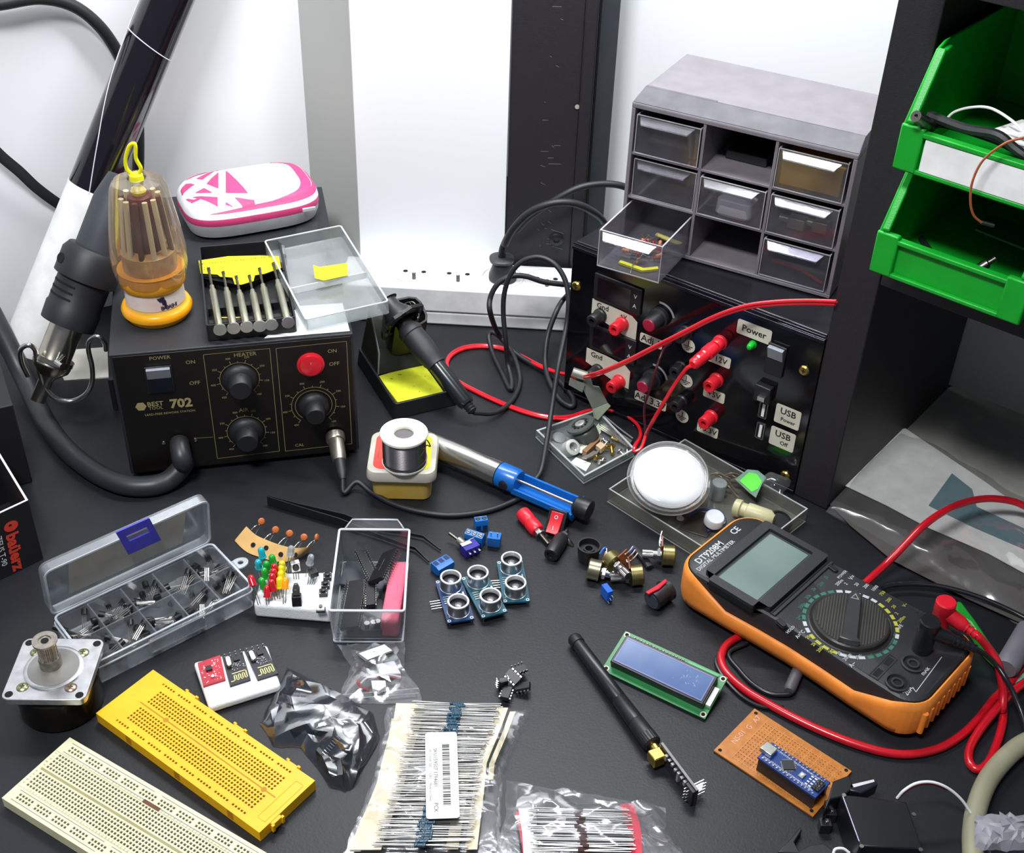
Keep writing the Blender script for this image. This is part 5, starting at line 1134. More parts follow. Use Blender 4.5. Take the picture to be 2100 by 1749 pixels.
for n_, (pts, lb) in enumerate(((((312, 215), (485, 172), (562, 432), (385, 488)), 'black radio module with a crystal and antenna trace beside the red module'), (((500, 165), (672, 120), (800, 380), (622, 435)), 'black radio module at the right end of the foam pad'))):
    P = quad_local('B4', pts, 8.8)
    t = thing('radio_module', lb, 'circuit module', (P[3].x, P[3].y, 7.1), group='radio modules on foam')
    pcb = slab('circuit_board', P, 7.2, 8.8, mat('black_solder_mask', '16151c', 0.35), t)
    c = onq(P, .22, .66); d = (P[0]-P[3]).normalized(); m = M(TR((c.x, c.y, 0), math.atan2(d.y, d.x))); m.prism(rrect(9.5, 3.8, 1.8), 8.8, 11.5); ob('crystal_can', m, STEEL, t, world=True, bev=0.5)
    c = onq(P, .62, .72); m = M(TR((c.x, c.y, 0), math.atan2(d.y, d.x))); m.cbox(0, 0, 9.3, 4, 4, 0.9); ob('chip', m, BLK, t, world=True)
    m = M(); seg = []
    U = [(.12,.1),(.3,.1),(.3,.26),(.4,.26),(.4,.1),(.5,.1),(.5,.26),(.6,.26),(.6,.1),(.7,.1),(.7,.26),(.8,.26),(.8,.1),(.9,.1),(.9,.32),(.25,.32)]
    for a, b in zip(U, U[1:]):
        a = onq(P, *a); b = onq(P, *b); d_ = (b-a).normalized(); s_ = Vector((-d_.y, d_.x, 0))*0.35
        m.add([Vector((q.x, q.y, 8.9)) for q in (a-s_-d_*.3, b-s_+d_*.3, b+s_+d_*.3, a+s_-d_*.3)], [(0,1,2,3)])
    ob('antenna_trace', m, mat('pale_gold_trace', 'e6dc8c', 0.4), pcb, world=True)
    m = M(); random.seed(8+n_)
    for i in range(26):
        c = onq(P, random.uniform(.3, .92), random.uniform(.38, .6)); m.cbox(c.x, c.y, 9.1, .5, 1.0, .5)
    for i in range(8): c = onq(P, .12+.8*(i//2)/3, .93-.08*(i % 2)); m.cyl((c.x, c.y, 8.8), (c.x, c.y, 10), 0.45, n=6)
    ob('components', m, mat('grey_components', '9c98a0', 0.4, 0.4), t, world=True)

# ================================================================== polystyrene block with LEDs, buttons
BF = [Q('B3', 310, 1200, 14), Q('B3', 1150, 1270, 14), Q('B3', 1190, 845, 14), Q('B3', 400, 860, 14)]
m = M(); m.prism([(p.x, p.y) for p in BF], 0.3, 14); tag(ob('foam_block', m, FOAM, bev=3, seg=4), 'white polystyrene block with coloured light-emitting diodes stuck in it', 'foam block')
def led(col, x, y, xb, yb, lb, h=24, r_=2.5, grp=None):
    """dome seen at (x, y), legs entering the foam at (xb, yb)"""
    nm, hx = col; b = Q('B3', xb, yb, 14.2); tp = Q('B3', x, y, h)
    t = thing('led', lb, 'light-emitting diode', (b.x, b.y, 14.2), group=grp)
    d = (tp-b); d.z = max(d.z, 6); tp = b+d; ax = d.normalized()
    mt = clear('clear_led', 'e8ecf0', 0.2, 'dde6ee', 0.1, 0.6) if nm == 'clear' else mat('led_'+nm, hx, 0.15, sss=0.5, coat=0.6)
    m = M(); m.lathe([(r_+0.45, -3), (r_+0.45, -2), (r_, -2), (r_, 3.2), (r_*0.86, 4.6), (r_*0.5, 5.5), (0.1, 5.8)], 20, tp, ax); ob('lens', m, mt, t, world=True)
    sd = ax.orthogonal().normalized()*1.27
    m = M(); m.tube([tp-ax*3+sd, b+sd*0.9], 0.3, 5, smooth=False); m.tube([tp-ax*3-sd, b-sd*0.9], 0.3, 5, smooth=False); ob('legs', m, mat('grey_legs', '8e8a88', 0.35, 0.9), t, world=True)
CY_, GR_, RD_, YL_, OG_, CL_ = ('cyan', '18b8c8'), ('green', '22a836'), ('red', 'c81428'), ('yellow', 'e8d818'), ('amber', 'f0a010'), ('clear', '')
for a in ((CY_, 405, 660, 450, 850, 'cyan light-emitting diode, upper one of the two', 30), (CY_, 370, 780, 395, 900, 'cyan light-emitting diode, lower one of the two', 28),
          (GR_, 522, 735, 560, 880, 'green light-emitting diode, farthest of the greens', 27), (GR_, 460, 800, 490, 930, 'green light-emitting diode, second from the back', 27), (GR_, 438, 880, 470, 1010, 'green light-emitting diode, third from the back', 25), (GR_, 415, 985, 450, 1090, 'green light-emitting diode, nearest of the greens', 23),
          (RD_, 545, 825, 580, 940, 'red light-emitting diode, farthest of the red row', 27), (RD_, 538, 885, 570, 1010, 'red light-emitting diode, second of the red row', 26), (RD_, 525, 940, 560, 1070, 'red light-emitting diode, third of the red row', 25), (RD_, 520, 1010, 560, 1150, 'red light-emitting diode, nearest of the red row', 24), (RD_, 300, 965, 375, 1200, 'red light-emitting diode leaning out over the left edge', 24), (RD_, 462, 1080, 465, 1205, 'red light-emitting diode, shortest and nearest the front', 21),
          (YL_, 625, 795, 640, 920, 'yellow light-emitting diode, farthest of the yellows', 28), (YL_, 620, 850, 640, 990, 'yellow light-emitting diode, second of the yellows', 26), (YL_, 612, 915, 625, 1060, 'yellow light-emitting diode, third of the yellows', 25), (YL_, 598, 985, 610, 1140, 'yellow light-emitting diode, nearest of the yellows', 24), (OG_, 655, 995, 645, 1200, 'amber light-emitting diode beside the nearest yellow one', 24),
          (CL_, 715, 640, 690, 860, 'clear diode standing tall at the back of the foam block', 34), (CL_, 925, 735, 890, 900, 'clear diode, wide lens, behind the push buttons', 28)):
    led(*a[:6], h=a[6])
# sensors stuck in the foam
def small(name, lb, cat, k, pts, z0, z1, mt, bev=0.2, **kw):
    P = [at(*K(k, *p), z1) for p in pts]; m = M(); m.prism([(p.x, p.y) for p in P], z0, z1); return tag(ob(name, m, mt, bev=bev, **kw), lb, cat)
c = Q('B3', 765, 800, 24); b = Q('B3', 775, 930, 14.2)
t = thing('infrared_receiver', 'metal-caged infrared receiver standing in the foam block', 'sensor', (b.x, b.y, 14.2))
m = M(TR((c.x, c.y, 21), R(20))); m.box(-3.4, 3.4, -2.4, 2.4, 0, 8); m.m = 1; m.cyl((0, -2.2, 4.5), (0, -4, 4.5), 2.4); ob('cage', m, [STEEL, BLK], t, world=True, bev=0.4)
m = M(); 
for q in (-2, 0, 2): m.tube([(c.x+q*.9, c.y, 21), (b.x+q*.9, b.y, 14)], 0.3, 5)
ob('legs', m, mat('grey_legs', '8e8a88', 0.35, 0.9), t, world=True)
b = Q('B3', 785, 1200, 14.2); t = thing('black_component', 'tall black block component with a dark dome in the foam block', 'component', (b.x, b.y, 14.1))
m = M(TR((b.x, b.y, 14.1), R(6))); m.box(-3.4, 3.4, -2.5, 2.5, 0.1, 9); ob('block', m, BLK, t, world=True, bev=0.3)
m = M(TR((b.x, b.y+1, 23), R(6), rx=R(-12))); m.box(-2.6, 2.6, -2, 2, 0.2, 5); m.loft([[(x, y, z) for x, y in rrect(w_, w_*.8, .4)] for z, w_ in ((5, 5.2), (9, 2.4))]); ob('dome', m, mat('smoky_plastic', '4c4a48', 0.2), t, world=True, bev=0.3)
c = Q('B3', 960, 890, 18); b = Q('B3', 940, 990, 14.2); t = thing('phototransistor', 'small black square sensor on thin legs in the foam block', 'sensor', (b.x, b.y, 14.2))
m = M(TR((c.x, c.y, 18.4), R(30))); m.box(-3.2, 3.2, -3.2, 3.2, 0, 4.5); ob('housing', m, BLK, t, world=True, bev=0.4)
m = M()
for q in range(4): m.tube([(c.x-3+q*2, c.y-1, 18.4), (b.x-3+q*1.5, b.y, 14)], 0.28, 5)
ob('legs', m, mat('grey_legs', '8e8a88', 0.35, 0.9), t, world=True)
for i, (x, y, lb) in enumerate(((1110, 895, 'tactile push button, farthest of the column beside the clear box'), (1088, 985, 'tactile push button in the middle of the column of three'), (1065, 1065, 'tactile push button, nearest of the column of three'))):
    c = Q('B3', x, y, 17); t = thing('push_button', lb, 'push button', (c.x, c.y, 14.1), R(8), group=None)
    m = M(); m.box(-3, 3, -3, 3, 0.1, 3.4); ob('housing', m, mat('button_grey_plate', '3c3c3e', 0.35, 0.3), t, bev=0.2)
    m = M(); m.lathe([(1.75, 3.4), (1.75, 5), (1.4, 5.2)], 18); ob('cap', m, BLK, t)
    m = M()
    for q in ((2.4, 2.4), (-2.4, 2.4), (2.4, -2.4), (-2.4, -2.4)): m.cyl((q[0], q[1], 3.3), (q[0], q[1], 3.7), 0.4, n=8)
    ob('rivet', m, STEEL, t)
c = Q('B3', 1038, 1250, 16); t = thing('small_button', 'white flat button with a grey cap at the front of the foam block', 'push button', (c.x, c.y, 14.1), R(5))
m = M(); m.box(-3.2, 3.2, -2.4, 2.4, 0.1, 1.5); m.m = 1; m.box(-2.8, 2.8, -2, 2, 1.5, 3); ob('housing', m, [BLK, WHT], t, bev=0.2); m = M(); m.cyl((0, 0.6, 3), (0, 0.6, 4.4), 1.3); ob('cap', m, DSTEEL, t)

# ================================================================== capacitors on paper tape
KR = mat('kraft_tape', 'd2a868', 0.7, bump=0.2)
top_ = [Q('B3', *p, 9) for p in ((235, 372), (330, 460), (420, 505), (560, 560), (700, 598), (800, 605), (880, 595), (958, 570))]
bot_ = [Q('B3', *p, 0.8) for p in ((112, 520), (190, 600), (270, 655), (400, 700), (520, 735), (660, 745), (780, 705), (900, 640))]
t = thing('capacitor_tape', 'curved kraft paper tape strip holding five orange capacitors', 'tape', (bot_[3].x, bot_[3].y, 0.3))
nrow = 8; TT = spline(top_, k=3); BB = spline(bot_, k=3)
m = M(); m.loft([[p+(q-p)*(j/nrow) for p, q in zip(BB, TT)] for j in range(nrow+1)], False, False, False)
m.loft([[p+(q-p)*(j/nrow)+Vector((0.1, 0.5, 0.5)) for p, q in zip(BB, TT)] for j in range(nrow+1)][::-1], False, False, False)
tp_ = ob('paper_strip', m, KR, t, world=True)
for x, y in ((305, 557), (458, 617), (612, 670), (768, 665)):
    p = None
    # find point on the strip nearest to the pixel
    best = 1e9
    for a, b in zip(BB, TT):
        for j in range(1, 8):
            q = a.lerp(b, j/8); e = q-Vector((0,0,HC)); pxx = 1050+F*e.dot(_r2)/e.dot(_fw); pyy = 874.5-F*e.dot(_u2)/e.dot(_fw); X, Y = K('B3', x, y); dd = (pxx-X)**2+(pyy-Y)**2
            if dd < best: best, p, nn = dd, q, (b-a).normalized()
    n_ = nn.cross(Vector((1, -0.4, 0))).normalized(); n_ = n_ if n_.z > 0 else -n_
    m = M(); m.cyl(p+n_*0.25, p+n_*0.75, 1.9, n=20); ob('sprocket_hole', m, HOLE, tp_, world=True)
OC = mat('orange_ceramic', 'd0703a', 0.35)
for i, ((hx, hy), (ax_, ay), (bx2, by2)) in enumerate((((400, 310), (290, 400), (335, 450)), ((552, 400), (430, 500), (490, 515)), ((703, 440), (585, 552), (640, 572)), ((858, 480), (745, 598), (795, 602)), ((995, 480), (888, 590), (945, 575)))):
    h = Q('B3', hx, hy, 14); a = Q('B3', ax_, ay, 9); b = Q('B3', bx2, by2, 9)
    t = thing('ceramic_capacitor', ('orange disc capacitor on the tape, %s' % ('leftmost of the five', 'second from the left', 'middle one', 'fourth from the left', 'rightmost, seen edge-on')[i]), 'capacitor', (a.x, a.y, 8), group='orange capacitors on the tape')
    m = M(); nv = Vector((0.5-0.15*i, -0.75, 0.45)) if i < 4 else Vector((0.9, -0.2, 0.2)); m.lathe([(0.6, -1.3), (2.2, -0.9), (2.8, 0), (2.2, 0.9), (0.6, 1.3)], 20, h, nv); ob('disc', m, OC, t, world=True)
    m = M(); m.tube([h-Vector((1, 0, 1.5)), h+Vector((-2, -0.5, -3)), a+(h-a)*.45+Vector((-0.4, 0, 0)), a], 0.28, 5); m.tube([h-Vector((-.6, 0, 1.5)), h+Vector((0.5, -0.5, -3)), b+(h-b)*.5+Vector((0.5, 0, 0)), b], 0.28, 5); ob('legs', m, TIN, t, world=True)

# ================================================================== clear box with chips
t = thing('clear_box', 'clear open plastic drawer box holding black chips and pink foam', 'box', (-98.5, 672, 0), R(2.5))
cb_ = t
m = M(); Pb = rrect(50, 83, 2); Pt = rrect(54, 87, 2.5); m.shell(Pb, 0.4, 33, 1.3, 1.2, Pt); ob('tray', m, clear('chip_box_plastic', 'eef0f2', 0.01, 'd8dce2', 0.08, 0.4, edge=0.2), t)
m = M(); m.ring(Pt, inset(Pt, 1.6), 32.6, 33.6); m.ring(rrect(50.4, 83.4, 2.1), rrect(49, 82, 2), 0.3, 1.4); rim_ = ob('rim', m, clear('bright_rim', 'ffffff', 0.8, 'd2d8e2', 0.12, 0.6), t)
m = M(); m.add([(-22, 43.4, 33.4), (22, 43.4, 33.4), (17, 50, 36.5), (-17, 50, 36.5), (-22, 43.4, 32.4), (22, 43.4, 32.4), (17, 50, 35.2), (-17, 50, 35.2)], [(0,1,2,3),(7,6,5,4),(0,4,5,1),(1,5,6,2),(2,6,7,3),(3,7,4,0)]); ob('pull_lip', m, DR2, t)
m = M(); L2 = [(-22, 43.4, 33.6), (-17, 50, 36.7), (17, 50, 36.7), (22, 43.4, 33.6)]; m.tube(L2, 0.7, 6, smooth=False); ob('lip_edge', m, clear('bright_rim'), t)
BXW = WM[cb_.name]
def inbox(nm, m, mt, lb, cat, **k):
    m.v = [BXW @ v for v in m.v]; return tag(ob(nm, m, mt, **k), lb, cat)
m = M(TR((17, -8, 0), R(-4))); m.prism(rrect(13, 64, 3, cy=2), 2, 17)
inbox('pink_foam', m, mat('pink_foam', 'f06a84', 0.85, bump=1, bscale=500), 'pink foam block inside the clear box', 'foam', bev=2, seg=3)
def dip(T, nm, lb, npin, w_, mt=BLK, ln=4.5, pitch=2.54, grp=None, th=3.4, txt=None, parent_tf=None):
    L2 = npin*pitch+0.4; o = T.to_translation(); t = thing(nm, lb, 'chip', o, group=grp, rot=T.to_euler())
    WM[t.name] = T.copy()
    m = M(); m.loft([[(x, y, z) for x, y in rrect(a, b, 0.3)] for z, a, b in ((0, w_-0.8, L2-0.4), (th/2, w_, L2), (th, w_-0.8, L2-0.4))]); bd = ob('body', m, mt, t)
    m = M()
    for i in range(npin):
        y = -L2/2+0.2+pitch*(i+0.5)
        for s_ in (-1, 1):
            m.box(min(s_*w_/2, s_*(w_/2+0.9)), max(s_*w_/2, s_*(w_/2+0.9)), y-0.7, y+0.7, th/2-0.15, th/2+0.15)
            m.box(min(s_*(w_/2+.6), s_*(w_/2+0.95)), max(s_*(w_/2+.6), s_*(w_/2+0.95)), y-0.35, y+0.35, th/2-ln, th/2)
    ob('pins', m, TIN, t)
    if txt:
        m = M(); m.text(txt, 2.6, (0, 0, th+0.02), (0,1,0), (-1,0,0), off=0.05); ob('marking', m, mat('grey_chip_print', '9a9a98', 0.6), bd)
    return t
dip(BXW @ TR((-11.5, -14, 9), R(-3), ry=R(-14)), 'forty_pin_chip', 'long black chip, pins up, at the left of the clear box', 19, 14, ln=-5, parent_tf=1)
dip(BXW @ TR((8.5, 16, 19), R(-16), ry=R(-38)), 'tilted_chip', 'black chip leaning on the pink foam, pins to the right', 13, 14, ln=5, txt='—– ——')
dip(BXW @ TR((-5, 20, 14), R(22), ry=R(10)), 'crossing_chip', 'black chip lying across the others at the back of the clear box', 14, 7, ln=-4)
dip(BXW @ TR((0, -6, 12), R(4), ry=R(-8)), 'middle_chip', 'narrow black chip in the middle of the clear box', 10, 7, ln=-4)
m = M(TR((1.5, -22, 0), R(3))); m.prism(rrect(17, 32, 3), 2, 9); inbox('black_case', m, mat('dark_case', '232428', 0.3), 'dark flat rounded case at the front of the clear box', 'case', bev=0.6)
m = M(TR((-15, 26, 0), R(-10))); m.prism(rrect(18, 26, 2), 2, 4); o_ = inbox('dark_card', m, mat('slate_card', '3a3f44', 0.5), 'slate grey printed card at the back of the clear box', 'card')
for i, (x, y, a) in enumerate(((-1, -35, .4), (3.5, -34, -.3), (6.5, -33, .8))):
    m = M(TR((x, y, 9.4), a)); m.lathe([(1.7, 0), (1.7, 3), (2.2, 3), (2.2, 4)], 8); inbox('steel_part', m, STEEL, ('small bright metal part, left of three in the clear box', 'small bright metal part, middle of three in the clear box', 'small bright metal part, right of three in the clear box')[i], 'metal part')

# ================================================================== tweezers
t = thing('tweezers', 'black-backed steel tweezers with bent tips lying behind the clear box', 'tweezers', (Q('B3', 475, 100, 2).x, Q('B3', 475, 100, 2).y, 0))
tw = mat('tweezer_black', '2a2b2e', 0.4, 0.5)
def blade(P, w0, nm):
    m = M(); n = len(P); rings = []
    for i, p in enumerate(P):
        p = Vector(p); d = (Vector(P[min(i+1, n-1)])-Vector(P[max(i-1, 0)])).normalized(); s_ = Vector((-d.y, d.x, 0)).normalized(); hh = w0[i]
        rings.append([p-s_*0.5, p+s_*0.5, p+s_*0.5+Vector((0, 0, hh)), p-s_*0.5+Vector((0, 0, hh))])
    m.loft(rings); return ob(nm, m, tw, t, world=True, bev=0.15)
blade([Q('B3', 470, 130, 0.5), Q('B3', 800, 230, 0.5), Q('B3', 1250, 360, 0.8), Q('B5', 200, 955, 1.5), Q('B5', 420, 1030, 2), Q('B5', 480, 1046, 2), Q('B5', 582, 1140, 1.5)], [9, 8.5, 8, 4, 3, 2.6, 1.4], 'arm')
blade([Q('B3', 480, 120, 1), Q('B3', 800, 195, 1), Q('B3', 1300, 300, 1), Q('B5', 200, 905, 1.5), Q('B5', 440, 938, 2), Q('B5', 540, 958, 2), Q('B5', 668, 1052, 1.5)], [9, 8, 7, 4, 3, 2.6, 1.4], 'arm')

# ================================================================== flux tin and solder spool
fc = Vector((-87.5, 807, 0)); 
fb = [at(*K('B5', *p), 0) for p in ((148, 680), (590, 690))]
fxc = (fb[0]+fb[1])/2; t = thing('flux_tub', 'square translucent tub of amber flux with red and yellow label lid', 'tub', (fxc.x+0.5, fxc.y+25, 0), R(1))
m = M(); m.loft([[(x, y, z) for x, y in rrect(a, a, 7)] for z, a in ((0.4, 45), (1.5, 47), (22, 50))]); ob('amber_base', m, mat('amber_tub', 'bfa65a', 0.3, sss=0.4, c2='c8a03c'), t)
m = M(); m.loft([[(x, y, z) for x, y in rrect(a, a, 8)] for z, a in ((22.2, 51), (22.2, 56), (23, 56.5), (29, 55.5), (31, 54.5), (31.6, 52))]); ld = ob('lid', m, mat('milky_lid', 'c9c4b8', 0.35, sss=0.3), t)
m = M(); P = rrect(46, 46, 7); Pl = [q for q in P if q[0] <= 3.5]; 
cutx = 2
m.prism([q for q in P if q[0] < cutx]+[(cutx, -23), (cutx, 23)] if 0 else [(2, 23)]+[q for q in P if q[0] < 0 and q[1] > 0]+[q for q in P if q[0] < 0 and q[1] < 0]+[(2, -23)], 31.65, 31.9); ob('red_label', m, mat('coral_label', 'f04a40', 0.5), ld)
m = M(); m.prism([(2.2, -23)]+[q for q in P if q[0] > 0 and q[1] < 0]+[q for q in P if q[0] > 0 and q[1] > 0]+[(2.2, 23)], 31.65, 31.9); ob('yellow_label', m, mat('lemon_label', 'e6e020', 0.5), ld)
m = M(); m.text('–— ——–', 2.6, (-19.5, -2, 31.95), (0, -1, 0), (1, 0, 0)); m.text('—–— ——', 2.4, (-13.5, -4, 31.95), (0, -1, 0), (1, 0, 0)); ob('lid_print', m, mat('brown_print', '5a2018', 0.6), ld)
sc2 = Q('B5', 393, 180, 62); t = thing('solder_spool', 'white spool of thin solder wire standing on the flux tub', 'spool', (sc2.x, sc2.y+1.5, 32.1))
SPW = mat('spool_cream', 'f0f0e0', 0.45)
m = M(); m.lathe([(17.5, 0), (18, 0.8), (18, 2), (8, 2), (8, 28), (19, 28), (19.3, 29), (19, 30.2), (8.4, 30.4), (7.8, 29.6), (7.8, 10), (0.1, 10)], 48); ob('reel', m, SPW, t)
m = M()
prof = [(15+0.9*(abs(math.sin(i*math.pi/4))), 2+i*26/96) for i in range(97)]
m.lathe([(12, 2)]+[(17.2+0.28*math.cos(i*math.pi), 2+i*26/44) for i in range(45)]+[(12, 28)], 40); wr = ob('wound_solder', m, mat('dark_solder', '8a8688', 0.25, 0.95), t)
m = M(); m.tube([(17.7*math.cos(R(a)), 17.7*math.sin(R(a)), 6+a*0.012) for a in range(-150, 20, 12)], 0.6, 6); m.tube([(16.2*math.cos(R(-8)), 16.2*math.sin(R(-8)), 26), (19, -2, 24), (21, -2.5, 19), (18, -4, 21), (15, -9, 17), (9, -14.5, 12)], 0.5, 6); ob('loose_end', m, mat('dark_solder'), t) if False else ob('loose_end', m, MATS['dark_solder'], t)

# ================================================================== desoldering pump
a0 = Q('B5', 560, 250, 13); a1 = Q('B5', 1730, 690, 12)
a0 = at(*K('B5', 600, 262), 14); a1 = at(*K('B5', 1725, 745), 12); ax = (a1-a0).normalized(); PLn = (a1-a0).length
t = thing('desoldering_pump', 'silver and blue desoldering pump lying behind the blue terminals', 'desoldering pump', (a0.x, a0.y, 0))
ALU = mat('polished_aluminium', 'd0cec8', 0.22, 0.95, var=0.06)
fd = lambda x, y, z=14: (at(*K('B5', x, y), z)-a0).dot(ax)
dk = fd(1080, 460); db = fd(1150, 500)
m = M(); m.lathe([(6, -16), (9.5, -10), (10.2, -6), (10.2, dk-8)], 36, a0, ax); ob('barrel', m, ALU, t, world=True)
m = M(); n = 64; q = Vector((0, 0, 1)).rotation_difference(ax)
m.loft([[a0+q @ Vector(((10.3+0.3*((i+j) % 2))*math.cos(2*math.pi*i/n), (10.3+0.3*((i+j) % 2))*math.sin(2*math.pi*i/n), dk-8+j*0.9)) for i in range(n)] for j in range(14)]); ob('knurled_ring', m, ALU, t, world=True)
BLU = mat('pump_blue', '0f64b8', 0.3, coat=0.3)
dS = dk+4; dE = PLn-5
m = M(); m.lathe([(9.8, dS), (10.6, dS+1), (10.6, dS+17), (9.4, dS+19)], 36, a0, ax); ob('blue_sleeve', m, BLU, t, world=True)
upv = Vector((0, 0, 1)); sdv = ax.cross(upv).normalized(); upv = sdv.cross(ax)
def pv(d, s_, u): return a0+ax*d+sdv*s_+upv*u
m = M()
secs = []
for d in (dS+17, dS+25, dE-6, dE-2, dE+1):
    fl = 1.5 if d > dE-1 else 0
    secs.append([pv(d, s_*9.5 if not fl else s_*10.5, u_) for s_, u_ in ((-1, -6), (-0.75, -9.5), (0.75, -9.5), (1, -6), (1, -1+0), (0.8, -1), (0.7, -6), (-0.7, -6), (-0.8, 3+fl), (-1, 3+fl))])
m.loft(secs); ob('side_rail', m, BLU, t, world=True, sharp=30)
m = M(); m.cyl(pv(dS+16, 1, 2.5), pv(dE+2, 1, 2.5), 1.5, n=14); ob('plunger_rod', m, STEEL, t, world=True)
m = M(); m.lathe([(6, dE-2), (8.2, dE), (8.6, dE+3), (9.2, dE+8), (8.6, dE+12), (7, dE+12.5)], 32, a0+upv*1.5, ax); ob('end_cap', m, BLK, t, world=True)
bp_ = pv(dS+12, 9.6, -1); m = M(); m.lathe([(4.2, -2), (4.2, 1.4), (3.4, 2)], 24, pv(dS+10, 9.3, 0), (sdv*0.95+upv*0.3)); ob('release_button', m, BLK, t, world=True)

# ================================================================== blue screw terminals and toggle switch
def terminal(k, x, y, n_, rz, rot, lb, z=0, scr=True):
    c = at(*K(k, x, y), z+5); t = thing('screw_terminal', lb, 'screw terminal', (c.x, c.y, z+0.3), rz, rot=rot)
    WM[t.name] = Matrix.Translation((c.x, c.y, z+0.3)) @ (t.rotation_euler.to_matrix().to_4x4())
    L2 = 5.08*n_
    m = M(); pr_ = [(-4, 0), (4, 0), (4, 6.5), (2.8, 10), (-2.8, 10), (-4, 6.5)]; m.loft([[(x_, a, b) for a, b in pr_] for x_ in (-L2/2, L2/2)]); ob('housing', m, BLUEP, t, bev=0.2)
    for i in range(n_):
        x_ = -L2/2+5.08*(i+.5)
        if scr:
         m = M(); m.cyl((x_, 0, 10), (x_, 0, 10.15), 1.9); m.m = 1; m.cyl((x_, 0, 10.1), (x_, 0, 10.3), 1.5); m.m = 0; m.box(x_-1.4, x_+1.4, -0.25, 0.25, 10.28, 10.4); ob('screw', m, [HOLE, DSTEEL], t)
        m = M(); m.box(x_-1.8, x_+1.8, -4.15, -3.9, 1, 5.5); ob('wire_opening', m, mat('opening_navy', '0c2a50', 0.6), t)
        m = M(); m.cyl((x_, 1, 0), (x_, 1, -3.6), 0.5, n=8); ob('pin', m, TIN, t)
    return t
terminal('B5', 652, 1105, 3, R(38), (R(-90), 0, R(43+180)), 'three-way blue screw terminal at the tweezer tips', 4.2, False)
terminal('B5', 970, 850, 2, R(8), (0, 0, R(14)), 'two-way blue screw terminal, farthest of the pile', 0)
terminal('B5', 1072, 905, 2, R(0), (R(180), 0, R(-8)), 'two-way blue screw terminal upside down, pins up', 10.2)
terminal('B5', 930, 950, 3, R(-18), (R(12), 0, R(-22)), 'three-way blue screw terminal above the toggle switch', 0.6)
c = at(*K('B5', 890, 1035), 5); t = thing('toggle_switch', 'purple-blue toggle switch with a metal lever', 'toggle switch', (c.x, c.y, 0.3), rot=(0, 0, R(34)))
m = M(); m.box(-6.5, 6.5, -4.5, 4.5, 0.1, 8.5); ob('housing', m, mat('purple_blue', '2a2490', 0.35), t, bev=0.4)
m = M(); m.box(-6.7, 2, 0.5, 4.9, 8.5, 9.1); m.box(-6.7, 6.7, 4.4, 5, 1, 9.1); ob('metal_frame', m, STEEL, t)
m = M(); m.lathe([(3, 0), (3, 7)], 20, (-2, 5, 5), (-0.2, 1, 0.1)); ob('bushing', m, mat('pale_metal', 'aaa69c', 0.35, 0.8), t)
m = M(); m.lathe([(1, 0), (1.4, 8), (1.5, 9), (0.6, 9.6)], 14, (-3.4, 12, 5.6), (-0.35, 0.8, 0.25)); ob('lever', m, DSTEEL, t)
for i in range(3): m = M(); m.box(-4+i*4.2-0.7, -4+i*4.2+0.7, -7.5, -4.4, 5.6, 6.1); ob('lug', m, TIN, t)

# ================================================================== ultrasonic sensors
def sonar(loc, rz, pcbcol, lb, pin=True, z=3):
    t = thing('ultrasonic_sensor', lb, 'ultrasonic sensor', (loc[0], loc[1], z), rz, group='ultrasonic sensors')
    m = M(); m.box(-10, 10, -35.5, 9.5, 0, 1.5); pcb = ob('circuit_board', m, pcbcol, t)
    for y in (0, -26):
        m = M(); m.lathe([(8.4, 1.5), (8.4, 2.6), (7.9, 2.8), (7.8, 11.6)], 40, (0, y, 0), cap=False); can = ob('transducer', m, mat('sonar_aluminium', 'c2c4c6', 0.3, 0.95), t)
        m = M(); m.lathe([(7.8, 11.3), (8.1, 11.6), (8.1, 12.3), (7.8, 12.6), (6.7, 12.6), (6.5, 12.2), (6.5, 9)], 40, (0, y, 0), cap=False); ob('rim', m, mat('bright_ring', 'e2e4e6', 0.35, 0.6), can)
        m = M(); m.lathe([(6.6, 9), (6.4, 7), (0.1, 7)], 32, (0, y, 0), cap=False); m.m = 1; m.lathe([(3.2, 7), (2.6, 8.6), (1, 9.2), (0.1, 9.2)], 20, (0, y, 0), cap=False); ob('membrane', m, [mat('dark_mesh', '2e2c30', 0.5, 0.3), mat('grey_cone', '7c7c80', 0.3, 0.5)], can)
    m = M()
    for i in range(4): m.box(-8, -3, -10-i*2.2, -9.1-i*2.2, 1.5, 2.1)
    ob('header_pads', m, TIN, pcb)
    for x, y in ((-8.3, 7.8), (8.3, 7.8), (-8.3, -33.8), (8.3, -33.8)):
        m = M(); m.ring([(x+a, y+b) for a, b in circ(1.3, 16)], [(x+a, y+b) for a, b in circ(0.8, 16)], 1.5, 1.62); ob('mount_hole', m, WHT, pcb)
    m = M(); m.cbox(7, -13, 3, 3, 9, 3); ob('crystal', m, STEEL, t, bev=0.8)
    if pin:
        m = M()
        for i in range(4): m.tube([(-8, -9.3-i*2.54, -0.8), (-10.5, -9.3-i*2.54, -0.8), (-18, -9.3-i*2.54, -0.8)], 0.35, 6)
        ob('header_pins', m, TIN, t)
    m = M(); m.text('T', 2.5, (-7, 3.5, 1.55), off=0.08); m.text('R', 2.5, (-7, -29.5, 1.55), off=0.08); ob('silkscreen', m, INKW, pcb)
    m = M(); 
    for x, y in ((-8, 8), (8, 8), (-8, -34), (8, -34)): m.cyl((x, y, -z+0.2), (x, y, 0), 0.5, n=8)
    ob('standoff', m, TIN, t)
NAV = mat('navy_circuit_board', '123a6c', 0.35, c2='0c2c58'); TEA = mat('teal_circuit_board', '1a5a6c', 0.35, c2='124858')
sonar((-41.2, 685.3), 0.271, NAV, 'ultrasonic sensor on a navy board, left one, pins to the left')
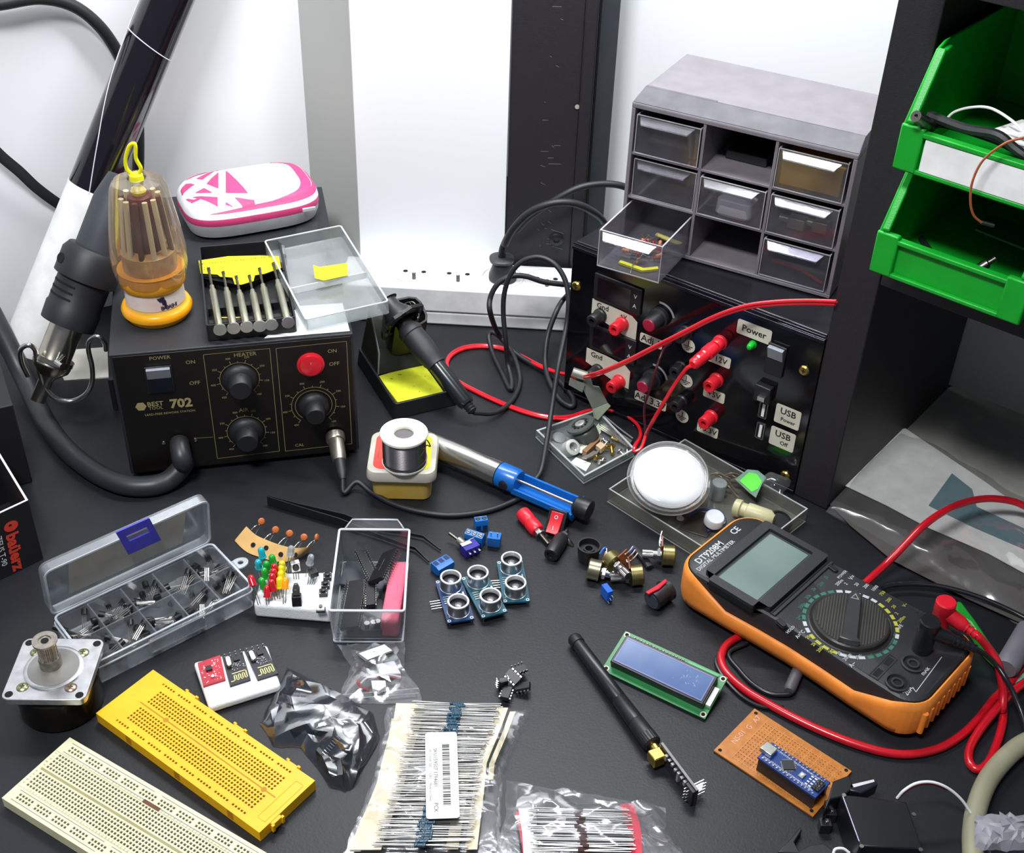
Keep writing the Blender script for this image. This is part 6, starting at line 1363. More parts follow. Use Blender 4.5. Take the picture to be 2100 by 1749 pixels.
sonar((-22.3+1, 689.5), 0.402, TEA, 'ultrasonic sensor in the middle of the three', False, z=4.8)
sonar((3.3, 707.8), 0.14, TEA, 'ultrasonic sensor on a teal board, farthest right of three')
# ================================================================== loose sockets, switch, potentiometers
def lay(name, lb, cat, a, b, za, zb_, parts, grp=None):
    """thing whose parts are turned about the line a -> b; parts = (name, profile, material, n)"""
    A = at(*a, za); Bq = at(*b, zb_); ax = (Bq-A).normalized(); t = thing(name, lb, cat, (A.x, A.y, 0), group=grp)
    for nm, prof, mt, n in parts:
        m = M(); m.lathe(prof, n, A, ax); ob(nm, m, mt, t, world=True)
    return t, A, ax
lay('binding_post', 'red binding post with a bare threaded tail lying behind the rocker switch', 'binding post', K('B5', 1275, 765), K('B5', 1430, 950), 6, 3.2,
    [('red_cap', [(4, 0), (5.6, 0.8), (6, 2), (6, 11), (5.4, 12), (5.4, 13), (6, 14), (6, 22), (5, 24)], RED, 28), ('nut', [(3.8, 24), (3.8, 28)], TIN, 6), ('washer', [(4.5, 28.2), (4.5, 29)], STEEL, 20), ('threaded_stud', [(1.9+0.25*(i % 2), 29+i*0.6) for i in range(20)], DSTEEL, 12)])
lay('binding_post', 'black binding post with solder tag lying in front of the rocker switch', 'binding post', K('B5', 1492, 1090), K('B5', 1610, 905), 6, 5,
    [('black_cap', [(3, 1.5), (3.2, 0), (5.4, 0), (6, 1.5), (6, 22), (5, 24)], BLK, 28), ('nut', [(3.8, 24), (3.8, 28)], TIN, 6), ('threaded_stud', [(1.9, 28), (1.9, 33)], DSTEEL, 12)])
p_, q_2 = Q('B5', 1600, 950, 5), Q('B5', 1660, 1015, 1); m = M(); m.tube([p_, (p_+q_2)/2+Vector((0, 0, 1)), q_2], 1.4, 6, flat=0.25); tag(ob('solder_tag', m, DSTEEL), 'flat metal solder tag sticking out behind the black binding post', 'solder tag')
c = Q('B5', 1530, 850, 8); t = thing('rocker_switch', 'black rocker switch with red rocker leaning against the pump cap', 'rocker switch', (c.x, c.y, 1), rot=(R(62), 0, R(-22)))
WM[t.name] = Matrix.Translation((c.x, c.y, 9)) @ Matrix.Rotation(R(-22), 4, 'Z') @ Matrix.Rotation(R(58), 4, 'X'); t.location = Vector((c.x, c.y, 9))*S; t.rotation_euler = (R(58), 0, R(-22))
m = M(); m.box(-7.5, 7.5, -10.5, 10.5, -1, 1); m.box(-6.2, 6.2, -9, 9, -13, -1); ob('housing', m, BLK, t, bev=0.5)
m = M(); m.loft([[(x, y, z) for x, y, z in ((-5, -8.5, 1), (-5, 8.5, 1), (-5, 8.5, 2), (-5, 0, 3), (-5, -8.5, 6))], [(x, y, z) for x, y, z in ((5, -8.5, 1), (5, 8.5, 1), (5, 8.5, 2), (5, 0, 3), (5, -8.5, 6))]]); rk = ob('rocker', m, mat('red_rocker', 'd81c2c', 0.25, coat=0.5), t, bev=0.4)
m = M(); m.ring([(a, 4.6+b) for a, b in circ(1.5, 18)], [(a, 4.6+b) for a, b in circ(1.05, 18)], 2.6, 2.9); m.box(-0.3, 0.3, -5.5, -2.5, 4.5, 5.0); ob('marks', m, INKW, rk)
for x in (-3.5, 3.5): m = M(); m.box(x-0.4, x+0.4, -3, 3, -19, -13); ob('spade_terminal', m, DSTEEL, t)
c = Q('B5', 1778, 1010, 12); t = thing('ring_cap', 'round black hollow cap standing behind the potentiometers', 'cap', (c.x, c.y-3, 0.3))
m = M(); m.lathe([(7.6, 0), (8, 1), (9, 12), (9.2, 14), (8, 14), (7.6, 9), (4.4, 9), (4.2, 11), (3, 11), (2.8, 6), (0.1, 6)], 36); ob('cap_body', m, BLK, t)
def pot(a, b, za, zb_, lb, body=None, L=22, plate=None):
    bm = body or mat('brass_can', 'a89a5c', 0.3, 0.9, c2='8c845a')
    t, A, ax = lay('potentiometer', lb, 'potentiometer', a, b, za, zb_,
        [('metal_can', [(7, 0), (8, 0.8), (8, 8), (8.3, 8.2), (8.3, 9.4)], bm, 32), ('threaded_bush', [(4, 10), (3.6, 10.5), (3.6, 17)], TIN, 16), ('nut', [(5.4, 11.5), (5.4, 13.8)], STEEL, 6), ('knurled_shaft', None, STEEL, 0)][:3], grp='potentiometers')
    n = 36; q = Vector((0, 0, 1)).rotation_difference(ax); m = M()
    m.loft([[A+q @ Vector(((2.9+0.3*(i % 2))*math.cos(2*math.pi*i/n), (2.9+0.3*(i % 2))*math.sin(2*math.pi*i/n), z)) for i in range(n)] for z in (17, L+3)]); ob('knurled_shaft', m, STEEL, t, world=True)
    up = Vector((0, 0, 1)); up = (up-ax*up.dot(ax)).normalized(); 
    if plate: up = Vector(plate); up = (up-ax*up.dot(ax)).normalized()
    sd = ax.cross(up); c = A+ax*9.7
    m = M(); P = [c+up*a_+sd*b_ for a_, b_ in ((4, -7), (13, -7), (13, 7), (4, 7))]; m.add(P+[p+ax*1 for p in P], [(3,2,1,0),(4,5,6,7),(0,1,5,4),(1,2,6,5),(2,3,7,6),(3,0,4,7)]); pl = ob('terminal_plate', m, mat('brown_phenolic', '8c4a28', 0.4), t, world=True)
    for s_ in (-4.6, 0, 4.6):
        m = M(); m.cyl(c+up*9.5+sd*s_+ax*1, c+up*9.5+sd*s_+ax*1.5, 1.3, n=12); m.tube([c+up*9.5+sd*s_+ax*1.5, c+up*14+sd*s_+ax*1.6, c+up*18+sd*s_+ax*0.6], 0.6, 6); ob('solder_lug', m, TIN, t, world=True)
    return t
pot(K('C6', 915, 800), K('C6', 1240, 880), 9, 7, 'potentiometer lying at the left of the cluster, wide grey can', mat('nickel_can', 'a8a488', 0.3, 0.9), plate=(0.2, 1, 0.3))
pot(K('C6', 1170, 690), K('C6', 1330, 850), 14, 16, 'potentiometer in the middle of the cluster on top, brown terminal plate up', plate=(0.6, 0.8, 0.5))
pot(K('C6', 1540, 870), K('C6', 1250, 900), 8.6, 7, 'potentiometer at the right of the cluster, brass can, shaft to the left', plate=(-0.1, 0.7, 0.5))
pot(K('C6', 1900, 660), K('C6', 1600, 640), 9, 9, 'brass potentiometer lying alone beside the multimeter', plate=(0.5, 1, 0.4))
for i, (a, b, c_, lb) in enumerate(((1050, 640, '2a6ac0', 'small blue wire stub at the left of the potentiometer cluster'), (1090, 700, '5a9a98', 'small teal wire stub at the left of the potentiometer cluster'), (1370, 650, '2a4a9c', 'small dark blue wire stub beside the brown terminal plate'))):
    p = Q('C6', a, b, 12); m = M(); m.tube([p, p+Vector((3, 3, 3)), p+Vector((5, 6, 1)), p+Vector((4, 9, -4))], 0.9, 6); tag(ob('wire_stub', m, mat('stub_'+c_, c_, 0.4)), lb, 'wire')
m = M(); P = [Q('C6', 1440, 560, 3), Q('C6', 1490, 620, 3), Q('C6', 1560, 700, 3), Q('C6', 1620, 790, 3)]; m.tube(P, 3, 8, flat=0.6); tag(ob('cable_stub', m, RUB), 'short black cable stub behind the potentiometer cluster', 'cable stub')
c = Q('C6', 1130, 1060, 6); t = thing('trimmer', 'small bright blue trimmer resistor in front of the potentiometers', 'trimmer', (c.x, c.y-1, 0.4), R(-62))
m = M(); m.box(-4.8, 4.8, -2.4, 2.4, 0.2, 10); ob('housing', m, mat('trimmer_blue', '1c5cc8', 0.35), t, bev=0.3)
for x in (-2.5, 0, 2.5): m = M(); m.cyl((4.8, x*0.6, 3+x), (7, x*0.6, 2.6+x), 0.5, n=8); ob('pin', m, TIN, t)
lay('control_cap', 'black grooved knob lying against the orange multimeter', 'knob', K('B7', 830, 1660), K('B7', 925, 1590), 8, 8, [('knob_body', [(6.5, 0), (7.6, 0.6), (7.8, 2), (7.6, 14), (8.6, 15), (8.8, 18), (7, 18.5)], BLK, 32), ('end_disc', [(6.2, -0.3), (6.2, 0.2)], mat('slate_disc', '3c444c', 0.35), 28)])
P = [Q('B7', *p, 17) for p in ((790, 1600), (870, 1550), (925, 1510), (935, 1530), (880, 1580), (810, 1615))]
m = M(); m.prism([(p.x, p.y) for p in P], 16, 17.5); tag(ob('red_shell', m, mat('crimson_shell', 'c81834', 0.35), bev=0.6), 'red plastic shell piece resting on the black knob', 'plastic shell')

# ================================================================== scrap tray with a small motor and fittings
TP = [Q('D4', 60, 1050, 1), Q('D4', 720, 1690, 1), Q('D4', 1420, 1310, 1), Q('D4', 900, 760, 1)]
t = thing('clear_tray', 'flat clear plastic tray full of scrap parts by the power supply', 'tray', (sum(p.x for p in TP)/4, sum(p.y for p in TP)/4, 0))
CT = clear('tray_plastic', 'dfe2e2', 0.06, 'd4dada', 0.1, 0.5, edge=0.4); CTE = clear('tray_rim_plastic', 'ffffff', 0.35, 'dfe6e6', 0.12, 0.6, edge=0.7)
poly = [(p.x, p.y) for p in TP]; m = M(); m.shell(poly, 0.4, 8, 1.3); ob('tray', m, CT, t, world=True)
m = M(); m.ring(poly, inset(poly, 1.6), 7.8, 8.6); m.ring(inset(poly, -0.2), inset(poly, .6), 0.3, 1.2); ob('rim', m, CTE, t, world=True)
tc_ = Vector((sum(p.x for p in TP)/4, sum(p.y for p in TP)/4, 0))
mb = Q('D4', 760, 1000, 12); mt_ = Q('D4', 655, 810, 30); ax = (mt_-mb).normalized(); ax = Vector((-0.45, 0.1, 0.9)).normalized()
mb = Q('D4', 745, 1060, 8); 
t = thing('small_motor', 'tilted disc-shaped cassette motor in the clear scrap tray', 'motor', (mb.x, mb.y, 2))
m = M(); m.lathe([(9.5, -2), (11.2, -1), (11.4, 6), (10.4, 9), (9, 10), (9, 11.5), (12.4, 12), (13, 13), (12.4, 14.4), (8, 14.6), (7.8, 13.8), (4, 13.8)], 40, mb+Vector((1, 1, 0)), ax); ob('housing', m, mat('grey_green_can', '5c625e', 0.4, 0.5), t, world=True)
m = M(); tb = mb+Vector((1, 1, 0))+ax*13.9
q = Vector((0, 0, 1)).rotation_difference(ax)
for i in range(10):
    a = 2*math.pi*i/10; m.cyl(tb+q @ Vector((6*math.cos(a), 6*math.sin(a), 0)), tb+q @ Vector((6*math.cos(a), 6*math.sin(a), 0.6)), 1.2, n=8)
ob('rotor_slots', m, HOLE, t, world=True)
m = M(); m.lathe([(4.6, 13.8), (4.6, 15.4), (4, 15.8), (1, 15.8), (0.8, 17)], 24, mb+Vector((1, 1, 0)), ax); ob('hub', m, mat('grey_hub', 'a8a8a4', 0.4, 0.5), t, world=True)
m = M(); P = [Q('D4', *p_, z) for p_, z in (((590, 1230), 6), ((690, 1270), 5), ((960, 985), 12), ((930, 860), 14))]; m.add(P+[p-Vector((0, 0, 1)) for p in P], [(0,1,2,3),(7,6,5,4),(0,4,5,1),(1,5,6,2),(2,6,7,3),(3,7,4,0)]); ob('mounting_plate', m, mat('passivated_plate', 'a8b49a', 0.4, 0.6), t, world=True)
# bent sheet bracket standing behind the motor
t = thing('metal_bracket', 'tall bent pale metal bracket with a rolled top in the scrap tray', 'bracket', (Q('D4', 900, 800, 3).x, Q('D4', 900, 800, 3).y, 1))
by = Q('D4', 900, 800, 3).y
BK = mat('pale_steel_sheet', 'b4b8aa', 0.38, 0.7)
def bpnt(x, y, d=0): return aty(*K('D4', x, y), by+d)
P = [bpnt(840, 660, 1), bpnt(1045, 575, -1), bpnt(930, 360, 3), bpnt(845, 345, 3), bpnt(800, 190, 4), bpnt(705, 300, 6), bpnt(715, 400, 5)]
m = M(); m.add(P+[p+Vector((0.2, 0.9, 0)) for p in P], [tuple(range(7))[::-1], tuple(range(7, 14))]+[(i, (i+1) % 7, 7+(i+1) % 7, 7+i) for i in range(7)]); ob('arm', m, BK, t, world=True)
P = [bpnt(840, 665, 1), bpnt(1045, 580, -1), bpnt(1090, 625, -3), bpnt(915, 815, -6), bpnt(860, 780, -3)]
m = M(); m.add(P+[p+Vector((0.2, 0.9, 0)) for p in P], [tuple(range(5))[::-1], tuple(range(5, 10))]+[(i, (i+1) % 5, 5+(i+1) % 5, 5+i) for i in range(5)]); ob('foot_plate', m, mat('passivated_plate', 'a8b49a', 0.4, 0.6), t, world=True)
p0_, p1_ = bpnt(565, 150, 6), bpnt(760, 215, 4); m = M(); m.cyl(p0_, p1_, 4.2, n=24); rl = ob('rolled_top', m, BK, t, world=True)
P = [bpnt(530, 240, 3), bpnt(735, 320, 1), bpnt(700, 435, 0), bpnt(510, 330, 2)]; m = M(); m.add(P+[p+Vector((0.2, 0.9, 0)) for p in P], [(3,2,1,0),(4,5,6,7),(0,1,5,4),(1,2,6,5),(2,3,7,6),(3,0,4,7)]); ob('flap', m, BK, t, world=True)
# loose bits in the tray
def bit(nm, lb, cat, k, pts, z0, z1, mt, bev=0.3):
    P = [at(*K(k, *p), z1) for p in pts]; m = M(); m.prism([(p.x, p.y) for p in P], z0, z1); return tag(ob(nm, m, mt, bev=bev), lb, cat)
bit('brown_block', 'brown varnished block beneath the tilted motor in the tray', 'block', 'D4', ((700, 1225), (940, 1020), (950, 1075), (760, 1260)), 2, 10, mat('brown_varnish', '8c6a4c', 0.4))
bit('beige_block', 'small beige square block in the scrap tray', 'block', 'D4', ((885, 1160), (950, 1110), (1030, 1155), (960, 1215)), 4, 9, mat('beige_part', 'c8b08c', 0.5))
bit('white_label', 'white paper label stuck at the near corner of the tray', 'label', 'D4', ((540, 1400), (615, 1330), (820, 1410), (750, 1520)), 1.8, 2.2, PAPER, 0)
bit('grey_plate', 'dull grey plate under the motor at the left of the tray', 'plate', 'D4', ((250, 1190), (330, 1000), (600, 1080), (560, 1310), (430, 1320)), 1.8, 3, mat('dull_grey_plate', '77797a', 0.5))
m = M(); p = Q('D4', 510, 1160, 8); m.lathe([(4, 0), (7, 1), (7, 9), (5, 10), (4, 10), (4, 3)], 24, p-Vector((0, 0, 5)), (0.4, -0.5, 0.7)); tag(ob('white_ring', m, mat('light_grey_ring', 'b4b6b2', 0.4)), 'light grey plastic ring at the left of the tilted motor', 'ring')
m = M(); p = Q('D4', 380, 1050, 5); m.lathe([(6, 0), (6, 2), (3, 3)], 20, p-Vector((0, 0, 2)), (0.2, -0.2, 1)); tag(ob('grey_disc', m, mat('dull_grey_plate')), 'flat grey disc at the left edge of the scrap tray', 'disc')
m = M(); P = [Q('D4', 690, 1340, 7), Q('D4', 800, 1270, 8), Q('D4', 900, 1200, 8), Q('D4', 945, 1215, 8), Q('D4', 900, 1280, 8), Q('D4', 760, 1350, 7)]; m.prism([(p.x, p.y) for p in P], 6.5, 7.5); p = Q('D4', 885, 1232, 7.6); m.m = 1; m.cyl((p.x, p.y, 7.5), (p.x, p.y, 7.7), 1.2); tag(ob('spade_lug', m, [mat('pale_metal'), HOLE] if False else [MATS['pale_metal'], HOLE]), 'pointed pale metal lug with a hole in the scrap tray', 'lug')
for i in range(5):
    a = Q('D4', 930+i*12, 930-i*20, 4); b = Q('D4', 1340+i*12, 1195-i*22, 4); m = M(); m.tube([a, b], 0.9, 6, smooth=False); tag(ob('silver_rod', m, STEEL), 'thin silver rod in the bundle at the back of the scrap tray', 'rod', 'silver rods in the tray')
m = M(); m.tube([Q('D4', 990, 745, 8), Q('D4', 1200, 920, 6), Q('D4', 1400, 1070, 5)], 0.7, 6); tag(ob('grey_wire', m, mat('grey_wire', '77797c', 0.4)), 'single grey wire along the back edge of the scrap tray', 'wire')
random.seed(31)
for i, (x, y, sz, dx, dy) in enumerate(((1100, 1170, 1.6, 0.1, -1), (1210, 1240, 1.3, 0.6, -0.6), (1320, 1210, 1.3, 0, -.8), (1010, 1190, 1.2, .6, .2), (980, 1080, 1.1, .5, -.3), (1060, 1100, 1.0, -.4, -.5), (870, 1330, 1.2, .7, .3), (1000, 1330, 1.1, -.3, -.7), (930, 1390, 1.1, .9, .3), (1100, 1060, 1, .9, -.2))):
    p = Q('D4', x, y, 7); d = Vector((dx, dy, -0.25)).normalized(); m = M(); m.lathe([(2.2*sz, 0), (2.4*sz, 0.8), (1.2*sz, 1.2)]+[((0.95+0.12*(k % 2))*sz, 1.2+k*0.6) for k in range(int(9*sz))], 12, p, d)
    tag(ob('machine_screw', m, STEEL if i % 3 else BRASS), 'small machine screw lying in the scrap tray' if i % 3 else 'small brass-coloured screw lying in the scrap tray', 'screw', 'steel screws in the scrap tray' if i % 3 else 'brass screws in the scrap tray')

# ================================================================== long clear case with a round tin
LP = [Q('D3', 40, 560, 0), Q('D3', 880, 1070, 0), Q('D3', 1830, 930, 0), Q('D3', 1990, 750, 0), Q('D3', 1040, 215, 0)]
a = Q('D3', 40, 490, 14); b = Q('D3', 860, 1000, 14); c = Q('D3', 1990, 685, 14); xd = (b-a).normalized(); yd = Vector((-xd.y, xd.x, 0))
# long edges run along xd; the far right corner c gives the length and the width
Lc = (c-a).dot(xd); Wc = (c-a).dot(yd)
if Wc < 0: yd = -yd; Wc = -Wc
e_ = Q('D3', 320, 250, 14)
poly = [(a.x, a.y), ((a+xd*Lc).x, (a+xd*Lc).y), ((a+xd*Lc+yd*Wc).x, (a+xd*Lc+yd*Wc).y), ((a+yd*Wc).x, (a+yd*Wc).y)]
t = thing('clear_case', 'long clear plastic case of scrap parts with a silver tin on it', 'case', (sum(p[0] for p in poly)/4, sum(p[1] for p in poly)/4, 0))
m = M(); m.shell(poly, 0.4, 14, 1.4); ob('tray', m, clear('case_plastic', 'e6e6e0', 0.10, 'b4b4ac', 0.1, 0.5, edge=0.35), t, world=True)
m = M(); m.ring(poly, inset(poly, 1.0), 13.8, 14.4); m.ring(inset(poly, -0.2), inset(poly, .3), 0.3, 0.9); ob('rim', m, CTE, t, world=True)
TT_ = R(20); dn_ = Vector((0, -math.sin(TT_), math.cos(TT_))); dc = at(1375, 968, 43)-dn_*17; t = thing('round_tin', 'round silver tin with a clear domed lid leaning on the clear case', 'tin', dc, rot=(TT_, 0, 0))
m = M(); m.lathe([(28, 0), (30, 2), (31, 6), (31, 8)], 56); m.m = 1; m.lathe([(28.5, 8), (28.5, 9.5), (20, 10), (0.1, 10.3)], 56, cap=False); ob('tin_body', m, [clear('case_plastic'), mat('matt_silver_foil', 'b0b2b4', 0.42, 0.6, var=0.08, scale=40)], t)
m = M(); m.lathe([(31, 5), (33.2, 5.5), (33.2, 7.5), (32.4, 8.5), (32, 12), (30, 15), (26, 16.5), (14, 17.2), (0.1, 17.5)], 64, cap=False); ob('domed_lid', m, clear('dome_plastic', 'fafafa', 0.02, 'ffffff', 0.06, 0.7, edge=0.5), t)
m = M(); m.lathe([(32.9, 5.3), (33.5, 6.5), (32.9, 7.8)], 64, cap=False); m.lathe([(29.5, 15.0), (30.1, 15.4), (29.6, 15.8)], 64, cap=False); ob('lid_edge', m, CTE, t)
def cbit(nm, lb, cat, prof, x, y, z, d, mt, n=20):
    p = Q('D3', x, y, z); m = M(); m.lathe(prof, n, p, d); return tag(ob(nm, m, mt), lb, cat)
m = M(); m.lathe([(6.6, 0), (6.6, 14), (6, 15), (1, 15.2)], 28, Q('D3', 1095, 560, 2)-Vector((0,0,0)), (0.05, -0.05, 1)); tag(ob('metal_can', m, mat('grey_zinc', '9aa2a2', 0.35, 0.6)), 'grey metal can standing beside the round tin in the case', 'can')
cbit('nylon_gear', 'yellowed nylon part with a rounded body across the clear case', 'nylon part', [(5, 0), (7, 1), (7.4, 6), (5.6, 7), (5.6, 11), (7, 12), (7.2, 16), (7, 30), (4, 34)], 1262, 660, 12, (0.85, -0.45, 0.02), mat('yellowed_nylon', 'b8b48c', 0.4, sss=0.3))
cbit('white_disc', 'white translucent round disc in front of the nylon part', 'disc', [(6.5, 0), (7.8, 1), (8, 7), (7, 8.4), (1, 8.8)], 1060, 820, 8, (0.1, -0.2, 1), mat('milky_nylon', 'c8ccd0', 0.35, sss=0.3), 32)
cbit('white_stud', 'small white stud standing at the front wall of the case', 'stud', [(3, 0), (3.2, 0.6), (1, 1), (0.8, 7), (1.2, 7.4)], 740, 780, 2, (0.05, 0, 1), mat('milky_nylon'), 16) if False else cbit('white_stud', 'small white stud standing at the front wall of the case', 'stud', [(3, 0), (3.2, 0.6), (1, 1), (0.8, 7), (1.2, 7.4)], 740, 780, 2, (0.05, 0, 1), MATS['milky_nylon'], 16)
cbit('black_disc', 'black round disc at the right end of the case', 'disc', [(9, 0), (10, 1), (10, 6), (8, 7), (7.4, 6), (1, 6)], 1690, 840, 3, (0.15, -0.3, 1), BLK, 32)
cbit('dark_slab', 'dark translucent slab at the near side of the case', 'slab', [(1, 0), (1, 1)], 800, 850, 2, (0, 0, 1), BLK) if False else None
bit('dark_slab', 'dark flat slab near the multimeter end of the case', 'slab', 'D3', ((720, 870), (900, 700), (1180, 760), (1000, 960)), 1.8, 3, mat('dark_slab', '35322e', 0.3))
m = M(); m.tube([Q('D3', *p, z) for p, z in (((820, 760), 5), ((900, 705), 8), ((1000, 690), 10), ((1110, 700), 11), ((1165, 760), 9), ((1170, 830), 6), ((1000, 900), 4))], 1.1, 8); tag(ob('blue_wire', m, mat('navy_wire', '2c3c6e', 0.35)), 'dark blue wire looping around the white disc in the case', 'wire')
random.seed(44)
BRN = mat('tarnished_wire', '6e6256', 0.4, 0.6)
for i in range(12):
    x = 1180+random.uniform(-60, 170); y = 400+random.uniform(-70, 120); p = Q('D3', x, y, 8+random.uniform(0, 5)); d = Vector((random.uniform(.5, 1), random.uniform(-.8, .1), random.uniform(-.2, .3))).normalized()
    m = M(); m.tube([p-d*7, p-d*2+Vector((0, 0, 2)), p+d*4, p+d*9+Vector((0, 0, -1))], random.uniform(.5, 1.2), 6); tag(ob('scrap_wire', m, BRN), 'tarnished scrap wire piece heaped beside the green label fragment', 'wire', 'tarnished wires in the case')
P = [Q('D3', *p, z) for p, z in (((1275, 395), 15), ((1400, 298), 20), ((1500, 308), 21), ((1582, 375), 20), ((1540, 440), 18), ((1480, 575), 15), ((1420, 530), 14))]
t = thing('label_fragment', 'torn bright green label fragment standing in the case', 'label', (P[5].x, P[5].y, 8))
m = M(); m.add(P+[p+Vector((0.3, 0.5, -0.4)) for p in P], [tuple(range(7))[::-1], tuple(range(7, 14))]+[(i, (i+1) % 7, 7+(i+1) % 7, 7+i) for i in range(7)]); ob('torn_paper', m, mat('dark_torn_paper', '5a8a70', 0.5, c2='38403c'), t, world=True)
P2 = [p_+Vector((-0.1, -0.3, 0.5)) for p_ in [Q('D3', *p, z) for p, z in (((1320, 412), 15.5), ((1410, 330), 19), ((1490, 345), 20), ((1540, 420), 18), ((1500, 490), 16.5), ((1440, 520), 15))]]
m = M(); m.add(P2, [tuple(range(6))[::-1]]); ob('green_field', m, mat('vivid_green', '46c81e', 0.4), t, world=True)
film('cellophane_scrap', [Q('D3', 1480, 590, 0)+Vector((0,0,0)), Q('D3', 1560, 480, 0)], [Q('D3', 1700, 700, 0), Q('D3', 1800, 560, 0)], BAG, 14, 12, H=6, amp=4, seed=6, base=15.5, label='crumpled cellophane scrap at the right end of the clear case', cat='cellophane')

# ================================================================== multimeter
MO = Vector((119.6, 682.9, 0)); MYW = R(-42.0)
MO = Vector((120.5, 683.5, 0))
t = mm = thing('multimeter', 'digital multimeter with orange holster, dial and grey display', 'multimeter', (MO.x, MO.y, 0), MYW)
ML, MW_ = 201, 93
ORH = mat('orange_holster', 'f5923a', 0.45, bump=0.15); MB = mat('multimeter_black', '26272a', 0.5, bump=0.3, bscale=1200)
def hull(inx, iny, r_, waist=0):
    P = rrect(ML-2*inx, MW_-2*iny, r_, 8, ML/2, MW_/2); out = []
    return P
def waist(P, z): return [(x, y+(1 if y < MW_/2 else -1)*3.0*math.sin(math.pi*max(0, min(1, (x-25)/150)))**2, z) for x, y in P]
dense = lambda P: [((P[i][0]*(1-j/6)+P[(i+1) % len(P)][0]*j/6), (P[i][1]*(1-j/6)+P[(i+1) % len(P)][1]*j/6)) for i in range(len(P)) for j in range(6)]
def ztop(x): f = max(0, min(1, min(x-14, ML-10-x)/34)); f = f*f*(3-2*f); return 1-0.42*f
m = M(); m.loft([[(x, y, zz*(1 if zz < 14 else ztop(x))) for x, y, zz in waist(dense(rrect(ML-2*a, MW_-2*a, r_, 8, ML/2, MW_/2)), z)] for z, a, r_ in ((5, 5, 18), (7, 1.5, 20), (13, 0, 22), (30, 0, 22), (34, 0.8, 21), (36, 2.2, 20), (36, 3.2, 18), (31, 3.6, 17))], True, True, True)
hol = ob('holster', m, ORH, t, sharp=50)
for i in range(9):
    m = M(); m.cyl((ML-1.4, 14+i*7.4, 9), (ML-1.4, 14+i*7.4, 27), 2.2, n=12); ob('grip_rib', m, ORH, t)
m = M(); m.box(20, 60, 20, 70, 0.3, 5); m.box(140, 180, 20, 70, 0.3, 5); ob('rubber_foot', m, BLKM, t, bev=1)
m = M(); m.loft([waist(dense(rrect(ML-2*a, MW_-2*a, r_, 8, ML/2, MW_/2)), z) for z, a, r_ in ((14, 3.6, 17), (34, 3.6, 17), (36.6, 4.4, 16), (37.8, 6, 15))]); body = ob('body', m, MB, t, sharp=35)
ZT = 37.8
W2 = WM[mm.name].inverted()
def mp(x, y, z=ZT, k='B8'):
    q = W2 @ Q(k, x, y, z); return q
# display hood
HP = [mp(*p, 40) for p in ((255, 480), (655, 115), (1030, 320), (655, 715))]
HP = [(HP[0].x, HP[0].y), (HP[3].x, HP[3].y), (HP[2].x, HP[2].y), (HP[1].x, HP[1].y)]
x0h = (HP[0][0]+HP[3][0])/2; x1h = (HP[1][0]+HP[2][0])/2; y0h = max(8.2, (HP[0][1]+HP[1][1])/2); y1h = min(MW_-8.2, (HP[2][1]+HP[3][1])/2)
DI = [mp(*p, 39.5) for p in ((370, 480), (690, 190), (905, 310), (600, 640))]
xi0 = (DI[0].x+DI[1].x)/2; xi1 = (DI[2].x+DI[3].x)/2; yi0 = (DI[0].y+DI[3].y)/2; yi1 = (DI[1].y+DI[2].y)/2
m = M(); po = rrect(x1h-x0h, y1h-y0h, 2, 4, (x0h+x1h)/2, (y0h+y1h)/2); pi = rrect(xi1-xi0+5, yi1-yi0+5, 1.5, 4, (xi0+xi1)/2, (yi0+yi1)/2)
m.ring(po, pi, 36, 43); hood = ob('display_frame', m, MB, t, bev=1.0)
m = M(); m.prism(pi, 36, 40.2); lcd = ob('display', m, mat('lcd_bezel', '3a4140', 0.3), t)
m = M(); m.prism(rrect(xi1-xi0, yi1-yi0, 1, 4, (xi0+xi1)/2, (yi0+yi1)/2), 40.2, 40.5); ob('lcd_glass', m, mat('lcd_grey_green', '74857f', 0.12, coat=0.6, c2='687a76', scale=20), lcd)
m = M(); m.box(x1h+0.5, x1h+5, y0h, y1h, 36, 39.2); m.box(x1h+1.5, x1h+2.4, y0h, y1h, 39.2, 40); ob('step_ridge', m, MB, t, bev=0.5)
# dial
dcn = mp(1185, 700, 42); dx, dy = dcn.x, dcn.y; dR = 27.5
m = M(); m.lathe([(dR+1.6, ZT-1), (dR+1.6, ZT+0.4), (dR+0.8, ZT+0.8), (dR, ZT+0.3)], 64, (dx, dy, 0)); m.lathe([(dR-0.6, ZT), (dR-0.9, ZT+3.2), (dR-2, ZT+4.2), (0.1, ZT+4.2)], 64, (dx, dy, 0)); dial_ = ob('rotary_dial', m, mat('dial_black', '2c2b2a', 0.38, bump=0.2), t)
pt_a = mp(1205, 560, ZT+6)-Vector((dx, dy, 0)); ang = math.atan2(pt_a.y, pt_a.x)
T = TR((dx, dy, 0), ang)
m = M(T); n = 40
for i in range(-12, 13):
    if abs(i) < 3: continue
    y = i*1.9; hl = math.sqrt(max(0, (dR-3)**2-y*y)); m.box(-hl, hl, y-0.35, y+0.35, ZT+4.2, ZT+4.7)
ob('grip_ridges', m, mat('dial_ridges', '4a4844', 0.35), dial_)
m = M(T); m.loft([[(x, y, z) for x, y in ((dR-1, 0), (dR-7, 4.4), (-dR+6, 5.2), (-dR+2.5, 7.5), (-dR+1.5, 0), (-dR+2.5, -7.5), (-dR+6, -5.2), (dR-7, -4.4))] for z in (ZT+4, ZT+9.5)]); ptr = ob('pointer_bar', m, mat('pointer_grey', '3a3a3b', 0.3), dial_, bev=0.8)
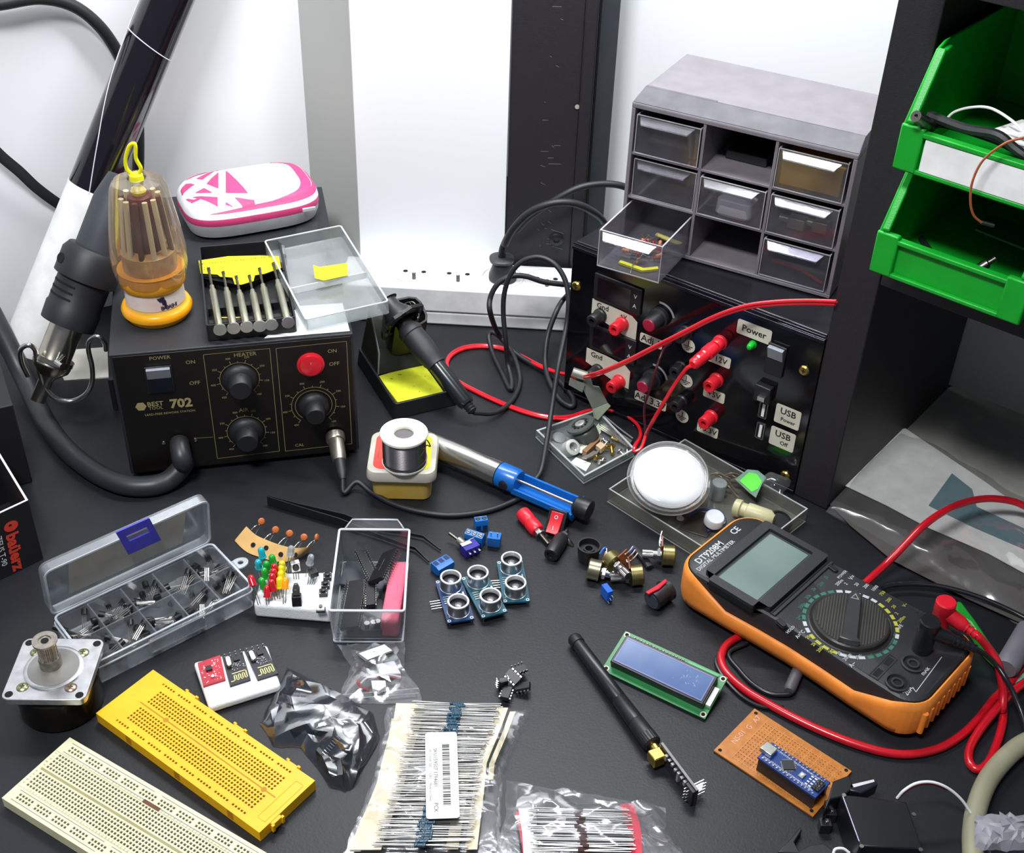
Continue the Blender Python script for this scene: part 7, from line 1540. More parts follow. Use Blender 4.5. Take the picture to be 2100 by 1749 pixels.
m = M(T); m.add([(dR-6, 0, ZT+9.62), (dR-12, 3, ZT+9.62), (dR-12, -3, ZT+9.62), (dR-7.6, 0, ZT+9.62), (dR-11.2, 2, ZT+9.62), (dR-11.2, -2, ZT+9.62)], [(0,1,4,3), (1,2,5,4), (2,0,3,5)]); ob('pointer_mark', m, mat('pointer_line', '8c8c8c', 0.5), ptr)
# range segments
GRS = mat('print_green', '2f6a56', 0.6); YLS = mat('print_yellow', 'a8a83c', 0.6); WHS = mat('print_white', 'b4b8bc', 0.6)
seg = {'w': M(), 'g': M(), 'y': M()}
order = 'wwwww'+'yyyyy'+'w'+'ggggg'+'www'+'yyyy'+'ww'+'ggggggg'
nseg = len(order); a0_ = math.degrees(math.atan2(*(lambda p: (p.y-dy, p.x-dx))(mp(1105, 510))))
for i, s_ in enumerate(order):
    a = R(a0_-i*360/nseg); wdt = R(360/nseg*0.36); P = [(dx+r_*math.cos(a+q), dy+r_*math.sin(a+q), ZT+0.12) for r_, q in ((dR+3.2, -wdt), (dR+5.8, -wdt*0.95), (dR+5.8, wdt*0.95), (dR+3.2, wdt))]
    seg[s_].add(P, [(0,1,2,3)])
ob('range_marks_white', seg['w'], WHS, body); ob('range_marks_green', seg['g'], GRS, body); ob('range_marks_yellow', seg['y'], YLS, body)
YD = (0, 1, 0); lw_t, lw_y, lw_g = M(), M(), M()
def mt_(M_, s_, sz, x, y, xd=(0, 1, 0), yd=(-1, 0, 0), b=0.01): p = mp(x, y); M_.text(s_, sz, (p.x, p.y, ZT), xd, yd, bold=b)
mt_(lw_t, 'DT9208M', 5.6, 336, 300, b=0.03); mt_(lw_t, 'DIGITAL MULTIMETER', 3.4, 374, 318, b=0.02); mt_(lw_t, 'CE', 5.6, 490, 170, b=0.02)
mt_(lw_t, 'POWER', 2.4, 1130, 432); mt_(lw_t, 'V=', 3.4, 1188, 450); mt_(lw_t, 'HOLD', 2.4, 820, 762); mt_(lw_t, 'A=\u00b0C', 3, 878, 790); mt_(lw_t, 'A~', 3.4, 1190, 970); mt_(lw_t, '20A', 4, 1525, 1128); mt_(lw_t, 'mAk', 3.4, 1625, 1010); mt_(lw_t, 'COM', 3, 1600, 920) if 0 else None
for s_, x, y in (('200m', 1112, 480), ('2', 1152, 488), ('20', 1216, 492), ('200', 1272, 502), ('1000', 1325, 515), ('20', 1112, 905), ('200m', 1160, 925), ('20m', 1226, 922), ('hFE', 1475, 745)): mt_(lw_t, s_, 2.7, x, y)
for s_, x, y in (('750', 1370, 545), ('200', 1408, 585), ('20', 1438, 625), ('2', 1455, 665), ('200m', 1485, 700), ('20', 925, 808), ('2k', 958, 850), ('200k', 1000, 878), ('2M', 1066, 892), ('V~', 1505, 615)): mt_(lw_y, s_, 2.7, x, y)
for s_, x, y in (('2M', 875, 690), ('200k', 890, 620), ('20k', 925, 565), ('2k', 960, 520), ('200', 1005, 490), ('\u03a9', 1035, 450), ('2n', 1300, 900), ('20n', 1370, 860), ('200n', 1420, 830), ('2u', 1440, 790)): mt_(lw_g, s_, 2.7, x, y)
ob('white_print', lw_t, WHS, body); ob('yellow_print', lw_y, YLS, body); ob('green_print', lw_g, GRS, body)
for x, y in ((1073, 400), (765, 726)):
    p = mp(x, y); m = M(TR((p.x, p.y, 0), R(-12))); m.prism(rrect(9.5, 5.4, 2.6), ZT-0.5, ZT+0.25); m.m = 1; m.prism(rrect(8.2, 4, 1.9), ZT, ZT+1.6); ob('push_key', m, [HOLE, BLK], t, bev=0.3)
p = mp(1375, 985); m = M(TR((p.x, p.y, 0), R(90))); m.ring(rrect(27, 7, 0.6), rrect(25.6, 5.6, .5), ZT, ZT+0.5); m.m = 1; m.box(-11, -3, -2, 2, ZT, ZT+0.2); m.box(3, 11, -2, 2, ZT, ZT+0.2); ob('test_socket', m, [MB, HOLE], t)
for x, y in ((1553, 965), (1458, 1078)):
    p = mp(x, y, ZT+1); m = M(); m.lathe([(8, ZT-1), (8, ZT+1.6), (6.8, ZT+1.8), (6.2, ZT), (4.4, ZT), (4.2, ZT+1.6), (2.8, ZT+1.6), (2.6, ZT-0.5)], 36, (p.x, p.y, 0)); j_ = ob('input_jack', m, MB, t)
    m = M(); m.cyl((p.x, p.y, ZT+0.1), (p.x, p.y, ZT+0.5), 2.6, n=20); m.ring([(p.x+a, p.y+b) for a, b in circ(6.1, 28)], [(p.x+a, p.y+b) for a, b in circ(4.5, 28)], ZT+0.02, ZT+0.2); ob('jack_bore', m, HOLE, j_)
m = M(); p = mp(1610, 675); 
for i in range(8): m.cyl((p.x-4+(i % 4)*3, p.y+(i//4)*3, ZT), (p.x-4+(i % 4)*3, p.y+(i//4)*3, ZT+0.15), 0.7, n=8)
ob('transistor_socket', m, HOLE, t)
m = M(); a = mp(1780, 940); b = mp(1570, 1135); c_ = mp(1550, 1105)
for q0_, q1_ in ((mp(1725, 925), b), (b, c_)):
    d_ = (q1_-q0_).normalized(); s_ = Vector((-d_.y, d_.x, 0))*0.25; m.add([Vector((v.x, v.y, ZT+0.12)) for v in (q0_-s_, q1_-s_, q1_+s_, q0_+s_)], [(0,1,2,3)])
ob('printed_line', m, WHS, body)

# ================================================================== test leads
def plug_lead(nm, lb, mt, px, py, z1, boot, path, r_, side, mtw=None, grp=None, zo=ZT+0.5):
    c = Q('B8', px, py, z1); t = thing(nm, lb, 'test lead', (c.x, c.y, zo+0.5))
    m = M(); m.lathe([(6.6, zo), (6.8, zo+6), (6.4, z1-10), (7, z1-9), (7, z1-1), (6.2, z1)], 32, (c.x, c.y, 0)); ob('plug_body', m, mt, t, world=True)
    b0_ = Vector((c.x, c.y, z1-9)); b1_ = boot; ax = (b1_-b0_).normalized(); L_ = (b1_-b0_).length
    prof = [(5.4, 2), (5.2, 14), (4.2, 17)]
    k = 17; i = 0
    while k < L_-0.5: prof.append((3.9-0.9*(k-17)/max(1, L_-17) if i % 2 == 0 else 2.6, k)); prof.append((3.9-0.9*(k-17)/max(1, L_-17) if i % 2 == 0 else 2.6, min(L_, k+1.7))); k += 1.8; i += 1
    m = M(); m.lathe(prof, 24, b0_, ax); ob('boot', m, mt, t, world=True)
    m = M(); m.tube([b1_-ax*3, b1_]+path, r_, 12); ob('lead_wire', m, mtw or mt, t, world=True); return t
RT = mat('red_test_lead', 'd01a2c', 0.38); BT = mat('black_test_lead', '1b1c20', 0.3)
RTW = mat('red_lead_wire', 'bc1222', 0.25, coat=0.3)
rp_ = [Q('D5', 1330, 880, 40), Q('D5', 1430, 1040, 34), Q('D5', 1470, 1200, 26), Q('D5', 1500, 1400, 16), Q('D5', 1490, 1600, 8), Q('C1', 1965, 120, 4), Q('C1', 1960, 260, 3), Q('C1', 1915, 420, 3), Q('C1', 1860, 530, 3), Q('C1', 1795, 565, 3), Q('C1', 1745, 520, 3), Q('C1', 1745, 430, 3.5), Q('C1', 1810, 310, 6), Q('C1', 1920, 170, 9), Q('C1', 2050, 40, 9), at(2130, 1380, 8)]
plug_lead('red_test_lead', 'red test lead plugged into the multimeter, looping at the right edge', RT, 1755, 590, 66, Q('D5', 1215, 740, 48), rp_, 2.9, 1, RTW)
bp2 = [Q('D5', 1300, 955, 40), Q('D5', 1420, 1070, 34), Q('D5', 1530, 1230, 30), Q('D5', 1620, 1400, 24), Q('D5', 1740, 1700, 16), at(2120, 1560, 8)]
plug_lead('black_test_lead', 'black test lead plugged into the multimeter beside the red one', BT, 1660, 705, 66, Q('D5', 1170, 875, 46), bp2, 1.8, 1)
m = M(); m.tube([Q('B8', 640, 760, 3), Q('B8', 520, 800, 3), Q('B8', 440, 850, 3), Q('B8', 405, 920, 3), Q('B8', 420, 990, 3), Q('B8', 475, 1060, 3), Q('B8', 560, 1130, 3), Q('C1', 400, 120, 3), Q('C1', 600, 228, 3), Q('C1', 800, 322, 3), Q('C1', 1000, 400, 3), Q('C1', 1200, 455, 3), Q('C1', 1370, 465, 3), Q('C1', 1550, 425, 3), Q('C1', 1700, 335, 3), Q('C1', 1810, 225, 3), Q('C1', 1900, 110, 3), Q('C1', 1990, 20, 3), at(2120, 1340, 3)], 2.9, 12)
tag(ob('red_cable', m, RTW), 'long red cable running under the multimeter and across the worktop in front', 'cable')
m = M(); m.tube([Q('C2', 380, 1460, 8), Q('C2', 490, 1362, 12), Q('C2', 600, 1262, 16), Q('C2', 720, 1140, 26), Q('C2', 850, 1005, 36), Q('C2', 1000, 900, 40), Q('C2', 1150, 838, 38), Q('C2', 1300, 815, 34), Q('C2', 1450, 830, 30), Q('C2', 1560, 872, 26), Q('C2', 1700, 960, 24)], 2.9, 12)
tag(ob('red_cable', m, RTW), 'red cable arching over the plastic bag behind the multimeter', 'cable')
m = M(); m.tube([Q('D5', 60, 150, 8), Q('D5', 160, 118, 8), Q('D5', 400, 102, 8), Q('D5', 700, 122, 9), Q('D5', 1000, 190, 9), Q('D5', 1300, 290, 8), Q('D5', 1600, 425, 6), Q('D5', 1800, 530, 5)], 1.9, 10)
tag(ob('black_cable', m, BT), 'thin black cable running behind the multimeter to the right edge', 'cable')
m = M(); m.tube([Q('B8', 560, 840, 3), Q('B8', 450, 905, 2), Q('B8', 520, 1010, 2), Q('B8', 600, 1092, 2), Q('B8', 700, 1145, 2), Q('B8', 800, 1150, 2.6), Q('B8', 840, 1130, 3)], 1.7, 10); tag(ob('black_wire', m, BT), 'black wire curving out under the left side of the multimeter', 'wire')
m = M(); m.tube([Q('B8', 395, 900, 2), Q('B8', 375, 960, 2), Q('B8', 430, 1060, 2), Q('B8', 540, 1170, 2), Q('B8', 660, 1225, 2), Q('B8', 780, 1225, 2)], 1.4, 8); tag(ob('dark_cable', m, BT), 'thin dark cable just outside the red cable below the multimeter', 'cable')
p0_, p1_ = Q('B8', 810, 1130, 4.5), Q('B8', 850, 1040, 4.5); m = M(); m.lathe([(3, 0), (4.2, 2), (4.2, 26)], 20, p0_, p1_-p0_); tag(ob('grey_connector', m, mat('grey_rubber', '4c4c50', 0.5)), 'grey connector lying half under the multimeter holster', 'connector')
# green clip shape and grey tube at the right edge
P = [Q('D5', *p, 12) for p in ((940, 300), (1000, 300), (1180, 540), (1340, 780), (1490, 985), (1440, 1000), (1300, 860), (1100, 560), (930, 440))]
m = M(); m.prism([(p.x, p.y) for p in P], 1, 12); tag(ob('green_wedge', m, mat('green_handle', '1c8c2c', 0.35), bev=2), 'green tapered plastic wedge lying behind the red plug', 'plastic wedge')
p0_, p1_ = Q('D5', 1530, 1120, 12), Q('D5', 1800, 660, 12); m = M(); m.lathe([(7, 0), (8.5, 3), (8.5, (p1_-p0_).length)], 24, p0_, p1_-p0_); tag(ob('grey_tube', m, mat('grey_tube', '6a686e', 0.5)), 'grey plastic tube at the right edge behind the test leads', 'tube')
P = [Q('D5', *p, 3) for p in ((1590, 1230), (1680, 1120), (1749, 1160), (1749, 1230), (1620, 1300))]; m = M(); m.prism([(p.x, p.y) for p in P], 0.5, 3); tag(ob('green_module', m, mat('green_module', '3c9c78', 0.4, c2='8cc0a8', scale=300)), 'small green circuit module at the right edge', 'circuit module')

# ================================================================== display module
BL_ = Q('C3', 395, 440, 2.5); BR_ = Q('C3', 1330, 885, 2.5); TL_ = Q('C3', 590, 60, 12)
FR = frame(BL_, BR_-BL_, TL_-BL_)
t = thing('display_module', 'blue character display module on a green circuit board', 'display module', FR.to_translation(), rot=FR.to_euler()); WM[t.name] = FR.copy()
GPC = mat('green_circuit_board', '1f7a3c', 0.35, c2='1a6a34')
m = M(); m.box(0, 80, 0, 36, -1.6, 0); pcb = ob('circuit_board', m, GPC, t, bev=0.2)
m = M(); m.box(4.6, 75.4, 5.4, 29.8, 0, 7); fr_ = ob('metal_frame', m, mat('black_lcd_frame', '15151c', 0.3, 0.3), t, bev=0.5)
m = M(); m.box(6.4, 73.6, 7.2, 28, 7, 7.3); ob('screen', m, mat('blue_screen', '3a5888', 0.2, coat=0.3, c2='284a84', scale=50), fr_)
m = M(); m.ring([(6.4, 7.2), (73.6, 7.2), (73.6, 28), (6.4, 28)], [(7.3, 8.1), (72.7, 8.1), (72.7, 27.1), (7.3, 27.1)], 7.3, 7.42); ob('screen_border', m, mat('violet_border', '5a5c94', 0.3), fr_)
m = M(); random.seed(2)
for i in range(22):
    x = random.uniform(48, 66); y = random.uniform(13, 24); a = random.uniform(0, 3); l_ = random.uniform(.5, 2.5); m.add([(x, y, 7.36), (x+l_*math.cos(a), y+l_*math.sin(a), 7.36), (x+l_*math.cos(a)+.2, y+l_*math.sin(a)+.2, 7.36)], [(0,1,2)])
ob('scratches', m, mat('pale_scratch', 'b4c4d8', 0.6), fr_)
for x, y in ((2.6, 2.6), (77.4, 2.6), (2.6, 33.4), (77.4, 33.4)):
    m = M(); m.ring([(x+a, y+b) for a, b in circ(2.2, 20)], [(x+a, y+b) for a, b in circ(1.4, 20)], 0, 0.15); m.m = 1; m.cyl((x, y, 0), (x, y, 0.08), 1.4); ob('mount_hole', m, [mat('pale_ring', 'c8c0b0', 0.4), HOLE], pcb)
for i in range(16):
    m = M(); m.lathe([(0.9, 0), (0.7, 0.8), (0.2, 1.2)], 10, (9+i*2.54, 33.3, 0)); m.cyl((9+i*2.54, 33.3, -8.5), (9+i*2.54, 33.3, 0), 0.35, n=6); ob('header_pin', m, TIN, t)
m = M(); m.box(8, 49, 32, 34.6, -4.2, -1.7); ob('header_strip', m, BLK, t)
m = M(); m.box(51, 74, 31.4, 34.5, 0, 0.9); ob('solder_mask_strip', m, mat('light_green_strip', '2c9c54', 0.35), pcb)
m = M(); m.box(75.8, 79.3, 9, 24, 0, 2.5); ob('backlight_edge', m, WHT, t)

# ================================================================== whip antenna with radio board
t, A, ax = lay('whip_antenna', 'black whip antenna with a gold elbow, lying in front of the display', 'antenna', K('C3', 165, 175), K('C3', 850, 1100), 6.5, 7.5,
    [('tip', [(3, -3), (4.4, -2), (5.2, 0), (5.3, 5), (4.9, 5.4)], BLK, 24), ('sleeve', [(4.6, 5.4), (4.8, 8), (5.4, 62), (5.2, 62.3), (5.5, 62.7), (5.9, 84)], mat('satin_black_rubber', '1b1c20', 0.32), 24), ('hinge_joint', [(5.7, 84), (6, 84.5), (6.3, 97)], BLK, 24)])
m = M(); n = 48; q = Vector((0, 0, 1)).rotation_difference(ax); e0 = (at(*K('C3', 850, 1100), 7.5)-A).length
m.loft([[A+q @ Vector(((6.2+0.25*(i % 2))*math.cos(2*math.pi*i/n), (6.2+0.25*(i % 2))*math.sin(2*math.pi*i/n), z)) for i in range(n)] for z in (97, e0-1)]); m.lathe([(6, e0-1), (5, e0)], 24, A, ax); ob('knurled_nut', m, BLK, t, world=True)
g0 = A+ax*e0; m = M(); m.lathe([(3, -1), (3, 6)], 20, g0, ax); gc = Q('C3', 880, 1205, 8); ob('gold_thread', m, GOLD, t, world=True)
yw = math.atan2(ax.y, ax.x); m = M(TR((gc.x, gc.y, 0), yw)); m.box(-4.5, 4.5, -4.5, 4.5, 3.5, 12); ob('gold_elbow', m, GOLD, t, world=True, bev=0.8)
g1 = Q('C3', 950, 1160, 8); m = M(); m.lathe([(3.6, 0), (3.6, 3), (2.6, 3), (2.6, 9)], 20, Vector((gc.x, gc.y, 8)), Vector((g1.x-gc.x, g1.y-gc.y, 0))); ob('gold_barrel', m, GOLD, t, world=True)
b0_ = Q('C3', 925, 1080, 15); b1_ = Q('C3', 1240, 1500, 15); bd_ = (b1_-b0_); bd_.z = 0; Lb = bd_.length; yw = math.atan2(bd_.y, bd_.x)
t = thing('radio_board', 'thin black radio circuit board standing on edge at the antenna foot', 'circuit board', (b0_.x, b0_.y, 0.3), yw)
m = M(); m.box(0, Lb, -0.8, 0.8, 0.2, 15); ob('circuit_board', m, [mat('dark_grey_pcb', '2a282c', 0.35)], t, bev=0.1)
m = M(); m.box(0.2, Lb-.2, -0.85, 0.85, 14.9, 15.15); ob('board_edge', m, mat('pale_pcb_edge', '8c888a', 0.6), t)
random.seed(17)
for i in range(9):
    x = 8+i*3.6; m = M(); m.box(x, x+2, -2.6, -0.8, 9+random.uniform(-5, 4), 11.5+random.uniform(0, 2)); ob('component', m, mat('grey_components', '9c98a0', 0.4, 0.4), t)
m = M(); m.box(Lb-8, Lb-0.5, -3.2, -0.8, 1, 14); ob('header_block', m, BLK, t)
for i in range(4):
    for j in range(2):
        m = M(); m.cyl((Lb-6.6+j*2.54+0, 0.8, 3+i*3), (Lb-6.6+j*2.54, 9.5, 3.8+i*3), 0.42, n=6); m.cyl((Lb-6.6+j*2.54, -5.5, 3+i*3), (Lb-6.6+j*2.54, -3.2, 3+i*3), 0.4, n=6); ob('header_pin', m, TIN, t)

# ================================================================== perfboard with microcontroller
P = [Q('C1', 370, 185, 1.8), Q('C1', 75, 440, 1.8), Q('C1', 725, 872, 1.8), Q('C1', 1000, 600, 1.8)]
o = P[1]; xd = (P[2]-P[1]).normalized(); PW_ = (P[0]-P[1]).length; PL_ = (P[2]-P[1]).length; yw = math.atan2(xd.y, xd.x)
t = thing('perfboard', 'brown phenolic perforated board under the blue microcontroller', 'circuit board', (o.x, o.y, 0.2), yw)
m = M(); m.prism([(0, 0), (PL_, 0), (PL_, PW_*0.98), (0, PW_)], 0.1, 1.6); pb = ob('board', m, mat('brown_phenolic_board', 'b8742c', 0.4, c2='a56426', scale=200), t, bev=0.2)
m = M()
for i in range(26):
    for j in range(15):
        x = 13+i*2.3; y = 4+j*2.75
        if x < PL_-3 and y < PW_-3: m.add([(x+.45*math.cos(R(60*k)), y+.45*math.sin(R(60*k)), 1.66) for k in range(6)], [tuple(range(6))])
ob('perforations', m, mat('dark_brown_holes', '5a2e12', 0.7), pb)
m = M()
for i in range(0, 9):
    x = 12+i*7; m.box(x, x+0.3, 3, PW_-3, 1.6, 1.68) if x < PL_-3 else None
for j in range(7): m.box(12, PL_-4, 4+j*6.5, 4.3+j*6.5, 1.6, 1.68)
ob('printed_grid', m, mat('pale_orange_print', 'd0925c', 0.6), pb)
m = M(); m.text('NS-01', 4, (6, PW_*0.42, 1.65), (0, 1, 0), (-1, 0, 0)); m.text('G', 4, (6.5, PW_*0.66, 1.65), (0, 1, 0), (-1, 0, 0)); m.text('A7', 4, (6.5, PW_*0.85, 1.65), (0, 1, 0), (-1, 0, 0)); ob('board_print', m, mat('pinkish_print', 'e0a898', 0.6), pb)
for x, y in ((3, 3), (3, PW_-3), (PL_-3, 3), (PL_-3, PW_-3)): m = M(); m.cyl((x, y, 1.6), (x, y, 1.68), 1.3); ob('corner_hole', m, HOLE, pb)
a = W2; NP = [Q('C1', 360, 485, 14), Q('C1', 740, 752, 14), Q('C1', 820, 672, 14), Q('C1', 470, 410, 14)]
o = NP[0]; xd = (NP[1]-NP[0]).normalized(); yw = math.atan2(xd.y, xd.x); NL = (NP[1]-NP[0]).length; NWd = 17
t = thing('microcontroller_board', 'blue microcontroller board on black headers on the perforated board', 'circuit board', (o.x, o.y, 2), yw)
m = M(); m.box(0, NL, 0, NWd, 10.6, 12.2); nb = ob('circuit_board', m, mat('royal_blue_pcb', '1c3c84', 0.35, c2='16326c'), t, bev=0.2)
for y in (0.2, NWd-2.8): m = M(); m.box(1, NL-1, y, y+2.6, 0, 10.5); ob('socket_header', m, BLK, t)
m = M(); m.box(-2, 7, 4.4, 12.4, 12.2, 16); ob('usb_socket', m, STEEL, t, bev=0.5)
m = M(TR((18, NWd/2, 0), R(45))); m.box(-3.7, 3.7, -3.7, 3.7, 12.3, 13.3); ch = ob('processor', m, mat('chip_grey_black', '2c2a30', 0.35), t)
m = M(TR((18, NWd/2, 0), R(45)))
for i in range(8):
    q = -2.8+i*0.8
    for a_, b_ in ((q, -4.3), (q, 4.3), (-4.3, q), (4.3, q)): m.cbox(a_, b_, 12.5, 0.35 if abs(b_) > 4 else 1, 1 if abs(b_) > 4 else 0.35, 0.3)
ob('processor_legs', m, TIN, ch)
m = M(); m.box(27, 30.4, 5.5, 10, 12.2, 13.6); m.m = 1; m.cyl((28.7, 7.7, 13.6), (28.7, 7.7, 14.2), 1); ob('reset_button', m, [TIN, WHT], t)
m = M()
for i in range(4): 
    for j in range(2): m.cbox(34+j*2.6, 4.5+i*2.5, 12.5, 1.7, 0.9, 0.5)
ob('indicator_leds', m, mat('cream_led', 'e0dcc8', 0.4), t)
m = M()
for i in range(15):
    for y in (1.4, NWd-1.4): m.cyl((3+i*2.7, y, 12.2), (3+i*2.7, y, 12.8), 0.65, n=10)
ob('pin_tops', m, TIN, t)
m = M()
for i in range(3):
    for j in range(2): m.cyl((NL-4.5+j*2.4, 5.5+i*2.5, 12.2), (NL-4.5+j*2.4, 5.5+i*2.5, 17), 0.4, n=6)
m.m = 1; m.box(NL-6, NL-1, 4, 12.5, 12.2, 14); ob('programming_header', m, [TIN, BLK], t)
m = M()
for i in range(14):
    for y in (3.2, NWd-3.2): m.text('D%d' % (i % 13), 1.4, (3.6+i*2.7, y, 12.2), off=0.05)
ob('silkscreen', m, INKW, nb)

# ================================================================== servo and dark things at the lower right
SVP = [Q('C1', 905, 725, 24), Q('C1', 1030, 1065, 24), Q('C1', 1440, 1085, 24), Q('C1', 1335, 775, 24)]
t = thing('servo_motor', 'black servo motor standing at the bottom edge in front of the perforated board', 'servo', (sum(p.x for p in SVP)/4, sum(p.y for p in SVP)/4, 0))
SVB = mat('servo_black', '16171c', 0.35)
m = M(); m.prism([(p.x, p.y) for p in SVP], 0.4, 24); sb_ = ob('case', m, SVB, t, world=True, bev=1)
for x, y in ((1040, 1068), (1425, 1090), (1380, 860), (925, 735)):
    p = Q('C1', x, y, 24.2); m = M(); m.cyl((p.x, p.y, 24.05), (p.x, p.y, 24.8), 1.3, n=12); ob('corner_screw', m, TIN, t, world=True)
a, b = Q('C1', 918, 740, 24.5), Q('C1', 1025, 1035, 24.5); m = M(); m.tube([a, b], 0.35, 6, smooth=False); ob('edge_line', m, mat('lilac_edge', 'a89cc0', 0.3), t, world=True)
P = [Q('C1', *p, 20) for p in ((855, 640), (960, 600), (990, 680), (920, 740), (840, 760), (800, 830))]; m = M(); m.prism([(p.x, p.y) for p in P], 8, 20); ob('mount_ear', m, SVB, t, world=True, bev=0.8)
P = [Q('C1', *p, 20) for p in ((960, 660), (1125, 628), (1150, 660), (1040, 720), (960, 700))]; m = M(); m.prism([(p.x, p.y) for p in P], 10, 20); h_ = ob('servo_horn', m, mat('indigo_black', '1a1826', 0.3), t, world=True, bev=0.8)
P = [Q('C1', *p, 20.3) for p in ((980, 662), (1120, 630), (1125, 645), (990, 682))]; m = M(); m.prism([(p.x, p.y) for p in P], 20, 20.3); ob('horn_label', m, mat('silver_sticker', 'c8c8cc', 0.4), h_, world=True)
for i, (x, y) in enumerate(((850, 780), (850, 825), (815, 895))):
    p = Q('C1', x, y, 10); m = M(); m.box(p.x-1, p.x+1, p.y-1.5, p.y+1.5, 8, 10); m.m = 1; m.box(p.x-4, p.x+3, p.y-3, p.y+3, 0.5, 8.2); tag(ob('terminal_clip', m, [TIN, BLK], bev=0.3), 'small black clip with a bright contact beside the servo, %s' % ('farthest of three', 'middle one of three', 'nearest of three')[i], 'clip')
m = M(); m.tube([Q('C1', 1272, 752, 22), Q('C1', 1320, 700, 30), Q('C1', 1400, 655, 34), Q('C1', 1500, 648, 34), Q('C1', 1600, 685, 30), Q('C1', 1690, 760, 22), Q('C1', 1760, 860, 12), Q('C1', 1820, 950, 8), Q('C1', 1860, 1050, 6), Q('C1', 1880, 1130, 5)], 0.9, 8); tag(ob('white_wire', m, WHT), 'thin white wire arching from the servo to the bottom right corner', 'wire')
m = M(); m.tube([Q('C1', 1274, 758, 20), Q('C1', 1322, 712, 28), Q('C1', 1400, 668, 31.5), Q('C1', 1500, 660, 31.5), Q('C1', 1600, 696, 27)], 0.8, 8); tag(ob('maroon_wire', m, mat('maroon_wire', '6a1020', 0.4)), 'dark red wire running under the white servo wire', 'wire')
m = M(); m.tube([Q('C1', 855, 1115, 8), Q('C1', 870, 1085, 10), Q('C1', 920, 1082, 10), Q('C1', 960, 1110, 8)], 0.9, 8); tag(ob('white_wire', m, WHT), 'short white wire loop at the bottom edge left of the servo screw', 'wire')
m = M(); m.tube([at(2160, 1500, 8), Q('C1', 2095, 400, 8), Q('C1', 1980, 490, 8), Q('C1', 1880, 610, 8), Q('C1', 1820, 730, 8), Q('C1', 1780, 870, 8), Q('C1', 1765, 1000, 8), Q('C1', 1770, 1160, 8)], 6.5, 14); tag(ob('beige_cable', m, mat('beige_cable', '8c8a72', 0.5)), 'thick beige cable curving up at the lower right edge', 'cable')
film('grey_bag', [Q('C1', 1730, 950, 0), Q('C1', 1735, 1180, 0)], [Q('C1', 2140, 960, 0), Q('C1', 2140, 1180, 0)], mat('grey_sheet', '8c8c94', 0.45), H=7, amp=2.5, seed=15, base=13, facet=(14, 10), label='crumpled grey bag at the bottom right corner over the beige cable', cat='bag')
P = [Q('C1', *p, 4) for p in ((490, 1110), (560, 1040), (640, 945), (650, 965), (600, 1045), (640, 1120))]; m = M(); m.prism([(p.x, p.y) for p in P], 0.5, 5); tag(ob('black_clip', m, BLK, bev=0.6), 'black clip with a shiny edge at the bottom edge', 'clip')
P = [Q('C1', *p, 6) for p in ((620, 1115), (700, 1070), (790, 1060), (860, 1110), (860, 1160), (620, 1160))]; m = M(); m.prism([(p.x, p.y) for p in P], 0.5, 8); tag(ob('black_part', m, BLKM, bev=0.8), 'black plastic part cut off by the bottom edge left of the servo', 'plastic part')

# ================================================================== small chips heap
EI = [(1065, 1372, -58, (R(180), 0, R(-62)), 7.5, 'eight-pin chip on its back, top of the heap'), (1030, 1398, 60, (R(100), R(0), R(20)), 6, 'eight-pin chip on its side at the left of the heap'), (1053, 1388, 20, (R(20), R(-30), R(40)), 7, 'eight-pin chip tilted in the middle of the heap'), (1038, 1425, 0, (0, 0, R(-14)), 3.2, 'eight-pin chip upright, nearest of the heap'), (1074, 1412, 0, (R(-20), 0, R(88)), 3.6, 'eight-pin chip at the right of the heap, notch showing')]
for x, y, _, rt, z, lb in EI:
    c = at(x, y, z); T = Matrix.Translation((c.x, c.y, z)) @ Matrix.LocRotScale(None, __import__('mathutils').Euler(rt), None)
    dip(T, 'small_chip', lb, 4, 6.4, ln=3.2, grp='eight-pin chips')

# ================================================================== bags
# antistatic bag
Lp = [Q('B4', 640, 820, 0), Q('B4', 870, 340, 0)]; 
film('antistatic_bag', [Q('B4', 640, 830, 0), Q('B4', 770, 1030, 0), Q('B4', 990, 1010, 0), Q('B4', 1230, 1330, 0), Q('B4', 1390, 1400, 0)], [Q('B4', 880, 335, 0), Q('B4', 1250, 520, 0), Q('B4', 1640, 740, 0), Q('B4', 1680, 960, 0), Q('B4', 1440, 1370, 0)], BAG2, H=8, amp=4.5, seed=5, base=0.5, facet=(9, 13), label='crumpled shiny antistatic bag holding dark modules', cat='bag', sc_=0.026)
for i, (pts, z1, mt, lb) in enumerate((((((830, 690), (960, 600), (1080, 720), (930, 850)), 6, mat('olive_dark', '4a5048', 0.4), 'dull olive part inside the antistatic bag at the left'), (((1120, 1040), (1300, 820), (1440, 980), (1250, 1180)), 7, BLK, 'black pin header block inside the antistatic bag'), (((960, 720), (1100, 640), (1250, 800), (1120, 900)), 5, mat('teal_dark_pcb', '16404c', 0.35), 'dark teal board in the middle of the antistatic bag')))):
    P = [Q('B4', *p, z1) for p in pts]; m = M(); m.prism([(p.x, p.y) for p in P], 1, z1); tag(ob('bagged_module', m, mt, bev=0.5), lb, 'circuit module')
for i in range(8):
    p = Q('B4', 1180+i*17, 1060-i*20, 8.5); q = Q('B4', 1215+i*17, 1090-i*20, 7.5); m = M(); m.tube([p, q], 0.35, 5, smooth=False); tag(ob('bagged_pin', m, TIN), 'bright pin of the black block in the antistatic bag', 'pin', 'pins in the antistatic bag')
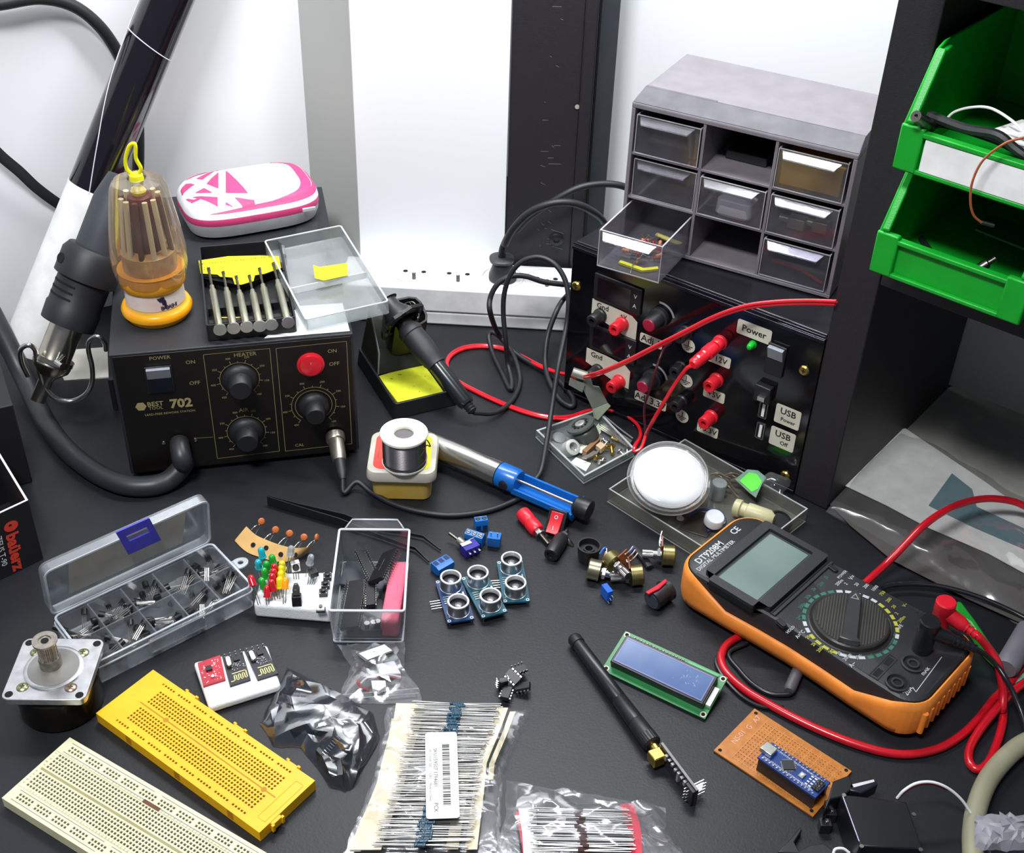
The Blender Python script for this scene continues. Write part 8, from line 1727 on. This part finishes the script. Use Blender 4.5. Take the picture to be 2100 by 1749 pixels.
# zip bag with label and wire
film('zip_bag', [Q('B4', 1310, 140, 0), Q('B4', 1430, 330, 0), Q('B4', 1350, 520, 0), Q('B4', 1335, 640, 0)], [Q('B4', 1890, 120, 0), Q('B4', 1890, 380, 0), Q('B4', 2010, 500, 0), Q('B4', 2040, 650, 0)], BAG, H=7, amp=4, seed=8, base=0.5, facet=(8, 10), label='small clear zip bag with a white label in front of the clear box', cat='bag', cover=None)
P = [Q('B4', *p, 7) for p in ((1490, 210), (1730, 120), (1790, 185), (1560, 270))]; t = thing('label_card', 'dark card with a white printed label inside the small zip bag', 'label', (P[0].x, P[0].y, 5.5))
P0 = [Q('B4', *p, 9) for p in ((1465, 205), (1740, 118), (1800, 190), (1550, 275))]; m = M(); m.prism([(p.x, p.y) for p in P0], 8.4, 9); lc = ob('card', m, mat('dark_card_edge', '4a4e4c', 0.5), t, world=True)
P1 = [Q('B4', *p, 9.2) for p in ((1495, 208), (1715, 130), (1780, 182), (1570, 262))]; m = M(); m.prism([(p.x, p.y) for p in P1], 9, 9.2); ll = ob('label', m, PAPER, t, world=True)
o = P1[0]; xd = (P1[1]-P1[0]).normalized(); yd = Vector((-xd.y, xd.x, 0)); m = M(); m.text('—— –—', 1.8, (P1[0]+P1[2])/2+yd*0.8, xd, yd); m.text('–—–', 1.5, (P1[0]+P1[2])/2-yd*1.5, xd, yd); ob('label_print', m, INKD, ll, world=True)
m = M(); m.tube([Q('B4', *p, 5) for p in ((1580, 530), (1500, 490), (1475, 430), (1500, 460), (1600, 415), (1730, 405), (1860, 430))], 0.8, 8); tag(ob('red_wire', m, mat('dark_red_wire', 'a01828', 0.4)), 'red wire curled inside the small zip bag', 'wire')
m = M(); m.tube([Q('B4', *p, 6) for p in ((1510, 470), (1560, 425), (1650, 395), (1760, 395), (1860, 415))], 0.8, 8); tag(ob('grey_wire', m, mat('light_grey_wire', 'c4c4c8', 0.4)), 'light grey wire beside the red one in the small zip bag', 'wire')
P = [Q('B4', *p, 5) for p in ((1600, 440), (1725, 440), (1730, 490), (1670, 530), (1610, 510))]; m = M(); m.prism([(p.x, p.y) for p in P], 1, 5); tag(ob('white_connector', m, WHT, bev=0.4), 'white wire connector inside the small zip bag', 'connector')
P = [Q('B4', *p, 5) for p in ((1640, 300), (1800, 270), (1860, 380), (1680, 390))]; m = M(); m.prism([(p.x, p.y) for p in P], 1, 5); tag(ob('white_module', m, mat('pale_module', 'd8d8dc', 0.4), bev=0.6), 'pale part under the folds of the small zip bag', 'module')
for y0_ in (535, 575):
    a, b = Q('B4', 1345, y0_+30, 2.6), Q('B4', 2010, y0_-25, 2.6); m = M(); m.tube([a, (a+b)/2, b], 0.4, 6); tag(ob('zip_track', m, CTE), 'zip track of the small clear bag' if y0_ == 535 else 'second zip track of the small clear bag, nearer one', 'zip')

# resistor bag
RL = [Q('B6', 330, 385, 0), Q('B6', 310, 560, 0), Q('B6', 230, 880, 0), Q('B6', 100, 1180, 0), Q('B6', 60, 1290, 0)]; RR_ = [Q('B6', 1185, 405, 0), Q('B6', 1110, 590, 0), Q('B6', 1035, 760, 0), Q('B6', 1020, 1000, 0), Q('B6', 1000, 1290, 0)]
TAPE_ = mat('cream_tape', 'e8dfc4', 0.7, c2='ddd0ac')
def inner(Lp, Rp, u, v, z): p = poly_at(Lp, v).lerp(poly_at(Rp, v), u); return Vector((p.x, p.y, z))
def strip(u0, u1, v0, v1, z, lb, mt=TAPE_, Lp=RL, Rp=RR_, nm='paper_tape', du=0):
    m = M(); n = 14; A = [inner(Lp, Rp, u0+du*(i/n), v0+(v1-v0)*i/n, z) for i in range(n+1)]; B_ = [inner(Lp, Rp, u1+du*(i/n), v0+(v1-v0)*i/n, z+0.2) for i in range(n+1)]
    m.loft([A, B_], False, False, False); m.loft([[p-Vector((0, 0, 0.5)) for p in A], [p-Vector((0, 0, 0.5)) for p in B_]][::-1], False, False, False)
    m.loft([A, [p-Vector((0, 0, 0.5)) for p in A]][::-1], False, False, False); m.loft([B_, [p-Vector((0, 0, 0.5)) for p in B_]], False, False, False)
    return tag(ob(nm, m, mt), lb, 'tape')
strip(0.07, 0.27, 0.02, 0.99, 8.0, 'wide cream paper tape along the left side of the resistor bag', du=-0.02)
strip(0.05, 0.12, 0.12, 0.99, 6.6, 'second cream tape, outer edge of the left side of the resistor bag')
strip(0.78, 0.86, 0.04, 0.99, 8.4, 'cream paper tape along the right side of the resistor bag')
strip(0.66, 0.74, 0.5, 0.99, 8.8, 'shorter cream tape right of the white label in the resistor bag')
strip(0.88, 0.92, 0.06, 0.55, 7.4, 'narrow outer cream tape at the upper right of the resistor bag')
RBB = mat('resistor_teal_body', '2c5468', 0.35, c2='1c3a50', scale=900)
LEADM = mat('dull_leads', '9a9896', 0.4, 0.9)
def res_mesh(body_u, L1, L2, r_=1.15):
    m = M(); m.lathe([(0.6, -3), (r_+.2, -2.7), (r_+.2, -1.8), (r_*.85, -1.5), (r_*.85, 1.5), (r_+.2, 1.8), (r_+.2, 2.7), (0.6, 3)], 8, ax=(1, 0, 0)); m.m = 1
    m.box(-L1, -3, -0.22, 0.22, -0.2, 0.2); m.box(3, L2, -0.22, 0.22, -0.2, 0.2); return m
proto = ob('taped_resistor', res_mesh(0, 26, 26), [RBB, LEADM]); random.seed(77)
cnt = 0
for i in range(170):
    v = 0.035+0.96*i/170; a = inner(RL, RR_, 0.2, v, 9.6); b = inner(RL, RR_, 0.8, min(1, v+random.uniform(-.006, .012)), 9.6)
    o = proto if i == 0 else proto.copy()
    if i: COL.objects.link(o)
    zz = 9.3+random.uniform(0, 2.2); c = (a+b)/2; d = b-a
    o.location = Vector((c.x+random.uniform(-1.5, 3), c.y, zz))*S; o.rotation_euler = (0, random.uniform(-.03, .03), math.atan2(d.y, d.x)+random.uniform(-.03, .03)); o.scale = (d.length/52, 1, 1)
    tag(o, 'blue-bodied resistor on cream tape inside the long clear bag', 'resistor', 'taped resistors in the long bag')
LBq = [Q('B6', *p, 15.5) for p in ((570, 532), (758, 520), (760, 1048), (552, 1048))]
t = thing('bag_label', 'white barcode label on the bag of taped resistors', 'label', ((LBq[0]+LBq[2])/2-Vector((0, 0, 0.6))))
cxy = (LBq[0]+LBq[1]+LBq[2]+LBq[3])/4; xd = (LBq[1]-LBq[0]+LBq[2]-LBq[3]).normalized(); yd = Vector((-xd.y, xd.x, 0)); LW = (LBq[1]-LBq[0]).length; LH = (LBq[0]-LBq[3]).length
LT_ = Matrix(((xd.x, yd.x, 0, cxy.x), (xd.y, yd.y, 0, cxy.y), (0, 0, 1, 15.2), (0, 0, 0, 1)))
m = M(LT_); m.prism(rrect(LW, LH, 2), 0, 0.35); lb_ = ob('sticker', m, PAPER, t, world=True)
m = M(LT_); random.seed(6); y = -LH*0.36
while y < LH*0.36:
    w__ = random.choice((0.25, 0.4, 0.7, 1.0)); m.box(LW*0.02, LW*0.25, y, y+w__, 0.35, 0.42); y += w__+random.choice((0.3, 0.5, 0.8))
ob('barcode', m, INKD, lb_, world=True)
m = M(LT_); m.text('SKU159507 1794681', 2.6, (-LW*0.2, 5, 0.38), (0, -1, 0), (1, 0, 0), off=0.05); m.text('PCK', 2.8, (-LW*0.2, -LH*0.38, 0.38), (0, -1, 0), (1, 0, 0), off=0.05); m.text('1PCS-ONE 200     1:CR1     Made in China', 1.7, (-LW*0.36, 0, 0.38), (0, -1, 0), (1, 0, 0), off=0.05); ob('label_text', m, INKD, lb_, world=True)
film('resistor_bag', RL, RR_, BAG, 46, 64, H=10, amp=3.4, seed=11, base=0.5, label='long clear bag packed with taped blue resistors', cat='bag', sc_=0.05, pw=0.22)
# diode bag
DL = [Q('B6', 1045, 825, 0), Q('B6', 1040, 1050, 0), Q('B6', 960, 1290, 0)]; DR_ = [Q('B6', 2000, 985, 0), Q('B6', 1990, 1120, 0), Q('B6', 2130, 1290, 0)]
def dq(x, y, z): return Q('B6', x, y, z)
m = M(); m.loft([[dq(x, y, 8) for x, y in ((1725, 958), (1740, 1020), (1770, 1110), (1780, 1180), (1790, 1290))], [dq(x, y, 8.3) for x, y in ((1805, 955), (1840, 1060), (1855, 1150), (1855, 1220), (1860, 1290))]], False, False, False)
m.loft([[dq(x, y, 7.5) for x, y in ((1725, 958), (1740, 1020), (1770, 1110), (1780, 1180), (1790, 1290))], [dq(x, y, 7.8) for x, y in ((1805, 955), (1840, 1060), (1855, 1150), (1855, 1220), (1860, 1290))]][::-1], False, False, False)
RTP = mat('red_paper_tape', 'd82844', 0.6); tag(ob('red_tape', m, RTP), 'red paper tape at the right side of the diode bag', 'tape')
m = M(); m.loft([[dq(x, y, 6) for x, y in ((1100, 1000), (1125, 1130), (1150, 1290))], [dq(x, y, 6.2) for x, y in ((1130, 1000), (1160, 1130), (1190, 1290))]], False, False, False); tag(ob('red_tape', m, RTP), 'narrow red tape at the left side of the diode bag', 'tape')
m = M(); m.loft([[dq(x, y, 7.4) for x, y in ((1118, 985), (1140, 1130), (1150, 1290))], [dq(x, y, 7.6) for x, y in ((1222, 982), (1230, 1130), (1240, 1290))]], False, False, False); tag(ob('white_tape', m, PAPER), 'white paper tape at the left side of the diode bag', 'tape')
DBD = mat('diode_body', '5a3430', 0.3, c2='281c1c', scale=500)
def diode_mesh():
    m = M(); m.cyl((-1.9, 0, 0), (1.9, 0, 0), 0.85, n=8); m.m = 1; m.box(-30, -1.9, -0.3, 0.3, -0.25, 0.25); m.box(1.9, 30, -0.3, 0.3, -0.25, 0.25); return m
proto = ob('taped_diode', diode_mesh(), [DBD, LEADM]); random.seed(78)
for i in range(44):
    f = i/43; a = dq(1180+f*30, 985+f*300, 8); b = dq(1770+f*45, 1000+f*290, 8); o = proto if i == 0 else proto.copy()
    if i: COL.objects.link(o)
    c = (a+b)/2; d = b-a; o.location = Vector((c.x+random.uniform(-2, 2), c.y, 7.6+random.uniform(0, 1.8)))*S; o.rotation_euler = (0, random.uniform(-.03, .03), math.atan2(d.y, d.x)+random.uniform(-.03, .03)); o.scale = (d.length/60, 1, 1)
    tag(o, 'dark-bodied diode on taped leads inside the bag with red tape', 'diode', 'taped diodes in the bag with red tape')
film('diode_bag', DL, DR_, BAG, H=10, amp=4.5, seed=19, base=0.5, facet=(14, 10), label='clear bag of taped diodes with red tape at the bottom edge', cat='bag', sc_=0.05, pw=0.3)

# ================================================================== big plastic bag with papers at the right
PB = [Q('C2', *p, 0) for p in ((80, 850), (850, 1385), (1547, 1700))]
GS = mat('grey_paper_sheet', '9c9c94', 0.7)
def sheet(nm, lb, pts, z, mt, th=0.5, cat='paper'):
    P = [Q('C2', *p[:2], p[2] if len(p) > 2 else z) for p in pts]; m = M(); n = len(P)
    m.add(P+[p-Vector((0, 0, th)) for p in P], [tuple(range(n)), tuple(range(n, 2*n))[::-1]]+[(i, n+i, n+(i+1) % n, (i+1) % n) for i in range(n)]); return tag(ob(nm, m, mt), lb, cat)
sheet('cardboard_sheet', 'large grey board curving under the shelf behind the plastic bag', [(560, 270, 1.5), (1050, 40, 1.5), (1547, 200, 1.5), (1900, 400, 1.5), (1900, 1000, 1.5), (1400, 800, 1.5)], 1.5, GS, 1, 'board')
sheet('white_sheet', 'large white paper sheet inside the plastic bag', [(275, 705), (490, 385), (730, 330), (1280, 700), (1560, 900), (1900, 1100), (1900, 1560), (1547, 1325), (1300, 1190), (880, 1010), (600, 860)], 8, mat('white_paper_sheet', 'f6f7f2', 0.7), 0.6)
sheet('teal_print', 'teal printed band across the white paper in the plastic bag', [(890, 860), (1050, 640), (1190, 750), (1220, 870), (1547, 1020), (1900, 1200), (1900, 1340), (1547, 1160), (1200, 1010)], 9.2, mat('teal_band', '6c8c94', 0.5, c2='587c88', scale=30), 0.3, 'printed band')
sheet('dark_card', 'dark grey sheet along the near side of the plastic bag', [(160, 800, 4), (270, 715, 5), (600, 870, 6), (880, 1010, 6), (1130, 1075, 6), (1220, 1070, 6), (1290, 1110, 6), (1310, 1190, 6), (1547, 1330, 6), (1900, 1500, 6), (1900, 1900, 5), (1547, 1680, 4), (1150, 1500, 4), (640, 1240, 3), (350, 1000, 3)], 5, mat('dark_grey_sheet', '4a4644', 0.6), 0.6)
film('plastic_bag', [Q('C2', 80, 850, 0), Q('C2', 215, 700, 0), Q('C2', 300, 520, 0), Q('C2', 460, 310, 0), Q('C2', 560, 260, 0)][::-1], [Q('C2', 1800, 1860, 0), Q('C2', 1850, 1500, 0), Q('C2', 1900, 1050, 0)][::-1], clear('big_bag_film', 'ffffff', 0.03, 'f4f4f6', 0.14, 0.3, bump=0.1, bscale=30, edge=0.1), 30, 22, push=lambda p: (lambda q: p+SU*(35-q) if q < 35 and SV.dot(p-SO) > -2 else p)(SU.dot(p-SO)), H=14, amp=5, seed=27, base=0.6, label='large clear plastic bag over white papers under the shelf', cat='bag', sc_=0.03, pw=0.3)
# specks of dust and clippings on the worktop
random.seed(90)
for i, (x, y) in enumerate(((1083, 1107), (786, 1322), (1128, 1540), (1352, 1494), (1326, 1578), (842, 1352), (1040, 830), (1298, 873), (96, 1205), (240, 1340), (1600, 1468), (1543, 1690))):
    p = at(x, y, 0.2); s_ = random.uniform(0.5, 1.1); m = M(); m.add([(p.x, p.y, 0.15), (p.x+s_, p.y+s_*.4, 0.15), (p.x+s_*.4, p.y+s_, 0.15), (p.x+s_*.4, p.y+s_*.4, 0.8)], [(0,2,1), (0,1,3), (1,2,3), (2,0,3)])
    tag(ob('crumb', m, mat('pale_crumb', 'a8a8a4', 0.8)), 'tiny pale crumb on the dark worktop', 'crumb', 'crumbs on the worktop')
